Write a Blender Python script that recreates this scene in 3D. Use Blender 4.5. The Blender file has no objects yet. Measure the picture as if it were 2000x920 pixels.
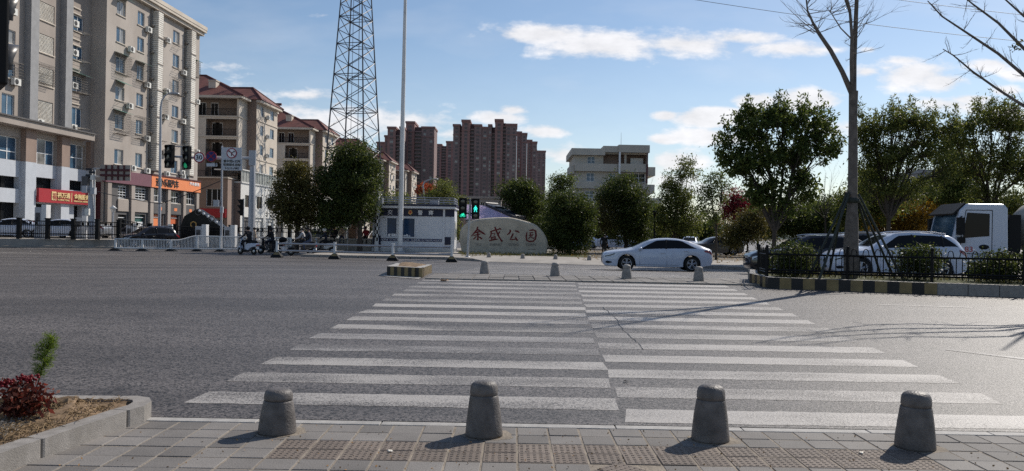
import bpy, math, random
import numpy as np
from mathutils import Vector, Matrix
random.seed(7)
rng = np.random.default_rng(7)
R = math.radians
SC = bpy.context.scene
C = SC.collection
F, ROLL, EYE = 1540.0, 0.0175, 1.58
CR, SR = math.cos(ROLL), math.sin(ROLL)

# ---------------------------------------------------------------- measuring: pixel of the photo -> ray -> point on a real surface
def ray(px, py):
    u, v = px-1000, py-457
    return u*CR+v*SR, -u*SR+v*CR
def W(px, py, Y):
    a, b = ray(px, py)
    return Vector((a/F*Y, Y, EYE-b/F*Y))
def sstep(a, b, t):
    t = min(1, max(0, (t-a)/(b-a)))
    return t*t*(3-2*t)
def tz(x, y):
    if y <= 6.4 or y >= 37: c = 0
    elif y < 20: c = .0286*(y-6.4)
    elif y < 22.3: c = .389
    else: c = .389*(37-y)/14.7
    return c*(.3+.7*sstep(-18, -5, x))
def G(px, py, dz=0):
    a, b = ray(px, py)
    lo, hi = 3.0, 400.0
    f = lambda Y: EYE-b/F*Y-tz(a/F*Y, Y)-dz
    n = 800; prev = lo
    for i in range(1, n+1):
        Y = lo*(hi/lo)**(i/n)
        if f(Y) < 0:
            l, h = prev, Y
            for _ in range(40):
                m = (l+h)/2
                if f(m) < 0: h = m
                else: l = m
            return Vector((a/F*l, l, tz(a/F*l, l)+dz))
        prev = Y
    return Vector((a/F*hi, hi, dz))
def PZ(px, py, z):
    a, b = ray(px, py)
    Y = (EYE-z)*F/b
    return Vector((a/F*Y, Y, z))

# ---------------------------------------------------------------- materials
M = {}
def nodes(name):
    m = bpy.data.materials.new(name); m.use_nodes = True
    nt = m.node_tree
    return m, nt, nt.nodes['Principled BSDF']
def mat(name, col, rough=.6, metal=0, var=.12, scale=2.0, bump=0.0, bscale=30, emit=0, coat=0, spec=.3, dirt=None, dscale=.6):
    m, nt, b = nodes(name)
    N, L = nt.nodes, nt.links
    b.inputs['Roughness'].default_value = rough
    b.inputs['Metallic'].default_value = metal
    b.inputs['Specular IOR Level'].default_value = spec
    b.inputs['Coat Weight'].default_value = coat
    b.inputs['Base Color'].default_value = (*col, 1)
    tc = N.new('ShaderNodeTexCoord')
    if var > 0:
        nz = N.new('ShaderNodeTexNoise'); nz.inputs['Scale'].default_value = scale; nz.inputs['Detail'].default_value = 6
        L.new(tc.outputs['Object'], nz.inputs['Vector'])
        mr = N.new('ShaderNodeMapRange'); mr.inputs[1].default_value = .3; mr.inputs[2].default_value = .7
        mr.inputs[3].default_value = 1-var; mr.inputs[4].default_value = 1+var
        L.new(nz.outputs[0], mr.inputs[0])
        mx = N.new('ShaderNodeMix'); mx.data_type = 'RGBA'; mx.blend_type = 'MULTIPLY'; mx.inputs[0].default_value = 1
        mx.inputs[6].default_value = (*col, 1)
        L.new(mr.outputs[0], mx.inputs[7])
        out = mx.outputs[2]
        if dirt:
            n2 = N.new('ShaderNodeTexNoise'); n2.inputs['Scale'].default_value = dscale; n2.inputs['Detail'].default_value = 8; n2.inputs['Roughness'].default_value = .7
            mp = N.new('ShaderNodeMapping'); mp.inputs['Scale'].default_value = (1, 1, .35)
            L.new(tc.outputs['Object'], mp.inputs[0]); L.new(mp.outputs[0], n2.inputs['Vector'])
            r2 = N.new('ShaderNodeMapRange'); r2.inputs[1].default_value = .48; r2.inputs[2].default_value = .75; r2.inputs[4].default_value = .7
            L.new(n2.outputs[0], r2.inputs[0])
            m2 = N.new('ShaderNodeMix'); m2.data_type = 'RGBA'
            L.new(r2.outputs[0], m2.inputs[0]); L.new(out, m2.inputs[6]); m2.inputs[7].default_value = (*dirt, 1)
            out = m2.outputs[2]
        L.new(out, b.inputs['Base Color'])
    if bump > 0:
        nb = N.new('ShaderNodeTexNoise'); nb.inputs['Scale'].default_value = bscale; nb.inputs['Detail'].default_value = 4
        L.new(tc.outputs['Object'], nb.inputs['Vector'])
        bp = N.new('ShaderNodeBump'); bp.inputs['Strength'].default_value = bump; bp.inputs['Distance'].default_value = .02
        L.new(nb.outputs[0], bp.inputs['Height']); L.new(bp.outputs[0], b.inputs['Normal'])
    if emit:
        b.inputs['Emission Color'].default_value = (*col, 1); b.inputs['Emission Strength'].default_value = emit
    M[name] = m
    return m
def leafmat(name, c0, c1, c2, trans=.35, rough=.5):
    m, nt, b = nodes(name)
    N, L = nt.nodes, nt.links
    g = N.new('ShaderNodeNewGeometry')
    cr = N.new('ShaderNodeValToRGB'); e = cr.color_ramp.elements
    e[0].color = (*c0, 1); e[1].color = (*c2, 1); e[0].position = .1; e[1].position = .95
    k = cr.color_ramp.elements.new(.55); k.color = (*c1, 1)
    L.new(g.outputs['Random Per Island'], cr.inputs[0])
    L.new(cr.outputs[0], b.inputs['Base Color'])
    b.inputs['Roughness'].default_value = rough
    b.inputs['Specular IOR Level'].default_value = .2
    tr = N.new('ShaderNodeBsdfTranslucent')
    hs = N.new('ShaderNodeHueSaturation'); hs.inputs['Value'].default_value = 1.3; hs.inputs['Saturation'].default_value = 1.1; hs.inputs['Hue'].default_value = .485
    L.new(cr.outputs[0], hs.inputs['Color']); L.new(hs.outputs[0], tr.inputs[0])
    ms = N.new('ShaderNodeMixShader'); ms.inputs[0].default_value = trans
    L.new(b.outputs[0], ms.inputs[1]); L.new(tr.outputs[0], ms.inputs[2])
    L.new(ms.outputs[0], N['Material Output'].inputs[0])
    M[name] = m
    return m

# ---------------------------------------------------------------- mesh builder
class MB:
    def __init__(s, M=None):
        s.v, s.f, s.m, s.s = [], [], [], []
        s.M = M
    def add(s, vs, fs, mat=0, smooth=False):
        o = len(s.v)
        if s.M is not None: vs = [s.M @ Vector(p) for p in vs]
        s.v += [tuple(p) for p in vs]
        for f in fs:
            s.f.append([i+o for i in f]); s.m.append(mat); s.s.append(smooth)
    def quad(s, a, b, c, d, mat=0): s.add([a, b, c, d], [(0, 1, 2, 3)], mat)
    def b2(s, x0, x1, y0, y1, z0, z1, mat=0):
        s.add([(x0,y0,z0),(x1,y0,z0),(x1,y1,z0),(x0,y1,z0),(x0,y0,z1),(x1,y0,z1),(x1,y1,z1),(x0,y1,z1)],
              [(0,3,2,1),(4,5,6,7),(0,1,5,4),(1,2,6,5),(2,3,7,6),(3,0,4,7)], mat)
    def box(s, c, d, rz=0, mat=0, rx=0, ry=0):
        m = Matrix.Translation(c) @ Matrix.Rotation(rz, 4, 'Z') @ Matrix.Rotation(ry, 4, 'Y') @ Matrix.Rotation(rx, 4, 'X')
        x, y, z = d[0]/2, d[1]/2, d[2]/2
        s.add([m @ Vector(p) for p in [(-x,-y,-z),(x,-y,-z),(x,y,-z),(-x,y,-z),(-x,-y,z),(x,-y,z),(x,y,z),(-x,y,z)]],
              [(0,3,2,1),(4,5,6,7),(0,1,5,4),(1,2,6,5),(2,3,7,6),(3,0,4,7)], mat)
    def path(s, pts, radii, n=8, mat=0, cap=True, smooth=True):
        pts = [Vector(p) for p in pts]
        if not hasattr(radii, '__len__'): radii = [radii]*len(pts)
        vs, fs = [], []
        ref = None
        for i, p in enumerate(pts):
            t = (pts[min(i+1, len(pts)-1)]-pts[max(i-1, 0)])
            if t.length < 1e-9: t = Vector((0, 0, 1))
            t.normalize()
            if ref is None:
                ref = Vector((1, 0, 0)) if abs(t.x) < .8 else Vector((0, 1, 0))
            a = (ref-t*ref.dot(t)).normalized(); ref = a
            b = t.cross(a)
            for k in range(n):
                an = 2*math.pi*k/n
                vs.append(p+(a*math.cos(an)+b*math.sin(an))*radii[i])
        for i in range(len(pts)-1):
            for k in range(n):
                fs.append((i*n+k, i*n+(k+1) % n, (i+1)*n+(k+1) % n, (i+1)*n+k))
        s.add(vs, fs, mat, smooth)
        if cap:
            s.add(vs[:n], [tuple(range(n-1, -1, -1))], mat); s.add(vs[-n:], [tuple(range(n))], mat)
    def tube(s, a, b, r0, r1=None, n=8, mat=0, cap=True, smooth=True):
        s.path([a, b], [r0, r0 if r1 is None else r1], n, mat, cap, smooth)
    def bar(s, a, b, w, d=None, mat=0):
        s.path([a, b], [w*.7071, w*.7071], 4, mat, True, False)
    def lathe(s, prof, c=(0, 0, 0), n=24, mat=0, axis='Z', smooth=True):
        vs, fs = [], []
        for r, z in prof:
            for k in range(n):
                an = 2*math.pi*k/n
                x, y = r*math.cos(an), r*math.sin(an)
                p = (x, y, z) if axis == 'Z' else ((x, z, y) if axis == 'Y' else (z, x, y))
                vs.append(Vector(p)+Vector(c))
        for i in range(len(prof)-1):
            for k in range(n):
                fs.append((i*n+k, i*n+(k+1) % n, (i+1)*n+(k+1) % n, (i+1)*n+k))
        s.add(vs, fs, mat, smooth)
    def ell(s, c, r, n=10, m=7, mat=0, rot=None):
        vs, fs = [], []
        for i in range(m+1):
            th = math.pi*i/m
            for k in range(n):
                ph = 2*math.pi*k/n
                p = Vector((r[0]*math.sin(th)*math.cos(ph), r[1]*math.sin(th)*math.sin(ph), r[2]*math.cos(th)))
                if rot is not None: p = rot @ p
                vs.append(p+Vector(c))
        for i in range(m):
            for k in range(n):
                fs.append((i*n+k, (i+1)*n+k, (i+1)*n+(k+1) % n, i*n+(k+1) % n))
        s.add(vs, fs, mat, True)
    def prism(s, poly, z0, z1, mat=0, top=None):
        n = len(poly)
        f0 = z0 if callable(z0) else (lambda x, y: z0)
        f1 = z1 if callable(z1) else (lambda x, y: z1)
        vs = [(p[0], p[1], f0(p[0], p[1])) for p in poly]+[(p[0], p[1], f1(p[0], p[1])) for p in poly]
        s.add(vs, [(i, (i+1) % n, n+(i+1) % n, n+i) for i in range(n)], mat)
        s.add(vs, [tuple(range(n-1, -1, -1)), tuple(range(n, 2*n))], mat if top is None else top)
    def wall(s, x0, x1, y0, y1, holes, depth=.2, mat=0, z=0):
        """a wall in the local x-y plane (z outwards) with rectangular holes and their reveals"""
        xs = sorted({x0, x1, *[min(max(h[i], x0), x1) for h in holes for i in (0, 1)]})
        ys = sorted({y0, y1, *[min(max(h[i], y0), y1) for h in holes for i in (2, 3)]})
        for i in range(len(xs)-1):
            run = None
            for j in range(len(ys)-1):
                cx, cy = (xs[i]+xs[i+1])/2, (ys[j]+ys[j+1])/2
                inh = any(h[0] < cx < h[1] and h[2] < cy < h[3] for h in holes)
                if not inh:
                    if run is None: run = ys[j]
                if run is not None and (inh or j == len(ys)-2):
                    e = ys[j] if inh else ys[j+1]
                    s.quad((xs[i],run,z),(xs[i+1],run,z),(xs[i+1],e,z),(xs[i],e,z), mat); run = None
        for h in holes:
            a, b, c, d = h[:4]; k = z-depth
            s.quad((a,c,z),(a,d,z),(a,d,k),(a,c,k), mat); s.quad((b,c,k),(b,d,k),(b,d,z),(b,c,z), mat)
            s.quad((a,d,z),(b,d,z),(b,d,k),(a,d,k), mat); s.quad((a,c,k),(b,c,k),(b,c,z),(a,c,z), mat)
    def build(s, name, mats, parent=None, bevel=0, loc=None, sharp=None):
        me = bpy.data.meshes.new(name)
        me.from_pydata(s.v, [], s.f)
        for m in (mats if isinstance(mats, (list, tuple)) else [mats]):
            me.materials.append(M[m] if isinstance(m, str) else m)
        me.polygons.foreach_set('material_index', s.m)
        me.polygons.foreach_set('use_smooth', s.s)
        if sharp: me.set_sharp_from_angle(angle=R(sharp))
        me.update()
        o = bpy.data.objects.new(name, me); C.objects.link(o)
        if loc is not None: o.location = loc
        if parent is not None: o.parent = parent
        if bevel:
            bv = o.modifiers.new('bevel', 'BEVEL'); bv.width = bevel; bv.segments = 2; bv.limit_method = 'ANGLE'; bv.angle_limit = R(40)
        return o

def tag(o, label=None, cat=None, group=None, kind=None):
    if label: o['label'] = label
    if cat: o['category'] = cat
    if group: o['group'] = group
    if kind: o['kind'] = kind
    return o
def thing(name, label, cat, loc=(0, 0, 0), rz=0, group=None):
    o = bpy.data.objects.new(name, None); C.objects.link(o)
    o.location = loc; o.rotation_euler = (0, 0, rz); o.empty_display_size = .2
    return tag(o, label, cat, group)
def struct(o, kind='structure'):
    o['kind'] = kind; return o
def copy_tree(o, parent=None):
    c = o.copy(); C.objects.link(c)
    if parent is not None: c.parent = parent
    for ch in list(o.children): copy_tree(ch, c)
    return c
def dup(o, loc, rz=None, label=None, scale=None, group=None):
    c = copy_tree(o); c.location = loc
    if rz is not None: c.rotation_euler = (0, 0, rz)
    if scale is not None: c.scale = (scale,)*3 if not hasattr(scale, '__len__') else scale
    if label: c['label'] = label
    if group: c['group'] = group
    return c
def recolor(o, pairs):
    """a copy of a thing that wears other paint: its meshes are copied too"""
    for ch in [o]+list(o.children_recursive):
        if ch.type == 'MESH':
            hit = [i for i, m in enumerate(ch.data.materials) if m and m.name in pairs]
            if hit:
                ch.data = ch.data.copy()
                for i in hit: ch.data.materials[i] = M[pairs[ch.data.materials[i].name]]
    return o

def text(body, name, mats, parent, Mx, w=None, h=None, ext=.004, off=0.0, spacing=1.0):
    """lettering as a mesh, fitted to width w / height h, centred on the local x-y plane of Mx"""
    cu = bpy.data.curves.new('t', 'FONT'); cu.body = body; cu.align_x = 'CENTER'; cu.extrude = .02; cu.offset = off
    cu.space_character = spacing; cu.resolution_u = 4
    o = bpy.data.objects.new('t', cu); C.objects.link(o)
    bpy.context.view_layer.update()
    me = bpy.data.meshes.new_from_object(o.evaluated_get(bpy.context.evaluated_depsgraph_get()))
    bpy.data.objects.remove(o); bpy.data.curves.remove(cu)
    n = len(me.vertices); a = np.zeros(n*3); me.vertices.foreach_get('co', a); a = a.reshape(-1, 3)
    lo, hi = a.min(0), a.max(0); c = (lo+hi)/2; d = hi-lo
    sx = w/d[0] if w else None; sy = h/d[1] if h else None
    if sx is None: sx = sy
    if sy is None: sy = sx
    a = (a-c)*np.array([sx, sy, ext/max(d[2], 1e-6)])
    Mn = np.array(Mx); a = a@Mn[:3, :3].T+Mn[:3, 3]
    me.vertices.foreach_set('co', a.ravel()); me.update(); me.name = name
    me.materials.clear(); me.materials.append(M[mats])
    for p in me.polygons: p.material_index = 0
    ob = bpy.data.objects.new(name, me); C.objects.link(ob)
    if parent is not None: ob.parent = parent
    return ob

class Fac:
    """a vertical facade plane: P0 on the ground, d along it; local axes (along, up, outwards)"""
    def __init__(s, P0, d):
        s.P = Vector((P0[0], P0[1], 0)); d = Vector((d[0], d[1], 0)).normalized(); s.d = d
        s.n = Vector((d.y, -d.x, 0))
        s.M = Matrix(((d.x, 0, s.n.x, s.P.x), (d.y, 0, s.n.y, s.P.y), (0, 1, 0, 0), (0, 0, 0, 1)))
    def uv(s, px, py):
        a, b = ray(px, py)
        Y = s.P.dot(s.n)/(a/F*s.n.x+s.n.y)
        p = Vector((a/F*Y, Y, 0))
        return (p-s.P).dot(s.d), EYE-b/F*Y
    def rect(s, x0, x1, y0, y1):
        xm, ym = (x0+x1)/2, (y0+y1)/2
        return s.uv(x0, ym)[0], s.uv(x1, ym)[0], s.uv(xm, y1)[1], s.uv(xm, y0)[1]
    def at(s, a, h, o=0):
        return s.M @ Matrix.Translation((a, h, o))

# ---------------------------------------------------------------- leaves, branches, trees
def leaf_obj(name, P, L, wr, mats, parent=None, droop=.3, jitter=.35, up=None):
    n = len(P)
    a = rng.normal(size=(n, 3)); a[:, 2] -= droop
    a /= np.linalg.norm(a, axis=1)[:, None]
    r = rng.normal(size=(n, 3)); b = np.cross(a, r); b /= np.linalg.norm(b, axis=1)[:, None]
    l = L*(1+jitter*rng.uniform(-1, 1, n))[:, None]; w = l*wr*.5
    v = np.stack([P, P+a*l*.45+b*w, P+a*l, P+a*l*.45-b*w], 1).reshape(-1, 3)
    me = bpy.data.meshes.new(name)
    me.vertices.add(4*n); me.vertices.foreach_set('co', v.ravel().astype(np.float32))
    me.loops.add(4*n); me.loops.foreach_set('vertex_index', np.arange(4*n, dtype=np.int32))
    me.polygons.add(n); me.polygons.foreach_set('loop_start', np.arange(0, 4*n, 4, dtype=np.int32))
    me.update(calc_edges=True)
    for m in (mats if isinstance(mats, (list, tuple)) else [mats]): me.materials.append(M[m])
    if isinstance(mats, (list, tuple)) and len(mats) > 1:
        me.polygons.foreach_set('material_index', rng.integers(0, len(mats), n).astype(np.int32))
    o = bpy.data.objects.new(name, me); C.objects.link(o)
    if parent is not None: o.parent = parent
    return o
def curve_pts(a, b, k=4, sag=0.0, wob=.0):
    a, b = Vector(a), Vector(b); out = []
    for i in range(k+1):
        t = i/k; p = a.lerp(b, t)
        p.z += sag*4*t*(1-t)
        if 0 < i < k: p += Vector((random.uniform(-wob, wob), random.uniform(-wob, wob), random.uniform(-wob, wob)))
        out.append(p)
    return out
def tree(name, label, base, fork, lobes, ncl, nleaf, L, lm, bark='bark', tr=.12, sig=.3, group=None, wr=.42, twigs=True, cat='tree', lean=(0, 0), shell=.45, droop=.35, rz=0, shoots=0):
    """trunk with limbs to every lobe and twigs to every clump; leaf clumps spread through the lobes"""
    t = thing(name, label, cat, base, rz, group)
    lob = np.array(lobes, float)
    vol = (lob[:, 3]*lob[:, 4]*lob[:, 5])**.8; pr = vol/vol.sum()
    idx = rng.choice(len(lob), ncl, p=pr)
    d = rng.normal(size=(ncl, 3)); d /= np.linalg.norm(d, axis=1)[:, None]
    rad = rng.uniform(0, 1, ncl)**shell
    cl = lob[idx, :3]+d*rad[:, None]*lob[idx, 3:6]
    mb = MB()
    top = Vector((lean[0], lean[1], fork))
    mb.path([(0, 0, -.1), (lean[0]*.3, lean[1]*.3, fork*.4), top], [tr*1.25, tr, tr*.85], 8)
    cz = float(lob[:, 2].max())
    for i, lo in enumerate(lob):
        e = Vector(lo[:3])
        r0 = tr*.6*max(.5, pr[i]*len(lob))**.35
        st = top if e.z > fork else Vector((lean[0]*.7, lean[1]*.7, fork*.7))
        pts = curve_pts(st, e, 4, .12*(e-st).length*(1 if e.z > fork else 0), .05*(e-st).length)
        mb.path(pts, [r0, r0*.85, r0*.65, r0*.5, r0*.3], 6)
        if twigs:
            for j in np.where(idx == i)[0]:
                s = pts[random.choice((2, 3, 4))]
                c = Vector(cl[j])
                mb.path(curve_pts(s, c, 2, 0, .06*(c-s).length), [r0*.28, r0*.18, .008], 4, cap=False)
    mb.build('trunk', bark, t)
    if nleaf:
        if shoots:
            ti = np.argsort(-(cl[:, 2]+rng.uniform(0, .8, ncl)))[:shoots]; q = []
            for j in ti:
                c = cl[j]; n_ = 26; h_ = rng.uniform(.4, .95); dx = rng.normal(size=2)*.12
                tt = rng.uniform(0, 1, n_); q.append(np.stack([c[0]+dx[0]*tt+rng.normal(size=n_)*.05, c[1]+dx[1]*tt+rng.normal(size=n_)*.05, c[2]+h_*tt], 1))
            leaf_obj('shoot_foliage', np.concatenate(q), L*.95, wr*.8, lm, t, -.5)
        k = rng.integers(0, ncl, nleaf)
        sg = sig*rng.uniform(.6, 1.4, ncl)[k][:, None]
        P = cl[k]+rng.normal(size=(nleaf, 3))*sg*np.array([1, 1, .75])
        leaf_obj('crown', P, L, wr, lm, t, droop)
    return t
def bare_limb(mb, p, d, length, r, depth, spread=.5, up=.15, n=5):
    """one bare branch with side twigs, recursively"""
    pts = [Vector(p)]; d = Vector(d).normalized(); k = 5
    for i in range(k):
        d = (d+Vector((random.uniform(-.1, .1), random.uniform(-.1, .1), random.uniform(-.06, .1)+up*.12))).normalized()
        pts.append(pts[-1]+d*length/k)
    rad = [r*(1-.75*i/k) for i in range(k+1)]
    mb.path(pts, rad, n if r > .015 else 4, cap=False)
    if depth > 0:
        for i in range(1, k+1):
            for _ in range(random.choice((1, 1, 2))):
                ax = Vector((random.gauss(0, 1), random.gauss(0, 1), random.gauss(0, 1))).normalized()
                dd = (d+ax*spread*1.3+Vector((0, 0, up))).normalized()
                bare_limb(mb, pts[i], dd, length*random.uniform(.28, .5)*(1.15-.1*i), max(.003, rad[i]*.42), depth-1, spread, up, 4)
# ---------------------------------------------------------------- materials used all over
mat('bollard_stone', (.125, .112, .105), .5, var=.35, scale=9, bump=.35, bscale=60, dirt=(.06, .052, .048), dscale=4)
mat('bollard_pale', (.25, .235, .22), .6, var=.25, scale=9, bump=.4, bscale=60, dirt=(.15, .14, .13), dscale=4)
mat('kerb_granite', (.27, .25, .23), .7, var=.15, scale=14, bump=.3, bscale=120, dirt=(.16, .145, .125), dscale=2.2)
mat('kerb_light', (.36, .345, .325), .7, var=.15, scale=10, bump=.2, bscale=120, dirt=(.2, .19, .18), dscale=1.5)
mat('soil', (.19, .13, .08), .95, var=.4, scale=6, bump=1, bscale=14)
mat('grass_ground', (.07, .075, .03), .95, var=.4, scale=3, bump=1, bscale=20)
mat('yellow_paint', (.24, .175, .08), .55, var=.2, scale=6, dirt=(.17, .13, .07), dscale=2)
mat('black_paint', (.022, .021, .021), .5, var=.2, scale=6)
mat('black_metal', (.011, .011, .012), .5, var=.2, spec=.12)
mat('dark_plastic', (.012, .012, .013), .5, var=.1, spec=.15)
mat('white_paint', (.72, .72, .70), .45, var=.06, scale=3, dirt=(.42, .40, .37), dscale=1.2)
mat('railing_white', (.66, .66, .66), .4, var=.05, dirt=(.4, .38, .36), dscale=2)
mat('galvanised', (.36, .37, .39), .42, metal=.6, var=.12, scale=4)
mat('pole_grey', (.42, .43, .46), .45, var=.06, scale=2)
mat('steel_rail', (.34, .34, .36), .35, metal=.7, var=.15)
mat('booth_glass', (.025, .06, .13), .15, var=.3, scale=.8, spec=.2)
mat('glass_blue', (.05, .10, .16), .08, var=.35, scale=.8, spec=.5)
mat('glass_dark', (.010, .011, .013), .07, var=0, spec=.16)
mat('window_white', (.70, .71, .72), .4, var=.05)
mat('curtain', (.42, .40, .37), .8, var=.25, scale=1.5)
mat('render_tan', (.41, .368, .332), .85, var=.08, scale=.4, bump=.15, bscale=60, dirt=(.27, .22, .185), dscale=.16)
mat('render_taupe', (.35, .305, .27), .85, var=.08, scale=.4, dirt=(.21, .17, .145), dscale=.18)
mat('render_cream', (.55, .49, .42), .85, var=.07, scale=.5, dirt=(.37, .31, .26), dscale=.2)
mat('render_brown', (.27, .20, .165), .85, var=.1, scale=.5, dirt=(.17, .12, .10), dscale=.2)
mat('grey_pilaster', (.28, .28, .285), .7, var=.1, dirt=(.34, .33, .33), dscale=.2)
mat('louvre_white', (.72, .69, .63), .6, var=.12, dirt=(.36, .30, .24), dscale=.4)
mat('shop_white', (.47, .495, .535), .55, var=.05, dirt=(.45, .46, .5), dscale=.2)
mat('shop_dark', (.012, .012, .013), .35, var=.3, spec=.15)
mat('shop_grey', (.10, .095, .095), .7, var=.15)
mat('sign_red', (.34, .022, .03), .5, var=.05)
mat('sign_gold', (.74, .57, .28), .45, var=.05)
mat('sign_orange', (.78, .25, .10), .5, var=.05)
mat('sign_plum', (.17, .075, .095), .55, var=.08)
mat('sign_darkred', (.08, .02, .025), .6, var=.1)
mat('roof_tile', (.155, .058, .046), .7, var=.3, scale=1.2, bump=.4, bscale=12)
mat('roof_edge', (.10, .03, .028), .7, var=.2)
mat('lattice_steel', (.075, .08, .095), .5, metal=.4, var=.15)
mat('tower_window', (.095, .078, .08), .3, var=.3, scale=.3, spec=.3)
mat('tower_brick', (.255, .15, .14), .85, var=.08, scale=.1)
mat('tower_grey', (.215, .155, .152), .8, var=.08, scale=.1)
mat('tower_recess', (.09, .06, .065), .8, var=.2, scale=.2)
mat('bark', (.055, .045, .037), .9, var=.35, scale=9, bump=.8, bscale=25)
mat('bark_pale', (.135, .115, .10), .85, var=.3, scale=7, bump=.6, bscale=22)
mat('bark_red', (.23, .14, .095), .85, var=.3, scale=7, bump=.6, bscale=22)
mat('booth_white', (.60, .62, .66), .45, var=.03)
mat('booth_navy', (.010, .013, .04), .4, var=.05)
mat('booth_blue', (.02, .028, .09), .4, var=.05)
mat('letter_white', (.80, .80, .82), .5, var=0)
mat('letter_red', (.12, .008, .010), .6, var=.15)
mat('letter_grey', (.17, .16, .15), .7, var=.1)
mat('letter_black', (.015, .015, .018), .5, var=0)
mat('sandstone', (.45, .405, .33), .75, var=.16, scale=1.6, bump=.6, bscale=22, dirt=(.29, .255, .20), dscale=1.6)
mat('traffic_red', (.30, .015, .035), .5, var=.05)
mat('traffic_blue', (.015, .022, .14), .5, var=.05)
mat('lens_dark', (.02, .022, .02), .15, var=0, spec=.8)
mat('lamp_green', (.03, .75, .45), .4, var=0, emit=1.0)
mat('lamp_green_dim', (.02, .35, .16), .3, var=0, emit=.35)
mat('lamp_cyan', (.05, .85, .72), .4, var=0, emit=1.1)
mat('tyre', (.012, .012, .012), .8, var=.2, scale=10)
mat('rim', (.42, .42, .44), .3, metal=.8, var=.05)
mat('car_white', (.49, .54, .645), .28, var=0, coat=.6)
mat('car_black', (.010, .010, .014), .2, var=0, coat=.8)
mat('car_navy', (.012, .015, .035), .22, var=0, coat=.8)
mat('car_silver', (.42, .43, .45), .3, metal=.5, var=0, coat=.6)
mat('car_grey', (.09, .09, .095), .3, var=0, coat=.5)
mat('lamp_clear', (.62, .66, .70), .12, var=0, spec=.8)
mat('lamp_red', (.25, .01, .012), .2, var=0, spec=.7)
mat('chrome', (.6, .6, .62), .15, metal=1, var=0)
mat('orange_amber', (.6, .25, .03), .3, var=0)
mat('skin', (.46, .28, .20), .6, var=.05)
mat('hair', (.012, .010, .009), .6, var=.1)
mat('cloth_black', (.014, .014, .017), .85, var=.2, scale=14)
mat('cloth_navy', (.02, .024, .04), .85, var=.2, scale=14)
mat('cloth_beige', (.42, .33, .26), .85, var=.15, scale=14)
mat('cloth_grey', (.36, .35, .36), .85, var=.15, scale=14)
mat('cloth_red', (.24, .02, .03), .85, var=.15, scale=14)
mat('denim', (.05, .065, .11), .85, var=.15, scale=14)
mat('tank_grey', (.30, .29, .26), .5, var=.15, dirt=(.2, .18, .15))
mat('red_number', (.45, .07, .05), .5, var=.1)
mat('stake_green', (.028, .034, .028), .6, var=.25, scale=8)
mat('canopy_pink', (.62, .50, .66), .35, var=.15, scale=4)
mat('canopy_dark', (.035, .04, .055), .5, var=.2)
mat('hill', (.05, .075, .07), .95, var=.3, scale=.01)
mat('wall_concrete', (.30, .275, .245), .85, var=.15, scale=1.5, bump=.3, bscale=30, dirt=(.15, .125, .10), dscale=.8)
mat('pale_tile', (.47, .44, .385), .7, var=.06, scale=.6, dirt=(.38, .345, .30), dscale=.25)
mat('green_glass', (.03, .09, .085), .1, var=.3, scale=1, spec=.8)
mat('solar_panel', (.02, .022, .04), .2, var=.1)
mat('orange_poster', (.55, .13, .05), .6, var=.15, scale=3)
mat('paper', (.7, .66, .58), .8, var=.1)
mat('leaf_litter', (.30, .17, .07), .9, var=.3, scale=8)
mat('straw', (.24, .165, .09), .9, var=.3, scale=8)
mat('cable', (.03, .032, .04), .6, var=0)
mat('emblem_gold', (.65, .38, .12), .4, var=0)
mat('emblem_red', (.4, .03, .03), .4, var=0)
leafmat('leaf_dark', (.026, .038, .012), (.046, .069, .019), (.095, .115, .032), .42)
leafmat('leaf_mid', (.038, .060, .017), (.060, .090, .025), (.115, .14, .04), .5)
leafmat('leaf_bronze', (.045, .043, .014), (.08, .078, .024), (.15, .135, .045), .38)
leafmat('leaf_olive', (.050, .068, .019), (.086, .108, .030), (.15, .165, .05), .5)
leafmat('leaf_yellow', (.09, .06, .012), (.17, .11, .02), (.28, .19, .035), .45)
leafmat('leaf_red', (.09, .012, .012), (.17, .025, .03), (.26, .06, .05), .4)
leafmat('leaf_orange', (.20, .05, .02), (.34, .11, .05), (.45, .18, .08), .35)
leafmat('leaf_shrub', (.03, .045, .012), (.055, .075, .02), (.11, .13, .035), .3)
leafmat('leaf_fern', (.06, .10, .015), (.12, .19, .03), (.22, .30, .05), .45)
leafmat('leaf_coleus', (.05, .014, .010), (.10, .03, .02), (.20, .07, .045), .35)
leafmat('flower_red', (.13, .008, .012), (.20, .012, .02), (.28, .025, .035), .2)
leafmat('grass_blade', (.05, .055, .015), (.09, .09, .025), (.16, .14, .05), .3)

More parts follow.
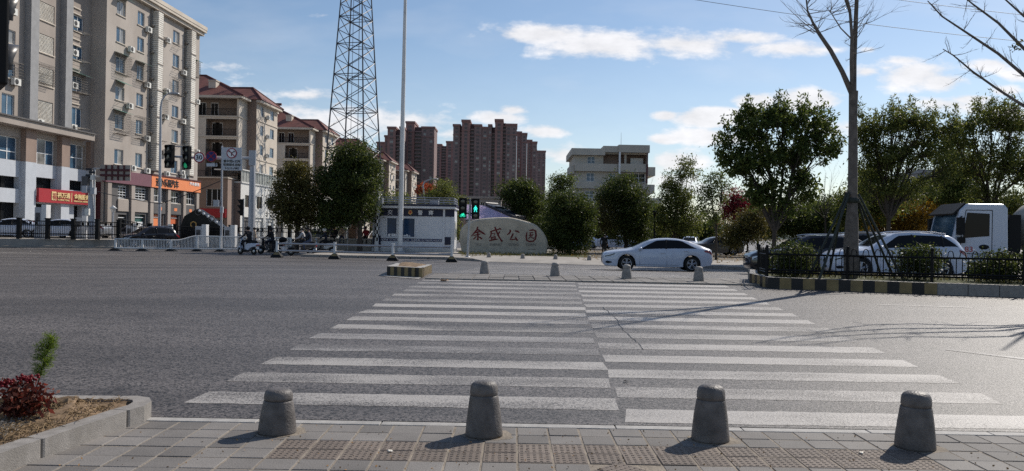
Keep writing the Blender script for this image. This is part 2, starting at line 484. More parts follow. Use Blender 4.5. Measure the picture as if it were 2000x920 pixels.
def asphalt_nodes(nt, b, dark, light, big=.38):
    N, L = nt.nodes, nt.links
    tc = N.new('ShaderNodeTexCoord')
    vo = N.new('ShaderNodeTexVoronoi'); vo.inputs['Scale'].default_value = 52; L.new(tc.outputs['Object'], vo.inputs['Vector'])
    wn = N.new('ShaderNodeTexNoise'); wn.inputs['Scale'].default_value = 46; wn.inputs['Detail'].default_value = 4; wn.inputs['Roughness'].default_value = .65; L.new(tc.outputs['Object'], wn.inputs['Vector'])
    n2 = N.new('ShaderNodeTexNoise'); n2.inputs['Scale'].default_value = .6; n2.inputs['Detail'].default_value = 7; n2.inputs['Roughness'].default_value = .6
    mp = N.new('ShaderNodeMapping'); mp.inputs['Scale'].default_value = (.09, 1, 1); L.new(tc.outputs['Object'], mp.inputs[0]); L.new(mp.outputs[0], n2.inputs['Vector'])
    sp = N.new('ShaderNodeSeparateColor'); L.new(vo.outputs['Color'], sp.inputs[0])
    ad = N.new('ShaderNodeMath'); ad.operation = 'MULTIPLY_ADD'; ad.inputs[1].default_value = .68; L.new(sp.outputs[0], ad.inputs[0])
    m1 = N.new('ShaderNodeMath'); m1.operation = 'MULTIPLY'; m1.inputs[1].default_value = .9; L.new(wn.outputs[0], m1.inputs[0]); L.new(m1.outputs[0], ad.inputs[2])
    cr = N.new('ShaderNodeValToRGB'); e = cr.color_ramp.elements
    e[0].position = .50; e[0].color = (*dark, 1); e[1].position = .98; e[1].color = (*light, 1)
    L.new(ad.outputs[0], cr.inputs[0])
    mr = N.new('ShaderNodeMapRange'); mr.inputs[1].default_value = .3; mr.inputs[2].default_value = .7; mr.inputs[3].default_value = 1-big; mr.inputs[4].default_value = 1+big
    L.new(n2.outputs[0], mr.inputs[0])
    mx = N.new('ShaderNodeMix'); mx.data_type = 'RGBA'; mx.blend_type = 'MULTIPLY'; mx.inputs[0].default_value = 1
    n3 = N.new('ShaderNodeTexNoise'); n3.inputs['Scale'].default_value = 1.15; n3.inputs['Detail'].default_value = 5; n3.inputs['Roughness'].default_value = .55; L.new(tc.outputs['Object'], n3.inputs['Vector'])
    r3 = N.new('ShaderNodeMapRange'); r3.inputs[1].default_value = .57; r3.inputs[2].default_value = .70; r3.inputs[3].default_value = 1; r3.inputs[4].default_value = .72; L.new(n3.outputs[0], r3.inputs[0])
    mq = N.new('ShaderNodeMath'); mq.operation = 'MULTIPLY'; L.new(mr.outputs[0], mq.inputs[0]); L.new(r3.outputs[0], mq.inputs[1])
    L.new(cr.outputs[0], mx.inputs[6]); L.new(mq.outputs[0], mx.inputs[7])
    bp = N.new('ShaderNodeBump'); bp.inputs['Strength'].default_value = .8; bp.inputs['Distance'].default_value = .008
    L.new(ad.outputs[0], bp.inputs['Height']); L.new(bp.outputs[0], b.inputs['Normal'])
    b.inputs['Roughness'].default_value = .56; b.inputs['Specular IOR Level'].default_value = .48
    return mx.outputs[2], tc, sp, wn
m, nt, b = nodes('asphalt')
o_, *_ = asphalt_nodes(nt, b, (.010, .0088, .0086), (.128, .114, .108)); nt.links.new(o_, b.inputs['Base Color']); M['asphalt'] = m
def paint_mat(name, thr, col=(.37, .345, .32)):
    m, nt, b = nodes(name); N, L = nt.nodes, nt.links
    base, tc, sp, wn = asphalt_nodes(nt, b, (.010, .0088, .0086), (.128, .114, .108))
    w = N.new('ShaderNodeTexNoise'); w.inputs['Scale'].default_value = 1.1; w.inputs['Detail'].default_value = 7; w.inputs['Roughness'].default_value = .6
    mp = N.new('ShaderNodeMapping'); mp.inputs['Scale'].default_value = (.4, 1.2, 1); L.new(tc.outputs['Object'], mp.inputs[0]); L.new(mp.outputs[0], w.inputs['Vector'])
    fine = N.new('ShaderNodeTexNoise'); fine.inputs['Scale'].default_value = 55; fine.inputs['Detail'].default_value = 3; L.new(tc.outputs['Object'], fine.inputs['Vector'])
    a = N.new('ShaderNodeMath'); a.operation = 'MULTIPLY_ADD'; a.inputs[1].default_value = 1.1; L.new(w.outputs[0], a.inputs[0])
    gi = N.new('ShaderNodeNewGeometry'); ga = N.new('ShaderNodeMath'); ga.operation = 'MULTIPLY_ADD'; ga.inputs[1].default_value = .07; L.new(gi.outputs['Random Per Island'], ga.inputs[0]); L.new(fine.outputs[0], ga.inputs[2]); L.new(ga.outputs[0], a.inputs[2])
    mr = N.new('ShaderNodeMapRange'); mr.inputs[1].default_value = thr; mr.inputs[2].default_value = thr+.22; mr.inputs[3].default_value = .95; mr.inputs[4].default_value = .12
    L.new(a.outputs[0], mr.inputs[0])
    mx = N.new('ShaderNodeMix'); mx.data_type = 'RGBA'; L.new(mr.outputs[0], mx.inputs[0]); L.new(base, mx.inputs[6]); mx.inputs[7].default_value = (*col, 1)
    L.new(mx.outputs[2], b.inputs['Base Color'])
    M[name] = m
paint_mat('road_paint', 1.06); paint_mat('road_paint_worn', .98, (.36, .335, .31)); paint_mat('road_paint_faint', .92, (.33, .31, .295))
def tile_mat(name, c0, c1):
    m, nt, b = nodes(name); N, L = nt.nodes, nt.links
    g = N.new('ShaderNodeNewGeometry'); tc = N.new('ShaderNodeTexCoord')
    cr = N.new('ShaderNodeValToRGB'); cr.color_ramp.elements[0].color = (*c0, 1); cr.color_ramp.elements[1].color = (*c1, 1)
    L.new(g.outputs['Random Per Island'], cr.inputs[0])
    n = N.new('ShaderNodeTexNoise'); n.inputs['Scale'].default_value = 85; n.inputs['Detail'].default_value = 5; L.new(tc.outputs['Object'], n.inputs['Vector'])
    n2 = N.new('ShaderNodeTexNoise'); n2.inputs['Scale'].default_value = 1.4; n2.inputs['Detail'].default_value = 7; n2.inputs['Roughness'].default_value = .7; L.new(tc.outputs['Object'], n2.inputs['Vector'])
    ml = N.new('ShaderNodeMath'); ml.operation = 'MULTIPLY_ADD'; ml.inputs[1].default_value = 1.1; L.new(n2.outputs[0], ml.inputs[0]); L.new(n.outputs[0], ml.inputs[2])
    mr = N.new('ShaderNodeMapRange'); mr.inputs[1].default_value = .65; mr.inputs[2].default_value = 1.45; mr.inputs[3].default_value = .62; mr.inputs[4].default_value = 1.35; L.new(ml.outputs[0], mr.inputs[0])
    mx = N.new('ShaderNodeMix'); mx.data_type = 'RGBA'; mx.blend_type = 'MULTIPLY'; mx.inputs[0].default_value = 1
    L.new(cr.outputs[0], mx.inputs[6]); L.new(mr.outputs[0], mx.inputs[7]); L.new(mx.outputs[2], b.inputs['Base Color'])
    bp = N.new('ShaderNodeBump'); bp.inputs['Strength'].default_value = .35; bp.inputs['Distance'].default_value = .01; L.new(n.outputs[0], bp.inputs['Height']); L.new(bp.outputs[0], b.inputs['Normal'])
    b.inputs['Roughness'].default_value = .8; M[name] = m
tile_mat('paving_grey', (.122, .112, .104), (.197, .182, .169))
tile_mat('paving_tactile', (.13, .102, .083), (.175, .14, .115))
mat('mortar', (.24, .205, .165), .95, var=.3, scale=5, bump=.6, bscale=40)
mat('paving_far', (.32, .295, .265), .85, var=.2, scale=1.3, bump=.2, bscale=30, dirt=(.2, .17, .14), dscale=.4)
mat('ground_far', (.15, .128, .10), .95, var=.3, scale=.3, bump=.5, bscale=5)

# ---------------------------------------------------------------- ground, road, pavements
def sheet(name, xs, ys, zf, mats):
    X, Y = np.meshgrid(xs, ys)
    vs = [(float(x), float(y), zf(float(x), float(y))) for x, y in zip(X.ravel(), Y.ravel())]
    nx = len(xs); mb = MB()
    mb.add(vs, [(j*nx+i, j*nx+i+1, (j+1)*nx+i+1, (j+1)*nx+i) for j in range(len(ys)-1) for i in range(nx-1)], 0, True)
    return struct(mb.build(name, mats))
fx = np.concatenate([np.linspace(-400, -30, 10), np.arange(-26, 27, 2), np.linspace(32, 400, 10)])
fy = np.concatenate([np.linspace(-40, 4, 8), np.array([5.5, 6.4]), np.arange(7, 46, 1), np.array([60, 80, 120, 200, 400, 900, 2500])])
gx = np.concatenate([[-3000, -1200], fx, [1200, 3000]])
sheet('ground', gx, fy, lambda x, y: tz(x, y)-.03 if y < 300 else -.03, 'ground_far')
rx = np.concatenate([np.linspace(-140, -26, 10), np.arange(-25, 26, 1.0), np.linspace(27, 140, 10)])
ry = np.concatenate([[6.57], np.arange(7, 46, .5), np.linspace(47, 420, 12)])
sheet('road', rx, ry, tz, 'asphalt')

# near pavement: individual 25 cm tiles in mortar
def in_planter(x, y): return False
T = .25
mb = MB(); tac = MB(); base = MB()
base.b2(-14, 14, -6, 6.45, -.12, -.0045)
struct(base.build('pavement_bed', 'mortar'))
def tilebox(mb, x, y, w, z0, rz=0, gap=.007):
    h = w/2-gap; c, s = math.cos(rz), math.sin(rz); b = .004
    P = []
    for (hh, zz) in ((h, z0-.02), (h, z0-b), (h-b, z0)):
        for (a, d) in ((-1, -1), (1, -1), (1, 1), (-1, 1)):
            P.append((x+(a*c-d*s)*hh, y+(a*s+d*c)*hh, zz))
    mb.add(P, [(0, 1, 5, 4), (1, 2, 6, 5), (2, 3, 7, 6), (3, 0, 4, 7), (4, 5, 9, 8), (5, 6, 10, 9), (6, 7, 11, 10), (7, 4, 8, 11), (8, 9, 10, 11)])
def bumps(mb, x, y, rz, z0):
    c, s = math.cos(rz), math.sin(rz)
    for i in range(5):
        for j in range(5):
            a, d = (i-2)*.045, (j-2)*.045
            px, py = x+a*c-d*s, y+a*s+d*c
            v = []
            for (hw, hd, zz) in ((.012, .008, z0-.001), (.009, .005, z0+.0035)):
                for (e, f) in ((-1, -1), (1, -1), (1, 1), (-1, 1)):
                    v.append((px+(e*hw*c-f*hd*s), py+(e*hw*s+f*hd*c), zz))
            mb.add(v, [(0, 1, 5, 4), (1, 2, 6, 5), (2, 3, 7, 6), (3, 0, 4, 7), (4, 5, 6, 7)])
dia = [(.42, 5.33), (.42+.177, 5.33-.177), (.42-.177, 5.33-.177), (.42, 5.33-.354), (.42-.354, 5.33-.354), (.42-.177, 5.33-.531)]
dia = [(x+.35, y) for x, y in dia]
random.seed(3)
for j in range(46):
    y = 6.45-T*(j+.5)
    sh = -.06
    for i in range(-54, 54):
        x = i*T+sh
        z = random.gauss(0, .0016)
        if j in (2, 3) and -1.62 < x < 2.95:
            tilebox(tac, x, y, T, z); bumps(tac, x, y, 0, z); continue
        if any(abs(x-a)+abs(y-b) < .24 for a, b in dia): continue
        tilebox(mb, x, y, T, z)
for a, b in dia:
    tilebox(tac, a, b, T, .002, R(45)); bumps(tac, a, b, R(45), .002)
struct(mb.build('pavement_near', 'paving_grey')); struct(tac.build('pavement_tactile_paving', 'paving_tactile'))
kb = MB(); x = -14
while x < 14:
    w = random.uniform(.95, 1.05)
    kb.b2(x+.004, x+w-.004, 6.452, 6.566, -.1, .004+random.gauss(0, .001)); x += w
struct(kb.build('kerb_near', 'kerb_light', bevel=.006))

# crosswalk, near half: stripes follow the camber
def stripe_mesh(mb, x0, x1, y0, y1, skew, m, lift=.002):
    n = 44; V = []; J = lambda s: random.gauss(0, s)
    for i in range(n+1):
        e = i in (0, n)
        for y in (y0, y1):
            xx = x0+(x1-x0)*i/n+skew*y+(J(.018) if e else 0); yy = y+J(.006); V.append((xx, yy, tz(xx, yy)+lift))
    mb.add(V, [(2*i, 2*i+2, 2*i+3, 2*i+1) for i in range(n)], m)
SK = .0495
cw = MB()
wornL = {3: 2, 4: 2, 1: 1, 5: 1, 6: 1}
for k in range(15):
    y1 = 7.5+.9*k
    stripe_mesh(cw, -3.22, .64, y1-.45, y1, SK, wornL.get(k, 1 if k > 8 else 0))
    y1 = 7.1+.9*k
    if k < 15: stripe_mesh(cw, .66, 4.39, y1-.45, y1, SK, 1 if k in (1, 5, 6, 9) else 0)
struct(cw.build('crosswalk_markings', ['road_paint', 'road_paint_worn', 'road_paint_faint']))
cw = MB()
for k in range(19):
    y1 = 23.3+.92*k
    stripe_mesh(cw, -3.2, .64, y1-.45, y1, SK, 1); stripe_mesh(cw, .66, 4.3, y1-.85, y1-.40, SK, 1)
struct(cw.build('crosswalk_markings_far', ['road_paint', 'road_paint_worn']))
# lane lines and dashes to the right of the crossing
ln = MB()
def lane(p0, p1, w, m=0):
    a, b_ = G(*p0), G(*p1); d = (b_-a); d.z = 0; n = Vector((-d.y, d.x, 0)).normalized()*w/2
    for i in range(8):
        p, q = a.lerp(b_, i/8), a.lerp(b_, (i+1)/8)
        ln.add([(v.x, v.y, tz(v.x, v.y)+.004) for v in (p-n, q-n, q+n, p+n)], [(0, 1, 2, 3)], m)
lane((1712, 595), (1900, 601), .13); lane((1850, 683), (2040, 706), .14, 1)
lane((0, 493.5), (225, 497), .3, 0)
lane((560, 508), (860, 512), .15, 1)
struct(ln.build('road_lane_markings', ['road_paint', 'road_paint_faint']))
# crack in the asphalt
ck = MB(); cp = [(1178, 600), (1190, 612), (1203, 622), (1209, 633), (1217, 645), (1231, 656), (1243, 668), (1250, 676), (1260, 687)]
cp2 = []
for i in range(len(cp)-1):
    for t in (0, .33, .66): cp2.append((cp[i][0]*(1-t)+cp[i+1][0]*t+random.uniform(-2, 2), cp[i][1]*(1-t)+cp[i+1][1]*t))
q = [G(*p) for p in cp2]
for i in range(len(q)-1):
    w = .007*random.uniform(.3, 1.3)
    ck.add([(p.x+s*w, p.y, tz(p.x, p.y)+.0062) for p, s in ((q[i], -1), (q[i], 1), (q[i+1], 1), (q[i+1], -1))], [(0, 1, 2, 3)])
struct(ck.build('road_crack', 'black_paint'))

# median: paved strip at the crossing
med = MB(); random.seed(5)
for i in range(-5, 31):
    x = i*.4
    yb = 20.15-.03*max(0, x-1)**1.25
    for j in range(6):
        y = yb+.2+.4*j
        tilebox(med, x, y, .4, tz(x, y)+.03+random.gauss(0, .003), 0, .01)
struct(med.build('median_paving', 'paving_grey'))
mk = MB()
for i in range(-5, 30):
    x = i*.4; y = 20.15-.03*max(0, x-1)**1.25
    mk.b2(x-.19, x+.19, y-.1, y-.004, tz(x, y)-.05, tz(x, y)+.036)
    mk.b2(x-.19, x+.19, y+2.42, y+2.5, tz(x, y)-.05, tz(x, y)+.03)
struct(mk.build('median_kerb', 'kerb_granite'))

# far pavement with its kerb, flush at the crossing
fp = [G(588, 501.5), G(700, 504), G(870, 507), G(925, 510), G(955, 511.5), G(1170, 518.5), G(1340, 523), G(1395, 524.5), G(1480, 529)]
fl = [.15, .15, .15, .15, .012, .012, .012, .15, .15]
last = fp[-1]; fp += [Vector((30, last.y-5, 0)), Vector((90, last.y-12, 0))]; fl += [.15, .15]
pv = MB()
for i in range(len(fp)-1):
    a, b_ = fp[i], fp[i+1]; za, zb = fl[i], fl[i+1]
    pv.quad((a.x, a.y, za), (b_.x, b_.y, zb), (b_.x+.08, b_.y+1.7, .15), (a.x+.08, a.y+1.7, .15))
    pv.quad((a.x+.08, a.y+1.7, .15), (b_.x+.08, b_.y+1.7, .15), (b_.x+1, 75, .15), (a.x+1, 75, .15))
pv.quad((fp[0].x, fp[0].y, .15), (fp[0].x+1, 75, .15), (fp[0].x+1, 75, -.05), (fp[0].x, fp[0].y, -.05))
struct(pv.build('pavement_far', 'paving_far'))
kb = MB()
for i in range(len(fp)-1):
    a, b_ = fp[i].copy(), fp[i+1].copy(); d = b_-a; d.z = 0; n = max(1, int(d.length/1.0))
    nn = Vector((d.y, -d.x, 0)).normalized()*.12
    for k in range(n):
        p, q_ = a.lerp(b_, k/n+.004), a.lerp(b_, (k+1)/n-.004)
        zp = fl[i]+(fl[i+1]-fl[i])*k/n+.006; zq = fl[i]+(fl[i+1]-fl[i])*(k+1)/n+.006
        kb.add([(p.x, p.y, -.1), (q_.x, q_.y, -.1), (q_.x, q_.y, zq), (p.x, p.y, zp), (p.x+nn.x, p.y+nn.y, -.1), (q_.x+nn.x, q_.y+nn.y, -.1), (q_.x+nn.x, q_.y+nn.y, zq), (p.x+nn.x, p.y+nn.y, zp)],
               [(4, 5, 6, 7), (3, 7, 6, 2), (0, 4, 7, 3), (1, 2, 6, 5)])
struct(kb.build('kerb_far', 'kerb_granite'))
# park ground behind: bare soil with leaf litter, and turf round the carved stone
pk = MB()
pk.add([(G(1068, 501, .15)+Vector((0, 0, .005))), G(1180, 504, .15)+Vector((0, 0, .005)), Vector((60, 47, .155)), Vector((60, 74.5, .155)), Vector((4, 74.5, .155))], [(0, 1, 2, 3, 4)])
struct(pk.build('park_ground', 'ground_far'))
gr = MB()
gp = [G(893, 495, .15), G(985, 498.5, .15), G(1080, 500.5, .15), G(1150, 503.5, .15), G(1160, 499, .15), G(1075, 494, .15), G(985, 490, .15), G(898, 490, .15)]
gr.add([(p.x, p.y, .158) for p in gp], [tuple(range(8))])
struct(gr.build('turf_ground', 'grass_ground'))

# far hills
hl = MB()
def hill(px0, px1, py, Y, seed):
    random.seed(seed); n = 40; top = []
    for i in range(n+1):
        t = i/n; px = px0+(px1-px0)*t
        h = (math.sin(math.pi*t)**.7)*(.75+.25*math.sin(t*9+seed))*1.0
        p = W(px, py, Y); top.append(Vector((p.x, Y, max(0, p.z*h+random.uniform(-3, 3)))))
    for i in range(n):
        a, b_ = top[i], top[i+1]
        hl.add([a+Vector((0, -320, -a.z-1)), b_+Vector((0, -320, -b_.z-1)), b_, a, b_+Vector((0, 400, -b_.z-1)), a+Vector((0, 400, -a.z-1))], [(0, 1, 2, 3), (3, 2, 4, 5)], 0, True)
hill(1440, 1720, 392, 2100, 2); hill(1650, 2300, 402, 2200, 4); hill(1080, 1500, 420, 2200, 6); hill(-800, 700, 425, 2300, 8)
struct(hl.build('hills', 'hill'))
# ---------------------------------------------------------------- building kit
mat('glass_curtain', (.20, .195, .185), .12, var=.4, scale=1.2, spec=.7)
mat('cage_steel', (.23, .21, .19), .6, metal=.3, var=.2)
mat('awning_green', (.10, .20, .16), .5, var=.2)
mat('ac_white', (.68, .67, .63), .5, var=.06)
mat('dark_grille', (.03, .03, .032), .6, var=0)
mat('shutter_white', (.62, .61, .58), .55, var=.08)
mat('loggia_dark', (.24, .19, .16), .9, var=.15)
def rebase(t, loc):
    loc = Vector(loc)
    for ch in t.children: ch.location = Vector(ch.location)-loc
    t.location = loc
    return t
def window(fac, r, parent, nx=2, ny=1, depth=.14, fw=.06, frame='window_white', glass=None, sill=True, bars=0, name='window'):
    a, b, c, d = r; mb = MB(fac.M); z = -depth
    mb.b2(a, a+fw, c, d, z-.03, z+.04); mb.b2(b-fw, b, c, d, z-.03, z+.04)
    mb.b2(a+fw, b-fw, c, c+fw, z-.03, z+.04); mb.b2(a+fw, b-fw, d-fw, d, z-.03, z+.04)
    for i in range(1, nx):
        x = a+(b-a)*i/nx; mb.b2(x-fw*.5, x+fw*.5, c+fw, d-fw, z-.025, z+.035)
    for i in range(1, ny):
        y = c+(d-c)*i/ny; mb.b2(a+fw, b-fw, y-fw*.45, y+fw*.45, z-.02, z+.03)
    for i in range(nx):
        g = glass if glass is not None else random.choice((1, 1, 1, 2))
        x0, x1 = a+(b-a)*i/nx, a+(b-a)*(i+1)/nx
        k = random.uniform(-.006, .006)
        mb.quad((x0, c, z+k), (x1, c, z-k), (x1, d, z-k), (x0, d, z+k), g)
    for i in range(bars):
        y = c+(d-c)*(i+.5)/bars
        mb.b2(a, b, y-.03, y+.03, z+.05, z+.09)
    o = mb.build(name, [frame, 'glass_blue', 'glass_curtain', 'glass_dark'], parent)
    if sill:
        s = MB(fac.M); s.b2(a-.08, b+.08, c-.09, c-.003, .003, .10); s.build('sill', 'render_cream', o)
    return o
acp = None
def aircon(fac, s, h, parent):
    global acp
    if acp is None:
        mb = MB(); mb.b2(-.42, .42, -.29, .29, .12, .46); mb.bar((-.3, -.31, 0), (-.3, -.31, .45), .03, mat=1); mb.bar((.3, -.31, 0), (.3, -.31, .45), .03, mat=1)
        mb.b2(-.40, -.425, -.29, .29, .13, .45, 0)
        a = mb.build('air_conditioner', ['ac_white', 'cage_steel']); g = MB()
        g.lathe([(0, .466), (.22, .466), (.235, .463)], (-.12, 0, 0), 20); g.lathe([(.235, .464), (.255, .475), (.26, .461)], (-.12, 0, 0), 20, 1)
        g.build('fan_grille', ['dark_grille', 'ac_white'], a); o = a
        acp = a
    else: o = copy_tree(acp)
    o.parent = parent; o.matrix_local = fac.at(s, h, 0)
    return o
def cage(fac, r, parent, dep=.55, awn=False):
    a, b, c, d = r; mb = MB(fac.M); w = .022
    for z in (.05, dep):
        mb.bar((a, c, z), (b, c, z), w); mb.bar((a, d, z), (b, d, z), w)
    n = max(3, int((b-a)/.16))
    for i in range(n+1):
        x = a+(b-a)*i/n; mb.bar((x, c, dep), (x, d, dep), w*.8); mb.bar((x, c, .0), (x, c, dep), w*.8)
    m = max(3, int((d-c)/.24))
    for i in range(m+1):
        y = c+(d-c)*i/m; mb.bar((a, y, dep), (b, y, dep), w*.8)
        for x in (a, b): mb.bar((x, y, 0), (x, y, dep), w*.8)
    o = mb.build('window_cage', ['cage_steel'], parent)
    if awn:
        q = MB(fac.M); q.add([(a-.1, d+.3, .02), (b+.1, d+.3, .02), (b+.1, d+.05, dep+.25), (a-.1, d+.05, dep+.25), (a-.1, d+.32, .02), (b+.1, d+.32, .02), (b+.1, d+.07, dep+.25), (a-.1, d+.07, dep+.25)],
              [(0, 3, 2, 1), (4, 5, 6, 7), (2, 3, 7, 6), (0, 4, 7, 3), (1, 2, 6, 5)]); q.build('awning', 'awning_green', o)
    return o
def dryrack(fac, a, b, h, parent):
    mb = MB(fac.M)
    for x in (a, b): mb.bar((x, h, 0), (x, h, .75), .025); mb.bar((x, h-.35, 0), (x, h, .6), .02)
    for z in (.35, .55, .75): mb.bar((a-.12, h, z), (b+.12, h, z), .022)
    return mb.build('drying_rack', 'cage_steel', parent)
def railing(fac, a, b, h, parent, z=.0, ht=1.0, m='black_metal', step=.14):
    mb = MB(fac.M)
    mb.bar((a, h+ht, z), (b, h+ht, z), .05); mb.bar((a, h+.1, z), (b, h+.1, z), .035)
    n = max(2, int(abs(b-a)/step))
    for i in range(n+1):
        x = a+(b-a)*i/n; mb.bar((x, h+.1, z), (x, h+ht, z), .022)
    return mb.build('railing', m, parent)

D = Vector((.0495, 1, 0)).normalized()
# ================================================================ right-hand section of the tan apartment block
random.seed(11)
fB = Fac((-41.13, 79.3), D)
Lb = 20.9
blk = thing('apartment_building', 'tall tan apartment block with louvred shafts above plum and orange shop signs', 'building')
rows = [(23.55, 25.05), (20.7, 22.25), (17.65, 19.2), (14.75, 16.15), (11.75, 13.25), (8.1, 9.65)]
cols = [(1.8, 3.5), (5.9, 7.3), (10.5, 11.6), (13.9, 15.5), (18.75, 19.8)]
low = [(2.6, 4.4, 4.55, 5.95), (5.6, 8.4, 4.55, 5.95), (10.0, 12.3, 4.55, 5.95), (13.7, 16.2, 4.55, 5.95), (17.6, 20.2, 4.55, 5.95)]
gnd = [(2.7, 4.3, .1, 2.9), (5.5, 8.2, .1, 3.0), (9.9, 12.2, .1, 3.1), (13.5, 16.1, .1, 3.1), (17.4, 19.9, .1, 3.1)]
holes = [(a, b, c, d) for a, b in cols for c, d in rows if not (a == 5.9 and c == 8.1 and False)]
wl = MB(fB.M); wl.wall(0, Lb, 7.45, 26.4, [h for h in holes if h[2] > 7.5], .2, 0)
wl.wall(0, Lb, 0, 7.45, low+gnd, .3, 1)
# end wall towards the camera, back and roof
wl.quad((0, 0, -14), (0, 0, 0), (0, 26.4, 0), (0, 26.4, -14), 0)
wl.quad((Lb, 0, 0), (Lb, 0, -14), (Lb, 26.4, -14), (Lb, 26.4, 0), 0)
wl.quad((0, 26.4, 0), (Lb, 26.4, 0), (Lb, 26.4, -14), (0, 26.4, -14), 0)
wl.quad((0, 0, -14), (0, 26.4, -14), (Lb, 26.4, -14), (Lb, 0, -14), 0)
wl.build('wall', ['render_tan', 'shop_grey'], blk)
cn = MB(fB.M)
cn.b2(-.7, Lb+.4, 26.45, 26.75, -14.5, .75); cn.b2(-.5, Lb+.25, 26.05, 26.44, .002, .5); cn.b2(-.75, Lb+.45, 26.752, 27.2, .35, .8); cn.b2(-.75, -.3, 26.752, 27.2, -14, .349)
cn.build('cornice', ['render_cream'], blk)
for ci, (a, b) in enumerate(cols):
    for ri, (c, d) in enumerate(rows):
        window(fB, (a, b, c, d), blk, nx=2)
        if ci in (0, 2, 3) and ri < 5 and random.random() < .75: dryrack(fB, a+.1, b-.1, c-.25, blk)
for r_, aw in (((1.6, 3.9, 17.4, 19.3), True), ((1.5, 3.9, 11.2, 13.4), True), ((5.6, 7.8, 11.2, 13.6), False), ((13.7, 15.8, 17.4, 19.4), False), ((10.3, 11.9, 14.5, 16.3), True), ((18.5, 20.1, 20.5, 22.4), True), ((5.7, 7.5, 17.4, 19.3), True)): cage(fB, r_, blk, awn=aw)
for (a, b, h) in ((1.6, 3.8, 25.2), (1.7, 3.7, 16.4), (18.6, 20.2, 22.4)):
    q = MB(fB.M); q.add([(a, h+.35, .02), (b, h+.35, .02), (b, h, .8), (a, h, .8), (a, h+.37, .02), (b, h+.37, .02), (b, h+.02, .8), (a, h+.02, .8)], [(0, 3, 2, 1), (4, 5, 6, 7), (2, 3, 7, 6), (0, 4, 7, 3), (1, 2, 6, 5)])
    q.build('awning', 'awning_green', blk)
for s, h in ((7.7, 17.3), (4.9, 7.9), (7.9, 7.85), (12.4, 7.85), (16.4, 7.85), (17.3, 7.85), (11.9, 14.4), (20.1, 11.2), (12.2, 10.4), (4.2, 20.4), (7.75, 23.4), (16.2, 20.4), (16.2, 14.5), (12.1, 17.4), (12.1, 23.3), (7.75, 11.4), (16.2, 8.3), (19.9, 17.5), (4.1, 14.4)): aircon(fB, s, h, blk)
for a, b in ((8.95, 10.1), (17.1, 18.3)):
    lv = MB(fB.M); lv.b2(a, b, 7.9, 25.9, .003, .72, 1)
    y = 8.0
    while y < 25.8:
        lv.b2(a+.04, b-.04, y, y+.185, .722, .76, 0); lv.b2(a-.03, a-.002, y, y+.185, .05, .72, 0); y += .235
    for k in range(7): lv.b2(a-.08, b+.08, 8.0+2.98*k, 8.1+2.98*k, .79, .84, 1)
    lv.build('louvre_shaft', ['louvre_white', 'render_taupe'], blk)
    pp = MB(fB.M)
    for o_ in (-.35, -.2): pp.tube((a+o_, 7.6, .12), (a+o_, 26, .12), .05, n=6)
    for k in range(6): pp.bar((a-.5, 9.2+2.98*k, .3), (a-.1, 9.2+2.98*k, .3), .2)
    pp.build('drain_pipe', 'cage_steel', blk)
for i, r_ in enumerate(low): window(fB, r_, blk, nx=4 if i != 0 else 3, ny=2, depth=.2, glass=3, bars=5 if i < 2 else 0)
dm = ['shop_dark', 'green_glass', 'sign_orange', 'orange_poster', 'sign_orange']
for i, r_ in enumerate(gnd):
    dr = MB(fB.M); a, b, c, d = r_
    dr.quad((a, c, -.28), (b, c, -.28), (b, d, -.28), (a, d, -.28), 0)
    dr.b2(a, b, d-.35, d-.28, -.27, -.18, 1)
    if i == 1:
        dr.b2(a+.1, a+1.2, c, 2.2, -.26, -.2, 1); dr.b2(a+1.4, b-.1, c, 2.2, -.26, -.2, 1)
    dr.build('shop_door', ['orange_shutter' if False else dm[i], 'window_white'], blk)
for a in (.2, 4.7, 8.7, 12.7, 16.6, 20.15): sp = MB(fB.M); sp.b2(a, a+.7, .0, 6.1, .003, .32); sp.build('pilaster', ['render_taupe'], blk)
pb = MB(fB.M)
for a, b in ((2.6, 4.4), (5.6, 8.4)): pb.b2(a-.15, b+.15, 3.25, 4.45, .003, .14)
for a, b in ((10, 12.3), (13.7, 16.2), (17.6, 20.2)): pb.b2(a-.2, b+.2, 3.2, 4.45, .003, .14, 1); pb.b2(a+.9, a+1.6, 3.6, 3.95, .142, .16, 2)
pb.build('spandrel', ['render_taupe', 'shop_grey', 'sign_orange'], blk)
sg = MB(fB.M); sg.b2(-.35, 8.68, 6.12, 7.44, .003, .4); plum = sg.build('plum_sign', 'sign_plum', blk)
sg = MB(fB.M); sg.b2(8.7, 21.0, 6.12, 7.44, .003, .42); sg.b2(8.7, 21.0, 7.442, 7.6, .003, .5, 1); sg.b2(8.7, 21.0, 6.0, 6.118, .003, .3, 1)
sgo = sg.build('orange_sign', ['sign_orange', 'sign_darkred'], blk)
text('\u8fc8\u5c0f\u4e50\u56ed\u6c7d\u8f66', 'lettering', 'letter_black', sgo, fB.at(12.3, 6.78, .44), w=5.4, h=.95, ext=.06, off=.02)
text('\u6c7d\u8f66\u670d\u52a1', 'lettering', 'letter_white', sgo, fB.at(19.2, 7.1, .44), w=2.7, h=.42, ext=.05, off=.02)
# end wall panel facing the camera, dark red
ep = MB(fB.M); ep.b2(-.05, -.004, .1, 6.1, -2.2, -.3); ep.build('end_panel', 'sign_darkred', blk)
rebase(blk, fB.at(0, 0, 0).translation)

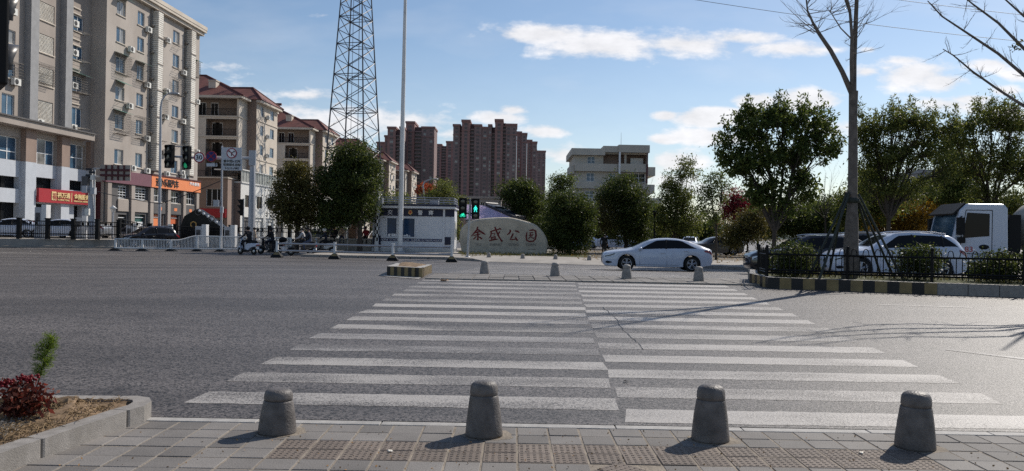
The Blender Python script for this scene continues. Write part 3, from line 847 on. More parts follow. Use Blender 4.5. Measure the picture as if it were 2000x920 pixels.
# ================================================================ left-hand section with the bank shop
random.seed(12)
fA = Fac((-43.9, 55), D)
La = 24.4
bk = thing('apartment_building', 'taupe apartment block with grey pilasters over a white shopfront with red bank sign', 'building')
winA, winB, winC, holes = [], [], [], []
ya = [(6, 42), (69, 105), (133, 168), (198, 240)]; yb = [(31, 62), (90, 118), (150, 180), (211, 249)]; yc = [(57, 84), (122, 152), (184, 226), (0, 20)]
sA = fA.uv(75, 120)[0], fA.uv(105, 120)[0]; sB = fA.uv(142, 120)[0], fA.uv(162, 120)[0]; sC = fA.uv(4, 150)[0], fA.uv(29, 150)[0]
for y0, y1 in ya: winA.append((*sA, fA.uv(90, y1)[1], fA.uv(90, y0)[1]))
for y0, y1 in yb: winB.append((*sB, fA.uv(152, y1)[1], fA.uv(152, y0)[1]))
for y0, y1 in yc: winC.append((*sC, fA.uv(18, y1)[1], fA.uv(18, y0)[1]))
upper = [fA.rect(-38, 37, 262, 322), fA.rect(61, 109, 271, 327), fA.rect(128, 166, 281, 334)]
mid = [fA.rect(-38, 37, 342, 366), fA.rect(60, 108, 347, 369), fA.rect(128, 166, 353, 372)]
shop = [fA.rect(-38, 37, 394, 440), fA.rect(60, 107, 398, 445), fA.rect(144, 160, 402, 446)]
shop = [(a, b, .1, d) for a, b, c, d in shop]
hu = fA.uv(90, 322)[1]
H0 = fA.uv(90, 261)[1]
wl = MB(fA.M)
wl.wall(0, La, H0, 27.5, winA+winB+winC, .2, 0)
wl.wall(0, La, hu, H0, [(a, b, max(c, hu+.02), min(d, H0-.05)) for a, b, c, d in upper], .35, 0)
wl.wall(0, La, 0, hu, mid+shop, .6, 1)
wl.quad((0, 0, -14), (0, 0, 0), (0, 27.5, 0), (0, 27.5, -14), 0); wl.quad((0, 27.5, 0), (La, 27.5, 0), (La, 27.5, -14), (0, 27.5, -14), 0)
wl.quad((0, 0, -14), (0, 27.5, -14), (La, 27.5, -14), (La, 0, -14), 0)
wl.build('wall', ['render_taupe', 'shop_white'], bk)
for r_ in winA:
    o = window(fA, r_, bk, nx=2, glass=3, depth=.17); lv = MB(fA.M); a, b, c, d = r_; y = c+.06
    while y < d-.08:
        lv.b2(a+.06, b-.06, y, y+.05, -.16, -.04); y += .115
    lv.build('louvre', 'louvre_white', o)
for r_ in winB: window(fA, r_, bk, nx=2); dryrack(fA, r_[0], r_[1], r_[2]-.1, bk)
for r_ in winC: window(fA, r_, bk, nx=2, frame='window_white')
for px, py in ((141, 46), (140, 103), (139, 167), (137, 249), (71, 239), (18, 22), (25, 160)):
    s, h = fA.uv(px, py); aircon(fA, s, h, bk)
cage(fA, fA.rect(66, 98, 126, 164), bk); cage(fA, fA.rect(14, 40, 122, 152), bk, .3); cage(fA, fA.rect(136, 166, 148, 182), bk, .5, True)
for (x0, x1) in ((47, 63), (117, 130)):
    s0, s1 = fA.uv(x0, 120)[0], fA.uv(x1, 120)[0]; p = MB(fA.M); p.b2(s0, s1, H0+.6, 27.5, .003, .6); p.build('pilaster', 'grey_pilaster', bk)
for y0 in (12, 74, 132, 190):
    s0, s1 = fA.uv(131, 100)[0], fA.uv(156, 100)[0]; h = fA.uv(140, y0)[1]; lp = MB(fA.M); lp.b2(s0, s1, h-.05, h+.05, .003, .12); lp.b2(s0, s1, h-.6, h-.5, .003, .12); lp.build('ledge', 'render_cream', bk)
ld = MB(fA.M); ld.b2(-.5, La-1.0, H0+.02, H0+.62, .003, 1.15); ld.b2(-.5, La-1.0, H0+.622, H0+.75, .6, 1.3, 1); ld.build('ledge_roof', ['render_taupe', 'shop_grey'], bk)
for (x0, x1) in ((40, 61), (111, 127), (168, 176)):
    s0, s1 = fA.uv(x0, 300)[0], fA.uv(x1, 300)[0]; p = MB(fA.M); p.b2(s0, s1, hu, H0, .003, .5, 0); p.b2(s0, s1, 0, hu-.003, .003, .5, 1); p.build('pilaster', ['render_brown', 'shop_white'], bk)
for i, r_ in enumerate(upper): window(fA, r_, bk, nx=(4, 3, 3)[i], ny=2, depth=.3, fw=.09, sill=False)
for r_ in mid: window(fA, r_, bk, nx=3, depth=.5, glass=3, frame='shop_dark', sill=False)
for i, r_ in enumerate(shop): window(fA, r_, bk, nx=(3, 2, 1)[i], ny=1, depth=.55, glass=3, frame='shop_dark', sill=False, name='shop_window')
s0, s1, h0, h1 = fA.rect(60, 176, 371, 396); hh0 = fA.uv(90, 396)[1]; hh1 = fA.uv(90, 369.5)[1]
sg = MB(fA.M); sg.b2(s0, La-.3, hh0, hh1, .502, .75); sgr = sg.build('red_sign', 'sign_red', bk)
hm = (hh0+hh1)/2; hs = hh1-hh0
def sA_(px): return fA.uv(px, 385)[0]
bx = MB(fA.M); bx.b2(sA_(85), sA_(94), hm-hs*.3, hm+hs*.33, .752, .79); bx.build('emblem', 'sign_gold', sgr)
text('\u798f', 'lettering', 'sign_red', sgr, fA.at((sA_(85)+sA_(94))/2, hm, .8), w=(sA_(94)-sA_(85))*.8, h=hs*.5, ext=.02)
text('\u798f\u4e07\u901a', 'lettering', 'sign_gold', sgr, fA.at((sA_(95.5)+sA_(121))/2, hm+hs*.1, .79), w=sA_(121)-sA_(95.5), h=hs*.42, ext=.06, off=.02)
text('FU WAN TONG', 'lettering', 'sign_gold', sgr, fA.at((sA_(97)+sA_(120))/2, hm-hs*.25, .78), w=sA_(120)-sA_(97), h=hs*.12, ext=.04, off=.02)
text('\u91d1\u878d\u670d\u52a1\u4e2d\u5fc3', 'lettering', 'sign_gold', sgr, fA.at((sA_(129)+sA_(173))/2, hm+hs*.08, .79), w=sA_(173)-sA_(129), h=hs*.42, ext=.06, off=.02)
text('FINANCIAL SERVICE CENTER', 'lettering', 'sign_gold', sgr, fA.at((sA_(129)+sA_(172))/2, hm-hs*.27, .78), w=sA_(172)-sA_(129), h=hs*.12, ext=.04, off=.02)
bx = MB(fA.M); bx.b2(sA_(124.5), sA_(125.5), hm-hs*.35, hm+hs*.35, .752, .77); bx.build('sign_divider', 'sign_gold', sgr)
rebase(bk, fA.at(0, 0, 0).translation)

# ================================================================ red-roofed blocks along the street: one built, then copied
random.seed(13)
rt = thing('apartment_block', 'cream block with red tiled hip roof and front balconies beside the tan tower block', 'building', group='red roofed apartment blocks along the street')
BX, BY = -40.2, 115.2
fF = Fac((BX-21, BY), (1, 0)); fS = Fac((BX, BY), D)
HE = 21.0; FL = 2.95
fholes, loggias, fw = [], [], []
for k in range(7):
    h = .35+FL*k
    if k == 6: loggias.append((5, 10.6, h+.1, h+2.6)); loggias.append((11.2, 20.7, h+.1, h+2.6))
    elif k >= 2:
        loggias.append((16.2, 20.7, h+.1, h+2.55)); loggias.append((3.2, 7.4, h+.1, h+2.55)); fw.append((11.9, 14.0, h+.85, h+2.35)); fw.append((8.6, 10.5, h+.85, h+2.35))
    else:
        fw += [(a, a+2, h+.85, h+2.35) for a in (2, 6, 10, 14.5, 18)]
wl = MB(fF.M); wl.wall(0, 21, 0, .35+FL*4, [x for x in fw+loggias if x[3] < .35+FL*4], .2, 1); wl.wall(0, 21, .35+FL*4, HE, [x for x in fw+loggias if x[2] > .35+FL*4], .2, 0)
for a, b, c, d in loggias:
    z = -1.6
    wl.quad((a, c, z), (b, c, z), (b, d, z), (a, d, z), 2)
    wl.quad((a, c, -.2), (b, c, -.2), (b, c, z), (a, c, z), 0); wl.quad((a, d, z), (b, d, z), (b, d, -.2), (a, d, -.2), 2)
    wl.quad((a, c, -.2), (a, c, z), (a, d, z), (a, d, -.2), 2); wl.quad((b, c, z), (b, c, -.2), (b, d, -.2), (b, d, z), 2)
wl.M = fS.M
sh = [(3.2+1.6, 3.2+2.9, .35+FL*k+.8, .35+FL*k+2.35) for k in range(1, 7)]
wl.wall(0, 3.2, 0, HE, [], .2, 0); wl.wall(3.2, 12.2, 0, HE, sh+[(a+4.2, b+4.6, c, d) for a, b, c, d in sh], .2, 0, z=1.4); wl.wall(12.2, 14.4, 0, HE, [], .2, 0)
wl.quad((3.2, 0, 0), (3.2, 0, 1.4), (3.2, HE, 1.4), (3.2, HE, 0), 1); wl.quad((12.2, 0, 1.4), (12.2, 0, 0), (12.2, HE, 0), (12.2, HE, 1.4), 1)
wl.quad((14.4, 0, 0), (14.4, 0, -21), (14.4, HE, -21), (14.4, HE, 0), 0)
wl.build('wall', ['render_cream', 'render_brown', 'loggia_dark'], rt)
bn = MB(fF.M)
for k in range(1, 7): bn.b2(-.05, 21.02, .35+FL*k-.1, .35+FL*k+.08, .003, .12)
bn.b2(-.5, 21.5, HE-.35, HE, .003, .7)
bn.M = fS.M
for k in (2, 4, 6): bn.b2(.0, 3.19, .35+FL*k-.1, .35+FL*k+.08, .003, .1); bn.b2(3.15, 12.25, .35+FL*k-.1, .35+FL*k+.08, 1.403, 1.5)
bn.b2(-.7, 3.0, HE-.35, HE, .003, .7); bn.b2(3.0, 12.6, HE-.35, HE, 1.403, 2.1); bn.b2(12.62, 14.9, HE-.35, HE, .003, .7)
bn.build('string_course', 'render_cream', rt)
for i, r_ in enumerate(fw): window(fF, r_, rt, nx=2, glass=random.choice((2, 3, 3)), sill=False)
for a, b, c, d in loggias:
    railing(fF, a, b, c, rt, -.08)
    for x in ((a+b)/2-.9, (a+b)/2+.9 if b-a > 5 else a+.9):
        mb = MB(fF.M); mb.b2(x-.55, x+.55, c, c+2.1, -1.597, -1.55, 0); mb.b2(x-.5, x-.02, c+.1, c+2.0, -1.548, -1.54, 1); mb.b2(x+.02, x+.5, c+.1, c+2.0, -1.548, -1.54, 1); mb.build('balcony_door', ['window_white', 'glass_dark'], rt)
for a, b, c, d in sh:
    f2 = Fac((BX, BY), D); f2.M = fS.M @ Matrix.Translation((0, 0, 1.4))
    window(f2, (a, b, c, d), rt, nx=2, sill=False); window(f2, (a+4.2, b+4.6, c, d), rt, nx=2, sill=False)
    if random.random() < .6: aircon(f2, b+1.2, c+.1, rt)
def hip(mb, fm, a, b, z0, z1, h0, rise, ins):
    """hip roof over the rectangle a..b along, z0..z1 outwards of the facade frame fm"""
    mb.M = fm
    zm = (z0+z1)/2
    P = [(a, h0, z0), (b, h0, z0), (b, h0, z1), (a, h0, z1)]
    if (b-a) > (z1-z0): Q = [(a+ins, h0+rise, zm), (b-ins, h0+rise, zm)]; fs = [(3, 2, 5, 4), (1, 0, 4, 5), (0, 3, 4), (2, 1, 5)]
    else:
        am = (a+b)/2; Q = [(am, h0+rise, z0+ins), (am, h0+rise, z1-ins)]; fs = [(0, 3, 5, 4), (2, 1, 4, 5), (3, 2, 5), (1, 0, 4)]
    mb.add(P+Q, fs+[(0, 1, 2, 3)])
    E = [(3, 2), (2, 1), (1, 0), (0, 3)]
    V = P+Q
    rid = [(4, 5), (0, 4), (3, 4 if (b-a) > (z1-z0) else 5), (2, 5), (1, 5 if (b-a) > (z1-z0) else 4)]
    for i, j in rid: mb.tube(V[i], V[j], .16, n=6, mat=1)
rf = MB(); hip(rf, fS.M, -.8, 15.2, -22, .8, HE+.02, 4.4, 9); hip(rf, fS.M, 2.9, 12.7, -8, 2.2, HE+.05, 2.6, 3.2)
rfo = rf.build('roof', ['roof_tile', 'roof_edge'], rt)
fr = Matrix(fS.M); ch = MB(fr); ch.b2(2.0, 3.2, HE+.6, HE+2.6, -5.5, -4.4); ch.b2(1.9, 3.3, HE+2.6, HE+2.75, -5.6, -4.3); ch.build('chimney', 'render_cream', rfo)
rebase(rt, (BX, BY, 0))
def along(Y): return Vector((BX+D.x/D.y*(Y-BY), Y, 0))
rts = [rt]
for Y, lb in ((149.5, 'cream red-roofed block with rooftop water heater, behind the bronze-leaved tree'), (181, 'cream red-roofed block behind the steel lattice tower'), (212, 'cream red-roofed block just left of the tall white lamp post'), (247, 'farthest cream red-roofed block, seen right behind the tall white lamp post')):
    rts.append(dup(rt, along(Y), None, lb))
# rooftop solar heater on the second block
wh = thing('water_heater', 'solar water heater rack standing on the second red tiled roof', 'water heater', along(155)+Vector((-9.5, 0, 24.3)))
mb = MB()
for x in (-1.3, 1.3):
    mb.bar((x, -.9, 0), (x, -.9, .5), .09); mb.bar((x, .9, 0), (x, .9, 2.0), .09); mb.bar((x, -.9, .5), (x, .9, 2.0), .09)
mb.build('frame', 'window_white', wh)
mb = MB(); mb.add([(-1.5, -1, .5), (1.5, -1, .5), (1.5, .8, 1.9), (-1.5, .8, 1.9)], [(0, 1, 2, 3)]); mb.build('collector', 'solar_panel', wh)
mb = MB(); mb.tube((-1.7, .95, 2.1), (1.7, .95, 2.1), .26, n=12); mb.build('tank', 'roof_edge', wh)

# low shop row with a glazed terrace in front of the blocks
random.seed(14)
fP = Fac((-37.6, 109), D); Lp = 62
sr = thing('shop_row', 'long white two storey shop row with glazed terrace, below the red roofed blocks', 'building')
oh = [(1+4.4*i, 4.4+4.4*i, .1, 3.3) for i in range(14)]; wh2 = [(1.6+4.4*i, 3.8+4.4*i, 4.7, 6.4) for i in range(14)]
wl = MB(fP.M); wl.wall(0, Lp, 0, 8, oh+wh2, .35, 0)
wl.quad((0, 0, -4), (0, 0, 0), (0, 8, 0), (0, 8, -4), 1); wl.quad((0, 8, 0), (Lp, 8, 0), (Lp, 8, -4), (0, 8, -4), 0)
wl.build('wall', ['shutter_white', 'render_brown'], sr)
for r_ in wh2: window(fP, r_, sr, nx=2, glass=3, sill=False, frame='render_brown')
for i, r_ in enumerate(oh):
    a, b, c, d = r_; m = MB(fP.M); m.quad((a, c, -.33), (b, c, -.33), (b, d, -.33), (a, d, -.33), 0); m.b2(a, b, d-.5, d-.02, -.32, -.2, 0); y = .3
    while y < d-.6: m.b2(a+.02, b-.02, y, y+.04, -.328, -.3, 0); y += .25
    m.build('roller_shutter', ['shutter_white' if i % 3 else 'shop_grey'], sr)
tr_ = MB(fP.M)
tr_.b2(0, 20, 8.003, 8.2, -3.8, .15); tr_.b2(0, 20, 9.75, 9.9, -3.8, .25)
for i in range(21): tr_.b2(i-.04 if i else 0, i+.04, 8.2, 9.75, 0, .08)
for i in range(20): tr_.quad((i+.04, 8.2, .03), (i+.96, 8.2, .03), (i+.96, 9.75, .03), (i+.04, 9.75, .03), 1)
tr_.build('glazed_terrace', ['shutter_white', 'glass_curtain'], sr)
rebase(sr, fP.at(0, 0, 0).translation)
# brown corner shop with the long red sign, in front of the first block
fQ = Fac((-58, 106.5), (1, 0))
qs = thing('corner_shop', 'brown two storey shop front with plain red sign between tan block and grey gantry pole', 'building')
wl = MB(fQ.M); hq = [(3+3.4*i, 5.2+3.4*i, 4.6, 7.0) for i in range(5)]+[(2.6+3.4*i, 5.4+3.4*i, .1, 2.8) for i in range(5)]
wl.wall(0, 19.5, 0, 8.4, hq, .25, 0); wl.quad((19.5, 0, 0), (19.5, 0, -6), (19.5, 8.4, -6), (19.5, 8.4, 0), 0); wl.quad((0, 8.4, 0), (19.5, 8.4, 0), (19.5, 8.4, -6), (0, 8.4, -6), 0)
wl.build('wall', 'render_brown', qs)
for r_ in hq: window(fQ, r_, qs, nx=3 if r_[2] > 3 else 2, depth=.2, glass=3, sill=False, frame='window_white' if r_[2] > 3 else 'shop_dark')
s_ = MB(fQ.M); s_.b2(2, 19.4, 3.1, 4.3, .003, .3); s_.build('red_sign', 'sign_red', qs)
s_ = MB(fQ.M); s_.b2(11, 19.6, 8.403, 8.55, -5, .3); s_.build('roof_slab', 'render_cream', qs); railing(fQ, 11, 19.4, 8.55, qs, .1, .9)
rebase(qs, (-58, 106.5, 0))
# dark themed shop gable with ring decorations
random.seed(15)
p = W(432, 440, 66); mS = Fac((p.x-3.4, 66), (1, 0)); sp = thing('kiosk', 'black gabled kiosk front decorated with rings and bulbs, behind the black fence', 'kiosk')
mb = MB(mS.M); poly = [(0, 0), (4.8, 0), (4.8, 1.0), (3.6, 1.6), (2.2, 2.6), (1.3, 3.2), (.3, 2.6), (0, 1.8)]
mb.add([(x, y, 0) for x, y in poly]+[(x, y, -1.4) for x, y in poly], [tuple(range(8)), tuple(range(15, 7, -1))]+[(i, 8+i, 8+(i+1) % 8, (i+1) % 8) for i in range(8)])
mb.build('body', 'shop_dark', sp)
for i, (x, y, r) in enumerate(((1.5, 2.95, .30), (2.6, 2.4, .28), (1.1, 1.9, .28), (1.8, 1.4, .32))):
    mb = MB(mS.at(x, y, .04)); mb.lathe([(r-.09, 0), (r-.04, .05), (r, 0), (r-.04, -.03), (r-.09, 0)], n=20); mb.build('ring', 'shop_grey' if i < 2 else 'emblem_gold', sp)
for i in range(9):
    x = 1.5+i*.36; y = 3.0-.23*i-.02*i*(i > 5)
    mb = MB(); mb.ell(mS.at(x+.1, y+.05, .1).translation, (.11, .11, .11), 8, 6); mb.build('bulb', 'window_white', sp)
rebase(sp, (p.x-3.4, 66, 0))

# ================================================================ white office house right of the carved stone
random.seed(16)
YC = 152
def cx(px): return (px-1000)/1540*YC
def chh(py): return EYE-(py-457-2.8)/F*YC
fC = Fac((0, YC), (1, 0))
cb = thing('office_building', 'pale flat roofed four storey house with long balconies behind the park trees', 'building')
def cr_(x0, x1, y0, y1): return (cx(x0), cx(x1), chh(y1), chh(y0))
zx = lambda v: 1050+v/3.5375
zy = lambda v: 230+v/3.5375
def zr(x0, x1, y0, y1): return cr_(zx(x0), zx(x1), zy(y0), zy(y1))
ho = [zr(335, 388, 268, 318), zr(330, 385, 380, 440), zr(485, 530, 380, 440), zr(560, 735, 380, 440), zr(325, 380, 505, 555), zr(485, 530, 505, 555), zr(600, 700, 505, 555), zr(330, 385, 630, 690), zr(485, 530, 630, 690)]
lo = [zr(445, 590, 250, 318), zr(605, 742, 250, 318)]
x0, x1, _, top = zr(245, 748, 195, 232)
wl = MB(fC.M); wl.wall(x0, x1, 0, chh(zy(240)), ho+lo, .25, 0)
for a, b, c, d in lo:
    wl.quad((a, c, -2), (b, c, -2), (b, d, -2), (a, d, -2), 1); wl.quad((a, c, -.25), (b, c, -.25), (b, c, -2), (a, c, -2), 0); wl.quad((a, d, -2), (b, d, -2), (b, d, -.25), (a, d, -.25), 1)
    wl.quad((a, c, -2), (a, d, -2), (a, d, -.25), (a, c, -.25), 1); wl.quad((b, c, -.25), (b, d, -.25), (b, d, -2), (b, c, -2), 1)
Ht = chh(zy(240))
wl.quad((x1, 0, 0), (x1, 0, -14), (x1, Ht, -14), (x1, Ht, 0)); wl.quad((x0, 0, -14), (x0, 0, 0), (x0, Ht, 0), (x0, Ht, -14)); wl.quad((x0, Ht, 0), (x1, Ht, 0), (x1, Ht, -14), (x0, Ht, -14))
wl.build('wall', ['pale_tile', 'render_brown'], cb)
def cbox(name, r, z0, z1, m='pale_tile'):
    mb = MB(fC.M); mb.b2(*r[:2], r[2], r[3], z0, z1); return mb.build(name, m, cb)
cbox('parapet', zr(222, 452, 217, 262), -14.3, 1.3); cbox('parapet', zr(440, 548, 197, 240), -13, 1.1); cbox('parapet', zr(543, 756, 189, 240), -13.6, 1.5)
cbox('balcony', zr(245, 540, 320, 372), .003, 1.0); cbox('balcony', zr(542, 748, 318, 374), .003, 1.3); cbox('balcony', zr(218, 244, 330, 390), -9, .6)
cbox('balcony', zr(749, 803, 335, 395), -10, .4); cbox('balcony', zr(749, 800, 456, 516), -10, .4); cbox('balcony', zr(245, 748, 448, 490), .003, .9); cbox('balcony', zr(245, 748, 572, 612), .003, .9)
cbox('column', zr(545, 557, 240, 440), 1.301, 1.6, 'window_white'); cbox('panel', zr(640, 728, 270, 312), -1.4, -1.3, 'shutter_white'); cbox('downpipe', zr(735, 745, 240, 450), 1.301, 1.5, 'sign_darkred')
for i, r_ in enumerate(ho): window(fC, r_, cb, nx=4 if i == 3 else 2, ny=2, glass=1 if i != 3 else 3, sill=False, depth=.18, fw=.09)
mb = MB(fC.M); mb.tube((cx(1214), top, -3), (cx(1214), chh(254), -3), .05, .02, n=6); mb.build('antenna', 'galvanised', cb)
rebase(cb, (x0, YC, 0))
# small pale building further right of it and grey block behind the right-hand trees
fD = Fac((0, 190), (1, 0))
def simple_block(nm, lb, px0, px1, pyt, Y, m, nfl, ncol, dep=12):
    f = Fac((0, Y), (1, 0)); a, b = W(px0, 450, Y), W(px1, 450, Y); h = W((px0+px1)/2, pyt, Y).z
    t = thing(nm, lb, 'building'); fh = h/nfl; cw_ = (b.x-a.x)/ncol
    hs_ = [(a.x+cw_*(i+.25), a.x+cw_*(i+.75), fh*(k+.3), fh*(k+.75)) for i in range(ncol) for k in range(nfl)]
    wl = MB(f.M); wl.wall(a.x, b.x, 0, h, hs_, .3); wl.quad((b.x, 0, 0), (b.x, 0, -dep), (b.x, h, -dep), (b.x, h, 0)); wl.quad((a.x, 0, -dep), (a.x, 0, 0), (a.x, h, 0), (a.x, h, -dep)); wl.quad((a.x, h, 0), (b.x, h, 0), (b.x, h, -dep), (a.x, h, -dep))
    wl.build('wall', m, t)
    for r_ in hs_: window(f, r_, t, glass=3, sill=False, depth=.25)
    q = MB(f.M); q.b2(a.x-.3, b.x+.3, h+.003, h+.6, -dep, .3); q.build('parapet', m, t)
    return rebase(t, (a.x, Y, 0))
simple_block('house', 'small white house with roof terrace, low right of the pale office house', 1262, 1290, 392, 185, 'shutter_white', 4, 2)
simple_block('house', 'grey flat roofed building behind the right-hand park trees', 1802, 1912, 338, 150, 'grey_pilaster', 4, 7)
simple_block('house', 'low grey building behind the parking trees near the carved stone', 905, 978, 388, 210, 'render_taupe', 3, 5)

# ================================================================ red-brown high-rises far behind
random.seed(17)
def z5(x, y): return 700+x/3.5375, 200+y/3.5375
def highrise(label, Y, segs, base_px):
    """segs: zoom-x0, zoom-x1, zoom-ytop, forward offset, kind (0 brick, 1 grey wall, 2 recess with balconies)"""
    t = thing('high_rise', label, 'high-rise', group='red brown residential towers on the skyline')
    wb = MB(); bays = []
    for x0, x1, yt, off, kd in segs:
        p0, p1 = z5(x0, yt), z5(x1, yt)
        a, b = W(p0[0], p0[1], Y), W(p1[0], p1[1], Y)
        y = Y-off; h = (a.z+b.z)/2
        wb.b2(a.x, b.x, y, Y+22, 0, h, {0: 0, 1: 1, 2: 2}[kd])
        if kd != 2: wb.b2(a.x-.5, b.x+.5, y-.7, Y+22, h, h+1.6, 0); wb.b2(a.x-.3, b.x+.3, y-.4, y-.003, h-7.5, h-6.8, 0)
        n = max(1, round((b.x-a.x)/5.5)) if kd != 2 else 1
        for i in range(n):
            u0 = a.x+(b.x-a.x)*(i+.3)/n; u1 = a.x+(b.x-a.x)*(i+.7)/n
            if kd == 2: u0, u1 = a.x+.4, b.x-.4
            m = MB(); z = 4.0
            if kd == 2:
                pr = []
                while z < h-3: pr += [(y-.02, z), (y-1.6, z), (y-1.6, z+1.1), (y-.02, z+1.1)]; z += 3.0
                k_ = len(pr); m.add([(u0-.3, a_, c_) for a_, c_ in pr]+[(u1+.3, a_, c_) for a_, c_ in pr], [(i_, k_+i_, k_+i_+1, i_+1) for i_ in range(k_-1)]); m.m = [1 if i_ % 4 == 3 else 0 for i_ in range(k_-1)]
            else:
                zz_ = []; mm_ = []
                while z < h-3: zz_ += [z+.5, z+2.2]; mm_ += [2 if random.random() < .12 else 1, 0]; z += 3.0
                m.add([(u, y-.03, q_) for q_ in zz_ for u in (u0, u1)], [(2*i_, 2*i_+1, 2*i_+3, 2*i_+2) for i_ in range(len(zz_)-1)]); m.m = mm_[:len(zz_)-1]
            if m.v: bays.append(m)
    wb.build('wall', ['tower_brick', 'tower_grey', 'tower_recess'], t)
    for m in bays: m.build('window_bay', ['tower_grey', 'tower_window', 'glass_curtain'], t)
    return rebase(t, W(base_px, 440, Y)*Vector((1, 1, 0)) if False else (W(base_px, 440, Y).x, Y, 0))
highrise('low red brown tower slab at the left end of the skyline, beside the lattice tower', 760, [(127, 182, 283, 0, 0)], 743)
highrise('stepped red brown tower directly left of the tall white lamp post', 640, [(182, 206, 240, 0, 0), (206, 262, 184, 3, 0), (262, 290, 190, 0, 2), (290, 318, 184, 3, 1)], 770)
highrise('red brown tower directly right of the tall white lamp post', 660, [(318, 334, 205, 0, 2), (333, 392, 148, 4, 0), (392, 440, 172, 1, 2), (440, 528, 183, 3, 1)], 820)
highrise('lower red brown tower in the gap between the two big ones', 840, [(532, 575, 297, 0, 0), (575, 608, 300, -2, 2), (608, 656, 279, 2, 0)], 865)
highrise('widest and tallest red brown tower with two raised roof blocks', 640, [(657, 704, 166, 2, 1), (704, 718, 170, 0, 2), (718, 774, 139, 5, 0), (774, 803, 150, 1, 2), (803, 852, 168, 3, 1), (852, 900, 184, 2, 1), (900, 922, 168, 3, 1), (922, 946, 172, 0, 2), (946, 1000, 135, 5, 0), (1000, 1020, 145, 1, 2), (1020, 1095, 164, 3, 1)], 950)
highrise('red brown tower behind the right edge of the widest one', 740, [(1096, 1128, 212, 0, 0), (1128, 1165, 224, 2, 1)], 1020)
highrise('second tower right of the widest one, mid height', 820, [(1168, 1200, 268, 0, 0), (1200, 1234, 282, 2, 1)], 1040)
highrise('lowest red brown tower at the right end of the skyline', 930, [(1236, 1294, 342, 0, 1)], 1058)

# ================================================================ steel lattice tower
lt = thing('lattice_tower', 'tall dark steel lattice mast tapering out of the top of the photo', 'lattice tower', (W(691, 300, 130).x, 130, 0))
Rr = lambda z: max(.7, 5.7-.0776*z)
lean = .0
def leg(k, z): a = R(31)+k*math.pi/2; return Vector((Rr(z)*math.cos(a), Rr(z)*math.sin(a), z))
for k in range(4):
    mb = MB(); mb.path([leg(k, z) for z in (0, 20, 40, 62)], [.13, .12, .10, .07], 6); mb.build('leg', 'lattice_steel', lt)
zs = [0]
while zs[-1] < 60: zs.append(zs[-1]+max(1.5, Rr(zs[-1])*.72))
for k in range(4):
    mb = MB()
    for i in range(len(zs)-1):
        a, b = zs[i], zs[i+1]
        A, B, C_, D_ = leg(k, a), leg((k+1) % 4, a), leg((k+1) % 4, b), leg(k, b)
        mb.bar(A, C_, .085); mb.bar(B, D_, .085)
        if i % 2 == 0: mb.bar(A, B, .09)
        else: mb.bar(A.lerp(D_, .0), A.lerp(B, .5).lerp(C_.lerp(D_, .5), .5), .04)
    mb.build('bracing', 'lattice_steel', lt)
mb = MB()
for i in range(0, len(zs), 2):
    mb.bar(leg(0, zs[i]), leg(2, zs[i]), .07); mb.bar(leg(1, zs[i]), leg(3, zs[i]), .07)
mb.path([(0.6, 0.3, 0), (.4, .2, 60)], [.06, .05], 5); mb.path([(-.7, .3, 0), (-.4, .2, 60)], [.04, .04], 5)
mb.build('diaphragm', 'lattice_steel', lt)
# ================================================================ bollards
random.seed(21)
from mathutils import noise as mnoise
def rough(mb, a=.0016):
    for i, v in enumerate(mb.v):
        p = Vector(v); k = mnoise.noise(p*14)+.6*mnoise.noise(p*37+Vector((3, 1, 2))); q = Vector((p.x, p.y, 0)); q = q.normalized() if q.length > 1e-6 else q
        mb.v[i] = tuple(p+q*k*a-(q*.006 if mnoise.noise(p*9+Vector((7, 7, 7))) > .58 else Vector()))
def bollard(sc=1.0, n=56):
    t = thing('stone_bollard', 'x', 'bollard')
    pr = [(.0, .0), (.153, .0), (.154, .02), (.147, .10), (.141, .15), (.135, .20), (.129, .24), (.123, .28), (.1195, .302), (.1175, .312), (.113, .318)]
    mb = MB(); mb.lathe(pr, n=n); rough(mb); s = mb.build('shaft', 'bollard_stone', t)
    pr = [(.108, .312), (.109, .324), (.1145, .330), (.1155, .345), (.114, .372), (.108, .398), (.095, .416), (.07, .429), (.035, .435), (.0, .436)]
    mb = MB(); mb.lathe(pr, n=n); rough(mb); mb.build('cap', 'bollard_stone', t)
    return t
b0 = bollard()
LN = 'stone bollards along the near kerb'
near = [((539, 846), .80, 'short leftmost stone bollard nearest the planter corner, standing on grey paving'),
        ((945, 852), .99, 'stone bollard left of the crossing centre line, its shadow on the brown tactile tiles'),
        ((1389, 861), 1.0, 'stone bollard in the right half of the crossing, at the tactile tiles right end'),
        ((1791, 876), 1.0, 'rightmost near stone bollard, standing on plain grey paving by a paper scrap')]
for i, (p, s, lb) in enumerate(near):
    o = b0 if i == 0 else copy_tree(b0)
    g = PZ(p[0], p[1], 0); o.location = g+Vector((0, .03, -.003)); o.rotation_euler = (R(random.uniform(-1.2, 1.2)), R((1.0, 2.6, -1.2, .6)[i]), i*2.1); o.scale = (.95, .95, s)
    tag(o, lb, 'bollard', LN)
random.seed(77)
mb = MB()
for p, s, lb in near:
    g = PZ(p[0], p[1], 0); P = []
    n_ = 26
    for i in range(n_): a = 2*math.pi*i/n_; r = random.uniform(.155, .19)+(.05 if math.cos(a-.3) > .6 else 0); P.append((g.x+r*math.cos(a), g.y+.03+r*math.sin(a), .0012))
    mb.add(P, [tuple(range(n_))])
struct(mb.build('pavement_sand', 'mortar'))
MN = 'stone bollards on the median'
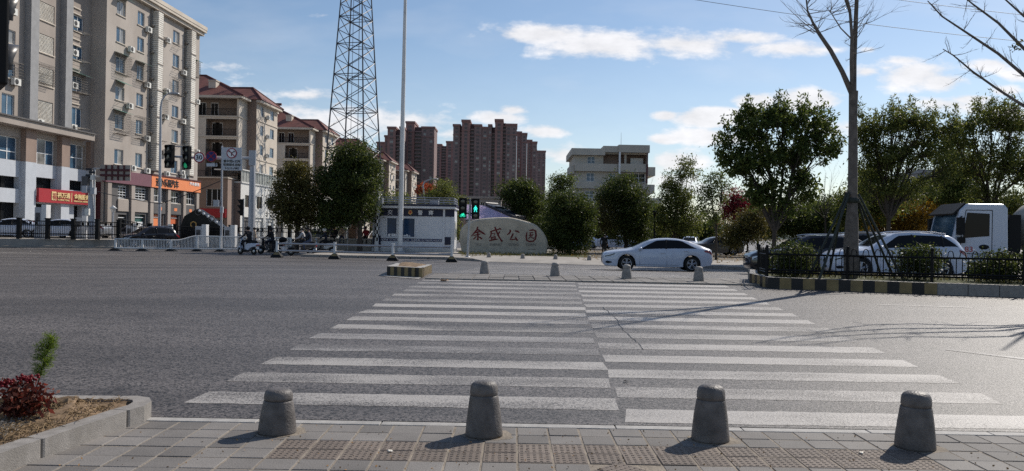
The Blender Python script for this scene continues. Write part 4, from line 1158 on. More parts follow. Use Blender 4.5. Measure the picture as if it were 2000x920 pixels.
for p, lb in (((946, 537.5), 'grey stone bollard on the median nearest the striped planter box'), ((1084.5, 542), 'grey stone bollard on the median, straight below the carved stone right end'),
              ((1225, 547), 'grey stone bollard on the median in front of the white sedan front wheel'), ((1366.5, 551.5), 'grey stone bollard on the median by the white sedan tail')):
    o = copy_tree(b0); o.location = G(*p)+Vector((0, .12, .025)); o.scale = (.93, .93, .90); o.rotation_euler = (0, 0, random.random()*6); tag(o, lb, 'bollard', MN)
    recolor(o, {'bollard_stone': 'bollard_pale'})
FN = 'stone bollards on the far kerb'
for p, lb in (((954, 508.5), 'far stone bollard at the foot of the crossing signal post'), ((1021, 511), 'far stone bollard standing in tree shade before the carved stone'),
              ((1086, 512.5), 'far stone bollard just right of the shaded one, by the carved stone end'), ((1153, 514.5), 'far stone bollard just left of the white sedan nose')):
    o = copy_tree(b0); g = G(*p); g.z = .05; o.location = g+Vector((0, .7, 0)); o.scale = (.93, .93, .88); tag(o, lb, 'bollard', FN); recolor(o, {'bollard_stone': 'bollard_pale'})

# ================================================================ planter bed lower left
pl = thing('planter_bed', 'raised planting bed with pale stone kerb and dry soil, lower left corner', 'planter', PZ(150, 850, 0))
H = .135
O = [PZ(-60, 906, H), PZ(83, 857, H), PZ(250, 801, H), PZ(282, 792, H), PZ(296, 783, H), PZ(292, 776, H), PZ(268, 772.5, H), PZ(238, 773, H), PZ(80, 771.5, H), PZ(-120, 771, H)]
cen = PZ(40, 815, H)
def inset(poly, w):
    out = []
    n = len(poly)
    for i, p in enumerate(poly):
        a, b_ = poly[max(i-1, 0)], poly[min(i+1, n-1)]
        d = (b_-a); d.z = 0; d.normalize(); nn = Vector((-d.y, d.x, 0))
        out.append(p+nn*w)
    return out
I = inset(O, .14)
loc = pl.location.copy()
for a, b_ in ((0, 1), (1, 2), (2, 7), (7, 8), (8, 9)):
    mb = MB(); seg = list(range(a, b_+1)); g = .006
    po = [O[i].copy() for i in seg]; pi = [I[i].copy() for i in seg]
    d0 = (po[1]-po[0]).normalized()*g; d1 = (po[-1]-po[-2]).normalized()*g
    po[0] += d0; pi[0] += d0; po[-1] -= d1; pi[-1] -= d1
    P = po+pi[::-1]
    mb.prism([(p.x-loc.x, p.y-loc.y) for p in P], -.05, H+random.uniform(-.003, .003))
    mb.build('kerb_stone', 'kerb_granite', pl, bevel=.018)
sb = MB(); Is = inset(O, .135); n = len(Is)
c0 = sum((p for p in Is), Vector())/n
N_ = 14
vs = []; fs = []
for i in range(n):
    for j in range(N_+1):
        t = j/N_; q = Is[i].lerp(Vector((-3.6, 6.6, H)) if i in (0, 9) else c0, t)-loc
        vs.append((q.x, q.y, H-.035+random.uniform(-.012, .02)+(.05*t if j < N_ else .05)))
for i in range(n-1):
    for j in range(N_): fs.append((i*(N_+1)+j, (i+1)*(N_+1)+j, (i+1)*(N_+1)+j+1, i*(N_+1)+j+1))
fs.append(tuple(i*(N_+1)+N_ for i in range(n)))
sb.add(vs, fs, 0, True); sb.build('soil', 'soil', pl)
def soil_pt():
    while True:
        p = PZ(random.uniform(-60, 250), random.uniform(778, 870), H)
        # inside the front edge line and the back edge
        a, b_ = I[1], I[2]
        if (b_.x-a.x)*(p.y-a.y)-(b_.y-a.y)*(p.x-a.x) > 0 and p.y < I[8].y and p.x < I[3].x-.1: return p
mb = MB(); random.seed(22)
for _ in range(900):
    p = soil_pt(); an = random.uniform(0, 6.28); l = random.uniform(.03, .13)
    q = p+Vector((math.cos(an)*l, math.sin(an)*l, random.uniform(-.01, .03)))
    mb.path([p+Vector((0, 0, .0)), p.lerp(q, .5)+Vector((0, 0, random.uniform(0, .025))), q], [.003, .0025, .0015], 3, cap=False)
st = mb.build('dry_grass_litter', 'straw'); st['kind'] = 'stuff'
# red-leaved flowering plant
cp_ = PZ(22, 826, H); cp_.y += .15
fp_ = thing('flowering_plant', 'bushy dark red coleus with velvety red flower heads in the planting bed', 'plant', cp_)
mb = MB(); tips = []
for k in range(26):
    an = random.uniform(0, 6.28); r = random.uniform(.03, .17); h = random.uniform(.12, .29)
    e = Vector((math.cos(an)*r*1.15, math.sin(an)*r, h)); tips.append(e)
    mb.path([(0, 0, 0), e*.5+Vector((0, 0, .03)), e], [.008, .006, .003], 4, cap=False)
mb.build('stem', 'leaf_coleus', fp_)
tp = np.array([tuple(t) for t in tips])
P = tp[rng.integers(0, len(tp), 900)]*rng.uniform(.45, 1.05, (900, 1))+rng.normal(size=(900, 3))*np.array([.055, .05, .04]); P[:, 2] = np.abs(P[:, 2])
leaf_obj('leaf_foliage', P, .06, .5, 'leaf_coleus', fp_, .6)
for e in ((-.10, -.05, .33), (.03, -.02, .37), (-.17, .05, .31), (-.03, .08, .34)):
    mb = MB(); 
    for _ in range(40): mb.ell(Vector((e[0], e[1], e[2]*.92))+Vector((random.gauss(0, .035), random.gauss(0, .03), random.gauss(0, .012))), (random.uniform(.008, .017), random.uniform(.008, .017), random.uniform(.006, .012)), 6, 4)
    mb.build('flower_head', 'flower_red', fp_)
fp_.scale = (.86, .86, .9)
# feathery young plant
gp_ = PZ(80, 772, H); gp_.y -= .12
gr_ = thing('young_plant', 'tall feathery bright green young plant beside the red flowers', 'plant', gp_)
stem = [Vector((0, 0, 0)), Vector((.045, 0, .13)), Vector((.085, 0, .27)), Vector((.115, 0, .40)), Vector((.145, 0, .50))]
mb = MB(); mb.path(stem, [.008, .007, .006, .004, .002], 6); mb.build('stem', 'bark', gr_)
P = []; mb = MB()
for k in range(210):
    t = .34+.66*(k/210); i = min(3, int(t*4)); s = stem[i].lerp(stem[i+1], t*4-i)
    an = random.uniform(0, 6.28); r = .07*math.sin(math.pi*min(1, (t-.25)/.78))**.7+.02
    e = s+Vector((math.cos(an)*r, math.sin(an)*r, random.uniform(.0, .07)))
    mb.path([s, s.lerp(e, .5)+Vector((0, 0, .012)), e], [.0022, .0018, .001], 3, cap=False)
    for _ in range(9): q = s.lerp(e, random.uniform(.25, 1)); P.append(q+Vector((random.gauss(0, .008), random.gauss(0, .008), random.gauss(0, .006))))
mb.build('frond_rib', 'leaf_fern', gr_)
leaf_obj('frond', np.array([tuple(p) for p in P]), .032, .10, 'leaf_fern', gr_, -.5)
# small litter
def scrap(name, lb, cat, px, py, m, sz, z=0):
    p = PZ(px, py, z) if z is not None else G(px, py, .005); t = MB(); n = 4
    P = [[(i/n-.5)*sz*1.5, (j/n-.5)*sz, .006+random.uniform(0, sz*.35)] for j in range(n+1) for i in range(n+1)]
    t.add(P, [(j*(n+1)+i, j*(n+1)+i+1, (j+1)*(n+1)+i+1, (j+1)*(n+1)+i) for j in range(n) for i in range(n)], 0, True)
    o = t.build(name, m, loc=p); o.rotation_euler = (0, 0, random.uniform(0, 6)); sol = o.modifiers.new('s', 'SOLIDIFY'); sol.thickness = .001
    return tag(o, lb, cat)
scrap('fallen_leaf', 'curled pale dry leaf on the brown tactile tiles', 'leaf', 762, 883, 'paper', .03)
scrap('paper_scrap', 'crumpled white paper scrap on the paving left of the rightmost bollard', 'litter', 1682, 886, 'paper', .03)
scrap('dark_leaf', 'dark curled leaf on the zebra stripes just right of the centre line', 'leaf', 1223, 746, 'black_paint', .035, None)
scrap('fallen_leaf', 'reddish leaf near the far left end of the crossing', 'leaf', 868, 549.5, 'leaf_litter', .12, None)

P = []
random.seed(78)
for _ in range(420):
    px = random.choice((random.uniform(0, 2000), random.gauss(1100, 350))); p = PZ(px, random.uniform(832, 920), 0)
    if p.y < 6.4: P.append((p.x, p.y, .004))
o = leaf_obj('grit', np.array(P), .014, .7, 'leaf_litter', None, 0, .6); o['kind'] = 'stuff'
# ================================================================ signals
def signal_head(parent, Mx, lit=None, litm='lamp_green', w=.36, h=1.12, d=.22, back=True, sym=None, name='signal_head', vm='dark_plastic', vl=.24):
    """three-lens head in the local x-z plane facing -y, centred at Mx"""
    mb = MB(Mx); mb.b2(-w/2, w/2, 0, d, -h/2, h/2)
    o = mb.build(name, 'black_metal', parent, bevel=.02)
    for k in range(3):
        z = h/2-h*(k+.5)/3; r = h*.125
        m = MB(Mx); m.lathe([(0, -.012), (r*.6, -.022), (r, -.004)], (0, 0, z), 20, 0, 'Y')
        if not (k == lit and sym): m.build('lens', litm if k == lit else 'lens_dark', o)
        v = MB(Mx); nn = 14; L_ = vl
        vs = []
        for i in range(nn+1):
            a = R(-25)+R(230)*i/nn; ex = L_
            lo_ = L_*(.35+.65*max(0, math.sin(a)))
            vs += [(r*1.12*math.cos(a), 0, z+r*1.12*math.sin(a)), (r*1.12*math.cos(a), -lo_, z+r*1.12*math.sin(a))]
            vs += [(r*1.05*math.cos(a), 0, z+r*1.05*math.sin(a)), (r*1.05*math.cos(a), -lo_, z+r*1.05*math.sin(a))]
        f = []
        for i in range(nn):
            q = i*4; f += [(q, q+1, q+5, q+4), (q+2, q+6, q+7, q+3), (q+1, q+3, q+7, q+5)]
        v.add(vs, f, 0, True); v.build('visor', vm, o)
    return o
mat('visor_grey', (.05, .05, .053), .35, var=.1)
# head on the pole at the photo's left edge, close to the camera
Yn = 7.0
pn = W(-40, 60, Yn); base = Vector((pn.x-.75, Yn+.1, 0))
sg_ = thing('traffic_light', 'black traffic light close to the camera, cut off by the left photo edge', 'traffic light', base)
mb = MB(); mb.tube((0, 0, 0), (0, 0, 4.6), .07, .06, 12); mb.lathe([(.16, 0), (.16, .03), (.08, .05)], n=16); mb.build('pole', 'galvanised', sg_)
zc = W(5, 22, Yn).z
mb = MB(); mb.bar((0, 0, zc+.2), (.6, 0, zc+.2), .06); mb.bar((0, 0, zc-.2), (.6, 0, zc-.2), .06); mb.build('bracket', 'black_metal', sg_)
hx = W(-7, 22, Yn).x-base.x
signal_head(sg_, Matrix.Translation((hx, .03, zc)) @ Matrix.Rotation(R(130), 4, 'Z'), None, w=.44, h=1.32, d=.30, vm='visor_grey', vl=.10)

# gantry pole with arm, two signal heads and signs
Yg = 58
gb = W(491, 470, Yg); gb.z = 0
gx0 = gb.x
gt = thing('traffic_gantry', 'grey mast arm pole carrying two black signal heads and round road signs', 'traffic light', gb)
def gl(px, py, dy=0): p = W(px, py, Yg+dy); return Vector((p.x-gx0, dy, p.z))
mb = MB(); zt = gl(492, 302).z
mb.path([(0, 0, 0), (0, 0, zt)], [.30, .20], 8, smooth=False); mb.lathe([(.5, 0), (.5, .06), (.36, .08)], n=16); mb.build('pole', 'pole_grey', gt)
mb = MB(); mb.path([(-.05, 0, gl(490, 309).z), gl(400, 309), gl(326, 305)], [.12, .10, .08], 8); mb.build('arm', 'pole_grey', gt)
mb = MB(); mb.box((.06, -.26, gl(490, 309).z), (.5, .1, 1.1)); mb.build('flange', 'pole_grey', gt)
sgl = Matrix.Translation(gl(328, 305, -.35)) @ Matrix.Rotation(R(-28), 4, 'Z'); signal_head(gt, sgl, None, w=.75, h=1.7, d=.3)
sgl = Matrix.Translation(gl(363, 307.5, -.35)) @ Matrix.Rotation(R(-28), 4, 'Z'); hd = signal_head(gt, sgl, 2, 'lamp_green_dim', w=.5, h=1.7, d=.3)
mb = MB(sgl); z = -.57
mb.lathe([(.08, -.03), (.17, -.03), (.17, -.02)], (0, 0, z), 16, 0, 'Y'); mb.build('lens', 'lamp_green_dim', hd)
mb = MB(); mb.bar(gl(335, 285, -.2), gl(356, 287, -.2), .06); mb.build('bracket', 'galvanised', gt)
def disc(parent, name, px, py, rpx, m_rim, m_face, rin=.8):
    c = gl(px, py, -.30); r = rpx/F*Yg
    mb = MB(Matrix.Translation(c)); mb.lathe([(0, 0), (r*rin, 0), (r*rin, -.012), (r, -.012), (r, .02), (0, .02)], n=36, mat=0, axis='Y', smooth=False)
    mb.lathe([(0, -.016), (r*rin, -.016)], n=36, mat=1, axis='Y', smooth=False)
    return mb.build(name, [m_rim, m_face], parent), c, r
VX = lambda c, dy: Matrix.Translation(Vector(c)+Vector((0, dy, 0))) @ Matrix.Rotation(R(90), 4, 'X')
s30, c, r = disc(gt, 'speed_sign', 389, 307.5, 10.5, 'traffic_red', 'letter_white', .80)
text('30', 'number', 'letter_black', s30, VX(c, -.03), w=r*1.2, h=r*.85, ext=.01, off=.015)
ns, c, r = disc(gt, 'no_stopping_sign', 412.5, 305.5, 10.5, 'traffic_red', 'traffic_blue', .86)
mb = MB(Matrix.Translation(c)); mb.box((0, -.022, 0), (r*1.7, .008, r*.16), ry=R(45)); mb.box((0, -.024, 0), (r*1.7, .008, r*.16), ry=R(-45)); mb.build('cross', 'traffic_red', ns)
def plate(name, px0, px1, py0, py1, m, dy=-.28):
    a, b_ = gl(px0, py1, dy), gl(px1, py0, dy); mb = MB(); mb.b2(a.x, b_.x, dy, dy+.03, a.z, b_.z); return mb.build(name, m, gt, bevel=.01), (a+b_)/2, b_.x-a.x, b_.z-a.z
mat('sign_plate', (.50, .52, .56), .5, var=.04)
pA, c, w_, h_ = plate('arrow_plate', 403, 424, 319, 325, 'sign_plate')
mb = MB(Matrix.Translation(c)); mb.b2(w_*.36, w_*.42, -.03, -.022, -h_*.4, h_*.2); mb.add([(w_*.30, -.026, h_*.15), (w_*.48, -.026, h_*.15), (w_*.39, -.026, h_*.55)], [(0, 1, 2)]); mb.build('arrow', 'letter_black', pA)
pB, c, w_, h_ = plate('no_turn_plate', 432.5, 472.5, 288.5, 310, 'sign_plate')
dn, c2, r2 = disc(gt, 'no_turn_sign', 452.5, 299.3, 9.8, 'traffic_red', 'letter_white', .82)
mb = MB(Matrix.Translation(c2+Vector((0, -.03, 0)))); k = r2
mb.box((0, 0, -k*.25), (k*.16, .01, k*.55))
mb.box((-k*.24, 0, k*.2), (k*.6, .01, k*.14), ry=R(30)); mb.box((k*.24, 0, k*.2), (k*.6, .01, k*.14), ry=R(-30))
mb.add([(-k*.68, 0, k*.42), (-k*.36, 0, k*.50), (-k*.52, 0, k*.12)], [(0, 1, 2)]); mb.add([(k*.68, 0, k*.42), (k*.36, 0, k*.50), (k*.52, 0, k*.12)], [(0, 2, 1)]); mb.build('arrows', 'letter_black', dn)
mb = MB(Matrix.Translation(c2+Vector((0, -.045, 0)))); mb.box((0, 0, 0), (k*1.6, .008, k*.14), ry=R(45)); mb.build('bar', 'traffic_red', dn)
pC, c, w_, h_ = plate('text_plate', 433, 473, 310.6, 332.5, 'sign_plate')
for i, s in enumerate(('\u91cd\u4e2d\u578b6-22\u65f6', '\u8f7b\u578b\u53a2\u5f0f,\u81ea\u5378', '7-9,17-19\u65f6')):
    text(s, 'lettering', 'letter_black', pC, VX(c+Vector((0, 0, h_*(.30-.31*i))), -.02), w=w_*(.84, .84, .68)[i], h=h_*.24, ext=.01, off=.012)

# pedestrian and cycle signal at the crossing
pb_ = W(913, 501, 47); pb_.z = .15
ps = thing('pedestrian_signal', 'twin black crossing signal with green bicycle and green walking man', 'traffic light', pb_)
mb = MB(); zt = W(916, 388, 47).z-.15; mb.path([(0, 0, 0), (.12, 0, zt)], [.075, .06], 10); mb.lathe([(.16, 0), (.16, .03), (.09, .05)], n=14); mb.build('pole', 'galvanised', ps)
def pl_(px, py): p = W(px, py, 47); return Vector((p.x-pb_.x, -.12, p.z-.15))
for px, py, lit, m_, ic in ((904, 406.5, 2, 'lamp_green', 'bike'), (929, 407.8, 1, 'lamp_cyan', 'man')):
    mx = Matrix.Translation(pl_(px, py)); hd = signal_head(ps, mx, lit, m_, w=.47, h=1.22, d=.2, sym=True)
    z = 1.22/2-1.22*(lit+.5)/3
    mb = MB(mx); 
    if ic == 'man':
        mb.ell((0, -.03, z+.15), (.045, .02, .045), 8, 6); mb.box((0, -.03, z+.03), (.10, .03, .16)); mb.box((-.05, -.03, z-.11), (.05, .03, .16), ry=R(15)); mb.box((.05, -.03, z-.11), (.05, .03, .16), ry=R(-15)); mb.box((-.08, -.03, z+.03), (.035, .03, .14), ry=R(25)); mb.box((.08, -.03, z+.03), (.035, .03, .14), ry=R(-25))
    else:
        for x in (-.085, .085): mb.lathe([(.05, -.03), (.078, -.03), (.078, -.02)], (x, 0, z-.05), 16, 0, 'Y')
        mb.bar((-.085, -.03, z-.05), (-.02, -.03, z+.06), .03); mb.bar((-.02, -.03, z+.06), (.07, -.03, z+.06), .03); mb.bar((.085, -.03, z-.05), (.06, -.03, z+.11), .03); mb.bar((0, -.03, z-.05), (.07, -.03, z+.06), .03); mb.bar((0, -.03, z-.05), (-.04, -.03, z+.09), .03)
    mb.build('green_symbol', m_, hd)
mb = MB(); a, b_ = pl_(904, 390), pl_(929, 391); mb.bar(a+Vector((0, .2, 0)), b_+Vector((0, .2, 0)), .06); mb.bar(a+Vector((0, .2, -.8)), b_+Vector((0, .2, -.8)), .06); mb.build('bracket', 'black_metal', ps)

# small black signal seen from the side, beside the gantry pole
sb_ = W(474, 480, 60); sb_.z = 0
ss = thing('traffic_light', 'black traffic light seen from its side on a thin post, left of the grey gantry', 'traffic light', sb_)
mb = MB(); mb.tube((0, 0, 0), (0, 0, W(474, 388, 60).z), .07, n=10); mb.build('pole', 'galvanised', ss)
signal_head(ss, Matrix.Translation((W(469, 405, 60).x-sb_.x, 0, W(469, 405, 60).z)) @ Matrix.Rotation(R(-75), 4, 'Z'), None, w=.42, h=1.25, d=.24)

# ================================================================ tall white lamp post, camera pole, other poles
tb = W(781, 493, 56); tb.z = .15
lp = thing('lamp_post', 'very tall white tapering lamp post in front of the police booth', 'lamp post', tb)
tpx = W(795, -160, 56)
mb = MB(); mb.path([(0, 0, 0), ((tpx.x-tb.x)*.5, 0, tpx.z*.5), (tpx.x-tb.x, 0, tpx.z)], [.195, .14, .08], 14); mb.build('pole', 'railing_white', lp)
mb = MB(); mb.lathe([(.4, 0), (.4, .05), (.26, .06)], n=16); mb.build('base_plate', 'galvanised', lp)
mb = MB(); q = Vector((tpx.x-tb.x, 0, tpx.z)); mb.path([q, q+Vector((.8, -.2, .5)), q+Vector((2.2, -.5, .8))], .05, 8); mb.build('arm', 'railing_white', lp)
mb = MB(); mb.ell(q+Vector((2.5, -.55, .8)), (.42, .16, .09), 10, 6); mb.build('lamp_head', 'galvanised', lp)
cb_ = W(735, 493, 57); cb_.z = .15
cam_p = thing('camera_pole', 'white camera pole with black and white chequered foot, left of the booth window', 'camera pole', cb_)
def cl_(px, py, dy=0): p = W(px, py, 57); return Vector((p.x-cb_.x, dy, p.z-.15))
mb = MB(); mb.path([(0, 0, 0), cl_(739, 349)], [.16, .13], 12); mb.build('pole', 'railing_white', cam_p)
mb = MB(); nn = 8; hgt = .26
for k in range(7):
    for i in range(nn):
        if (i+k) % 2: continue
        a0, a1 = 2*math.pi*i/nn, 2*math.pi*(i+1)/nn; z0, z1 = .75+k*hgt, .75+(k+1)*hgt; r = .168
        mb.add([(r*math.cos(a)+z*.004, r*math.sin(a), z) for a, z in ((a0, z0), ((a0+a1)/2, z0), (a1, z0), (a1, z1), ((a0+a1)/2, z1), (a0, z1))], [(0, 1, 4, 5), (1, 2, 3, 4)])
mb.build('chequer_band', 'black_paint', cam_p)
mb = MB(); mb.b2(.0, .42, -.15, .2, cl_(740, 403).z, cl_(740, 387).z); mb.build('control_box', 'pole_grey', cam_p, bevel=.02)
mb = MB(); mb.tube(cl_(739, 350), cl_(733, 350, -.3), .04); mb.ell(cl_(732.5, 360, -.3), (.15, .15, .2), 12, 8); mb.lathe([(.12, 0), (.12, .3)], cl_(732.5, 355, -.3), 12); mb.build('dome_camera', 'galvanised', cam_p)
mb = MB(); mb.box(cl_(739, 347, -.15), (.16, .5, .16)); mb.box(cl_(742, 350, .15), (.5, .16, .14)); mb.build('bullet_camera', 'galvanised', cam_p)

u0 = W(181, 478, 60); u0.z = 0
up = thing('utility_pole', 'grey pole cluttered with cameras, boxes and a blank sign back', 'pole', u0)
def ul(px, py, dy=0): p = W(px, py, 60); return Vector((p.x-u0.x, dy, p.z))
mb = MB(); mb.path([(-.12, 0, 0), ul(177, 330)], [.25, .15], 10); mb.build('pole', 'pole_grey', up)
mb = MB(); mb.path([ul(184, 478), ul(185, 330)], [.07, .06], 8); mb.build('conduit', 'railing_white', up)
for (a, b_, c, d, m_) in ((172, 180, 408, 421, 'ac_white'), (166, 176, 364, 377, 'pole_grey'), (183, 191, 367, 380, 'pole_grey'), (166, 178, 345, 362, 'shop_grey'), (183, 189, 343, 352, 'ac_white')):
    p, q = ul(a, d, -.25), ul(b_, c, -.25); mb = MB(); mb.b2(p.x, q.x, -.5, -.15, p.z, q.z); mb.build('equipment_box', m_, up, bevel=.02)
mb = MB()
for py in (331, 337, 343): mb.box(ul(179+random.uniform(-3, 5), py, -.2), (.42, .3, .16), rz=random.uniform(-.5, .5)); 
mb.build('camera', 'cable', up)
p, q = ul(195, 352, .1), ul(254, 322.5, .1); mb = MB(); mb.b2(p.x, q.x, .05, .12, p.z, q.z)
for i in range(1, 5): x = p.x+(q.x-p.x)*i/5; mb.b2(x-.05, x+.05, -.03, .048, p.z, q.z, 1)
for i in range(1, 3): z = p.z+(q.z-p.z)*i/3; mb.b2(p.x, q.x, -.035, .046, z-.08, z+.08, 1)
mb.build('sign_back', ['render_taupe', 'sign_darkred'], up)
mb = MB(); zz = (p.z+q.z)/2; mb.bar((-.1, .05, zz+.3), (p.x+.1, .08, zz+.3), .08); mb.bar((-.1, .05, zz-.3), (p.x+.1, .08, zz-.3), .08); mb.build('bracket', 'galvanised', up)
s0_ = W(311, 470, 64); s0_.z = 0
sl = thing('street_lamp', 'slim grey street lamp with curved arm in front of the louvred building', 'street lamp', s0_)
def s_l(px, py): p = W(px, py, 64); return Vector((p.x-s0_.x, 0, p.z))
mb = MB(); mb.path([(0, 0, 0), s_l(314, 210), s_l(316, 197), s_l(322, 187), s_l(332, 181)], [.13, .09, .07, .06, .05], 10); mb.build('pole', 'pole_grey', sl)
mb = MB(); mb.ell(s_l(339, 183), (.5, .2, .12), 12, 6); mb.build('lamp_head', 'galvanised', sl)
w0 = W(432, 480, 61); w0.z = 0
wp = thing('utility_pole', 'thin grey cable pole with meter boxes, left of the gantry', 'pole', w0)
def wl_(px, py, dy=0): p = W(px, py, 61); return Vector((p.x-w0.x, dy, p.z))
mb = MB(); mb.path([(0, 0, 0), wl_(434, 285)], [.10, .07], 8); mb.build('pole', 'pole_grey', wp)
for (a, b_, c, d) in ((419, 430, 391, 404), (432, 438, 404, 416)):
    p, q = wl_(a, d), wl_(b_, c); mb = MB(); mb.b2(p.x, q.x, -.3, -.1, p.z, q.z); mb.build('meter_box', 'pole_grey', wp, bevel=.02)
t_ = W(842, 440, 110); t_.z = 0
s2 = thing('street_lamp', 'distant grey street lamp with curved arm above the booth roof', 'street lamp', t_)
mb = MB(); q = [W(842, 440, 110), W(826, 385, 110)]; L2 = lambda px, py: W(px, py, 110)-t_
mb.path([(0, 0, 0), L2(826, 362), L2(829, 355), L2(836, 352), L2(845, 350)], [.13, .1, .09, .08, .07], 8); mb.build('pole', 'pole_grey', s2)
mb = MB(); mb.ell(L2(848, 350), (.6, .2, .12), 10, 6); mb.build('lamp_head', 'galvanised', s2)
k_ = W(1278, 486, 60); k_.z = .15
s3 = thing('park_lamp', 'black park lamp with flat disc hood behind the white sedan', 'lamp', k_)
L3 = lambda px, py: W(px, py, 60)-k_
mb = MB(); mb.path([(0, 0, 0), L3(1278, 418)], [.07, .05], 8); mb.build('pole', 'black_metal', s3)
mb = MB(); mb.lathe([(.05, -.35), (.14, -.05), (.24, 0), (.22, .06), (.0, .1)], L3(1279, 414), 16); mb.build('lamp_hood', 'black_metal', s3)
k_ = W(220, 470, 63); k_.z = 0
s4 = thing('garden_lamp', 'small grey lantern post in front of the doorway under the plum sign', 'lamp', k_)
L4 = lambda px, py: W(px, py, 63)-k_
mb = MB(); mb.tube((0, 0, 0), L4(221, 412), .07, n=8); mb.build('pole', 'pole_grey', s4)
mb = MB(); mb.lathe([(.1, -.3), (.2, -.05), (.3, 0), (.06, .2), (0, .25)], L4(221, 407), 12); mb.build('lantern', 'railing_white', s4)
# cables
def cable(lb, pts, r=.02):
    mb = MB(); P = []
    for i in range(len(pts)-1): P += curve_pts(pts[i], pts[i+1], 10, -.015*(Vector(pts[i+1])-Vector(pts[i])).length)[:-1]
    P.append(Vector(pts[-1])); mb.path(P, r, 4); o = mb.build('cable', 'cable'); return tag(o, lb, 'cable')
mb = MB(); mb.path(curve_pts(W(1180, -30, 52), W(2300, 106, 52), 16, -.5), .016, 4); tag(mb.build('power_line', 'cable'), 'lower thin power line crossing the sky behind the bare tree', 'power line')
mb = MB(); mb.path(curve_pts(W(1600, -22, 52), W(2300, 58, 52), 12, -.2), .016, 4); tag(mb.build('power_line', 'cable'), 'upper thin power line in the top right corner of the sky', 'power line')
cable('pale cable sagging from the camera pole past the orange sign', [u0+ul(190, 374), W(312, 398, 62), w0+wl_(433, 352)], .03)

# ================================================================ police booth
YB = 57.5
bx0, bx1 = W(727, 480, YB).x, W(886, 480, YB).x
b0_ = Vector((bx0, YB, .15)); bw = bx1-bx0
def bl(px, py): p = W(px, py, YB); return p.x-bx0, p.z-.15
bt = thing('police_booth', 'white prefabricated traffic police booth with navy bands and a railed flat roof', 'booth', b0_)
fm = Matrix(((1, 0, 0, 0), (0, 0, -1, 0), (0, 1, 0, 0), (0, 0, 0, 1)))
hw = bl(727, 403)[1]-.1
wx0, wh0 = bl(756, 462); wx1, wh1 = bl(810, 427)
mb = MB(fm); mb.wall(0, bw, .25, hw, [(wx0, wx1, wh0, wh1)], .12)
mb.quad((bw, .25, 0), (bw, .25, -3), (bw, hw, -3), (bw, hw, 0)); mb.quad((0, .25, -3), (0, .25, 0), (0, hw, 0), (0, hw, -3)); mb.quad((0, .25, -3), (0, hw, -3), (bw, hw, -3), (bw, .25, -3))
mb.build('wall', 'booth_white', bt)
mb = MB(); mb.b2(-.04, bw+.04, -.04, 3.04, 0, .247); mb.build('plinth', 'galvanised', bt)
mb = MB(); mb.b2(-.55, bw+.12, -.5, 3.4, hw+.003, hw+.16, 0); mb.b2(-.6, bw+.18, -.55, 3.45, hw+.163, hw+.3, 1); mb.build('roof', ['booth_white', 'booth_navy'], bt)
z1 = bl(800, 408)[1]; z0 = bl(800, 422)[1]; xe = bl(865, 420)[0]
mb = MB(fm); mb.b2(.02, xe, z0, z1, .003, .05); mb.b2(xe+.18, bw+.03, z0, z1, .003, .045); band = mb.build('navy_band', 'booth_navy', bt)
mb = MB(fm); mb.b2(.02, .62, .28, bl(730, 460)[1], .003, .04); mb.b2(bl(868, 470)[0], bw-.22, .55, bl(868, 463)[1], .003, .04); mb.build('navy_panel', 'booth_navy', bt)
mb = MB(fm); mb.b2(xe+.02, xe+.16, .26, hw-.01, .003, .07); mb.b2(bw-.2, bw+.05, .26, z0-.01, .003, .06); mb.build('corner_post', 'booth_white', bt)
zb0, zb1 = bl(800, 471.5)[1], bl(800, 466)[1]
mb = MB(fm); mb.b2(bl(739, 468)[0], bl(863, 468)[0], zb0, zb1, .003, .02); blue = mb.build('blue_stripe', 'booth_blue', bt)
text('\u4ea4\u901a\u8b66\u5bdf 122 TRAFFIC POLICE   \u4ea4\u901a\u8b66\u5bdf 122 TRAFFIC POLICE', 'lettering', 'letter_white', blue, fm @ Matrix.Translation(((bl(741, 468)[0]+bl(861, 468)[0])/2, (zb0+zb1)/2, .025)), w=bl(861, 468)[0]-bl(741, 468)[0], h=(zb1-zb0)*.6, ext=.005)
zc = (z0+z1)/2
for ch_, px in (('\u4ea4', 762.3), ('\u901a', 781.5), ('\u8b66', 821), ('\u5bdf', 842)):
    text(ch_, 'lettering', 'letter_white', band, fm @ Matrix.Translation((bl(px, 416)[0], zc, .06)), w=.36, h=.36, ext=.02, off=.012)
mb = MB(fm @ Matrix.Translation((bl(801.5, 416)[0], zc, .055)))
mb.add([(.17*math.sin(a), .19*math.cos(a), 0) for a in [2*math.pi*i/5+math.pi for i in range(5)]]+[(.15*math.sin(a), .17*math.cos(a), .03) for a in [2*math.pi*i/5+math.pi for i in range(5)]], [(5, 9, 8, 7, 6), (0, 5, 6, 1), (1, 6, 7, 2), (2, 7, 8, 3), (3, 8, 9, 4), (4, 9, 5, 0)], 0)
mb.add([(.08*math.sin(a), .09*math.cos(a)+.02, .034) for a in [2*math.pi*i/8 for i in range(8)]], [tuple(range(7, -1, -1))], 1); mb.build('police_emblem', ['emblem_gold', 'emblem_red'], band)
fw_ = MB(fm); f_ = .1
fw_.b2(wx0-.09, wx1+.09, wh0-.1, wh0, .003, .06); fw_.b2(wx0-.09, wx1+.09, wh1, wh1+.1, .003, .06); fw_.b2(wx0-.09, wx0, wh0, wh1, .003, .06); fw_.b2(wx1, wx1+.09, wh0, wh1, .003, .06)
xm = wx0+(wx1-wx0)*.36; fw_.b2(xm-.05, xm+.05, wh0, wh1, -.09, -.02)
wo = fw_.build('window', 'booth_white', bt)
mb = MB(fm); mb.quad((wx0, wh0, -.1), (wx1, wh0, -.1), (wx1, wh1, -.1), (wx0, wh1, -.1)); mb.build('pane', 'booth_glass', wo)
mb = MB(fm); 
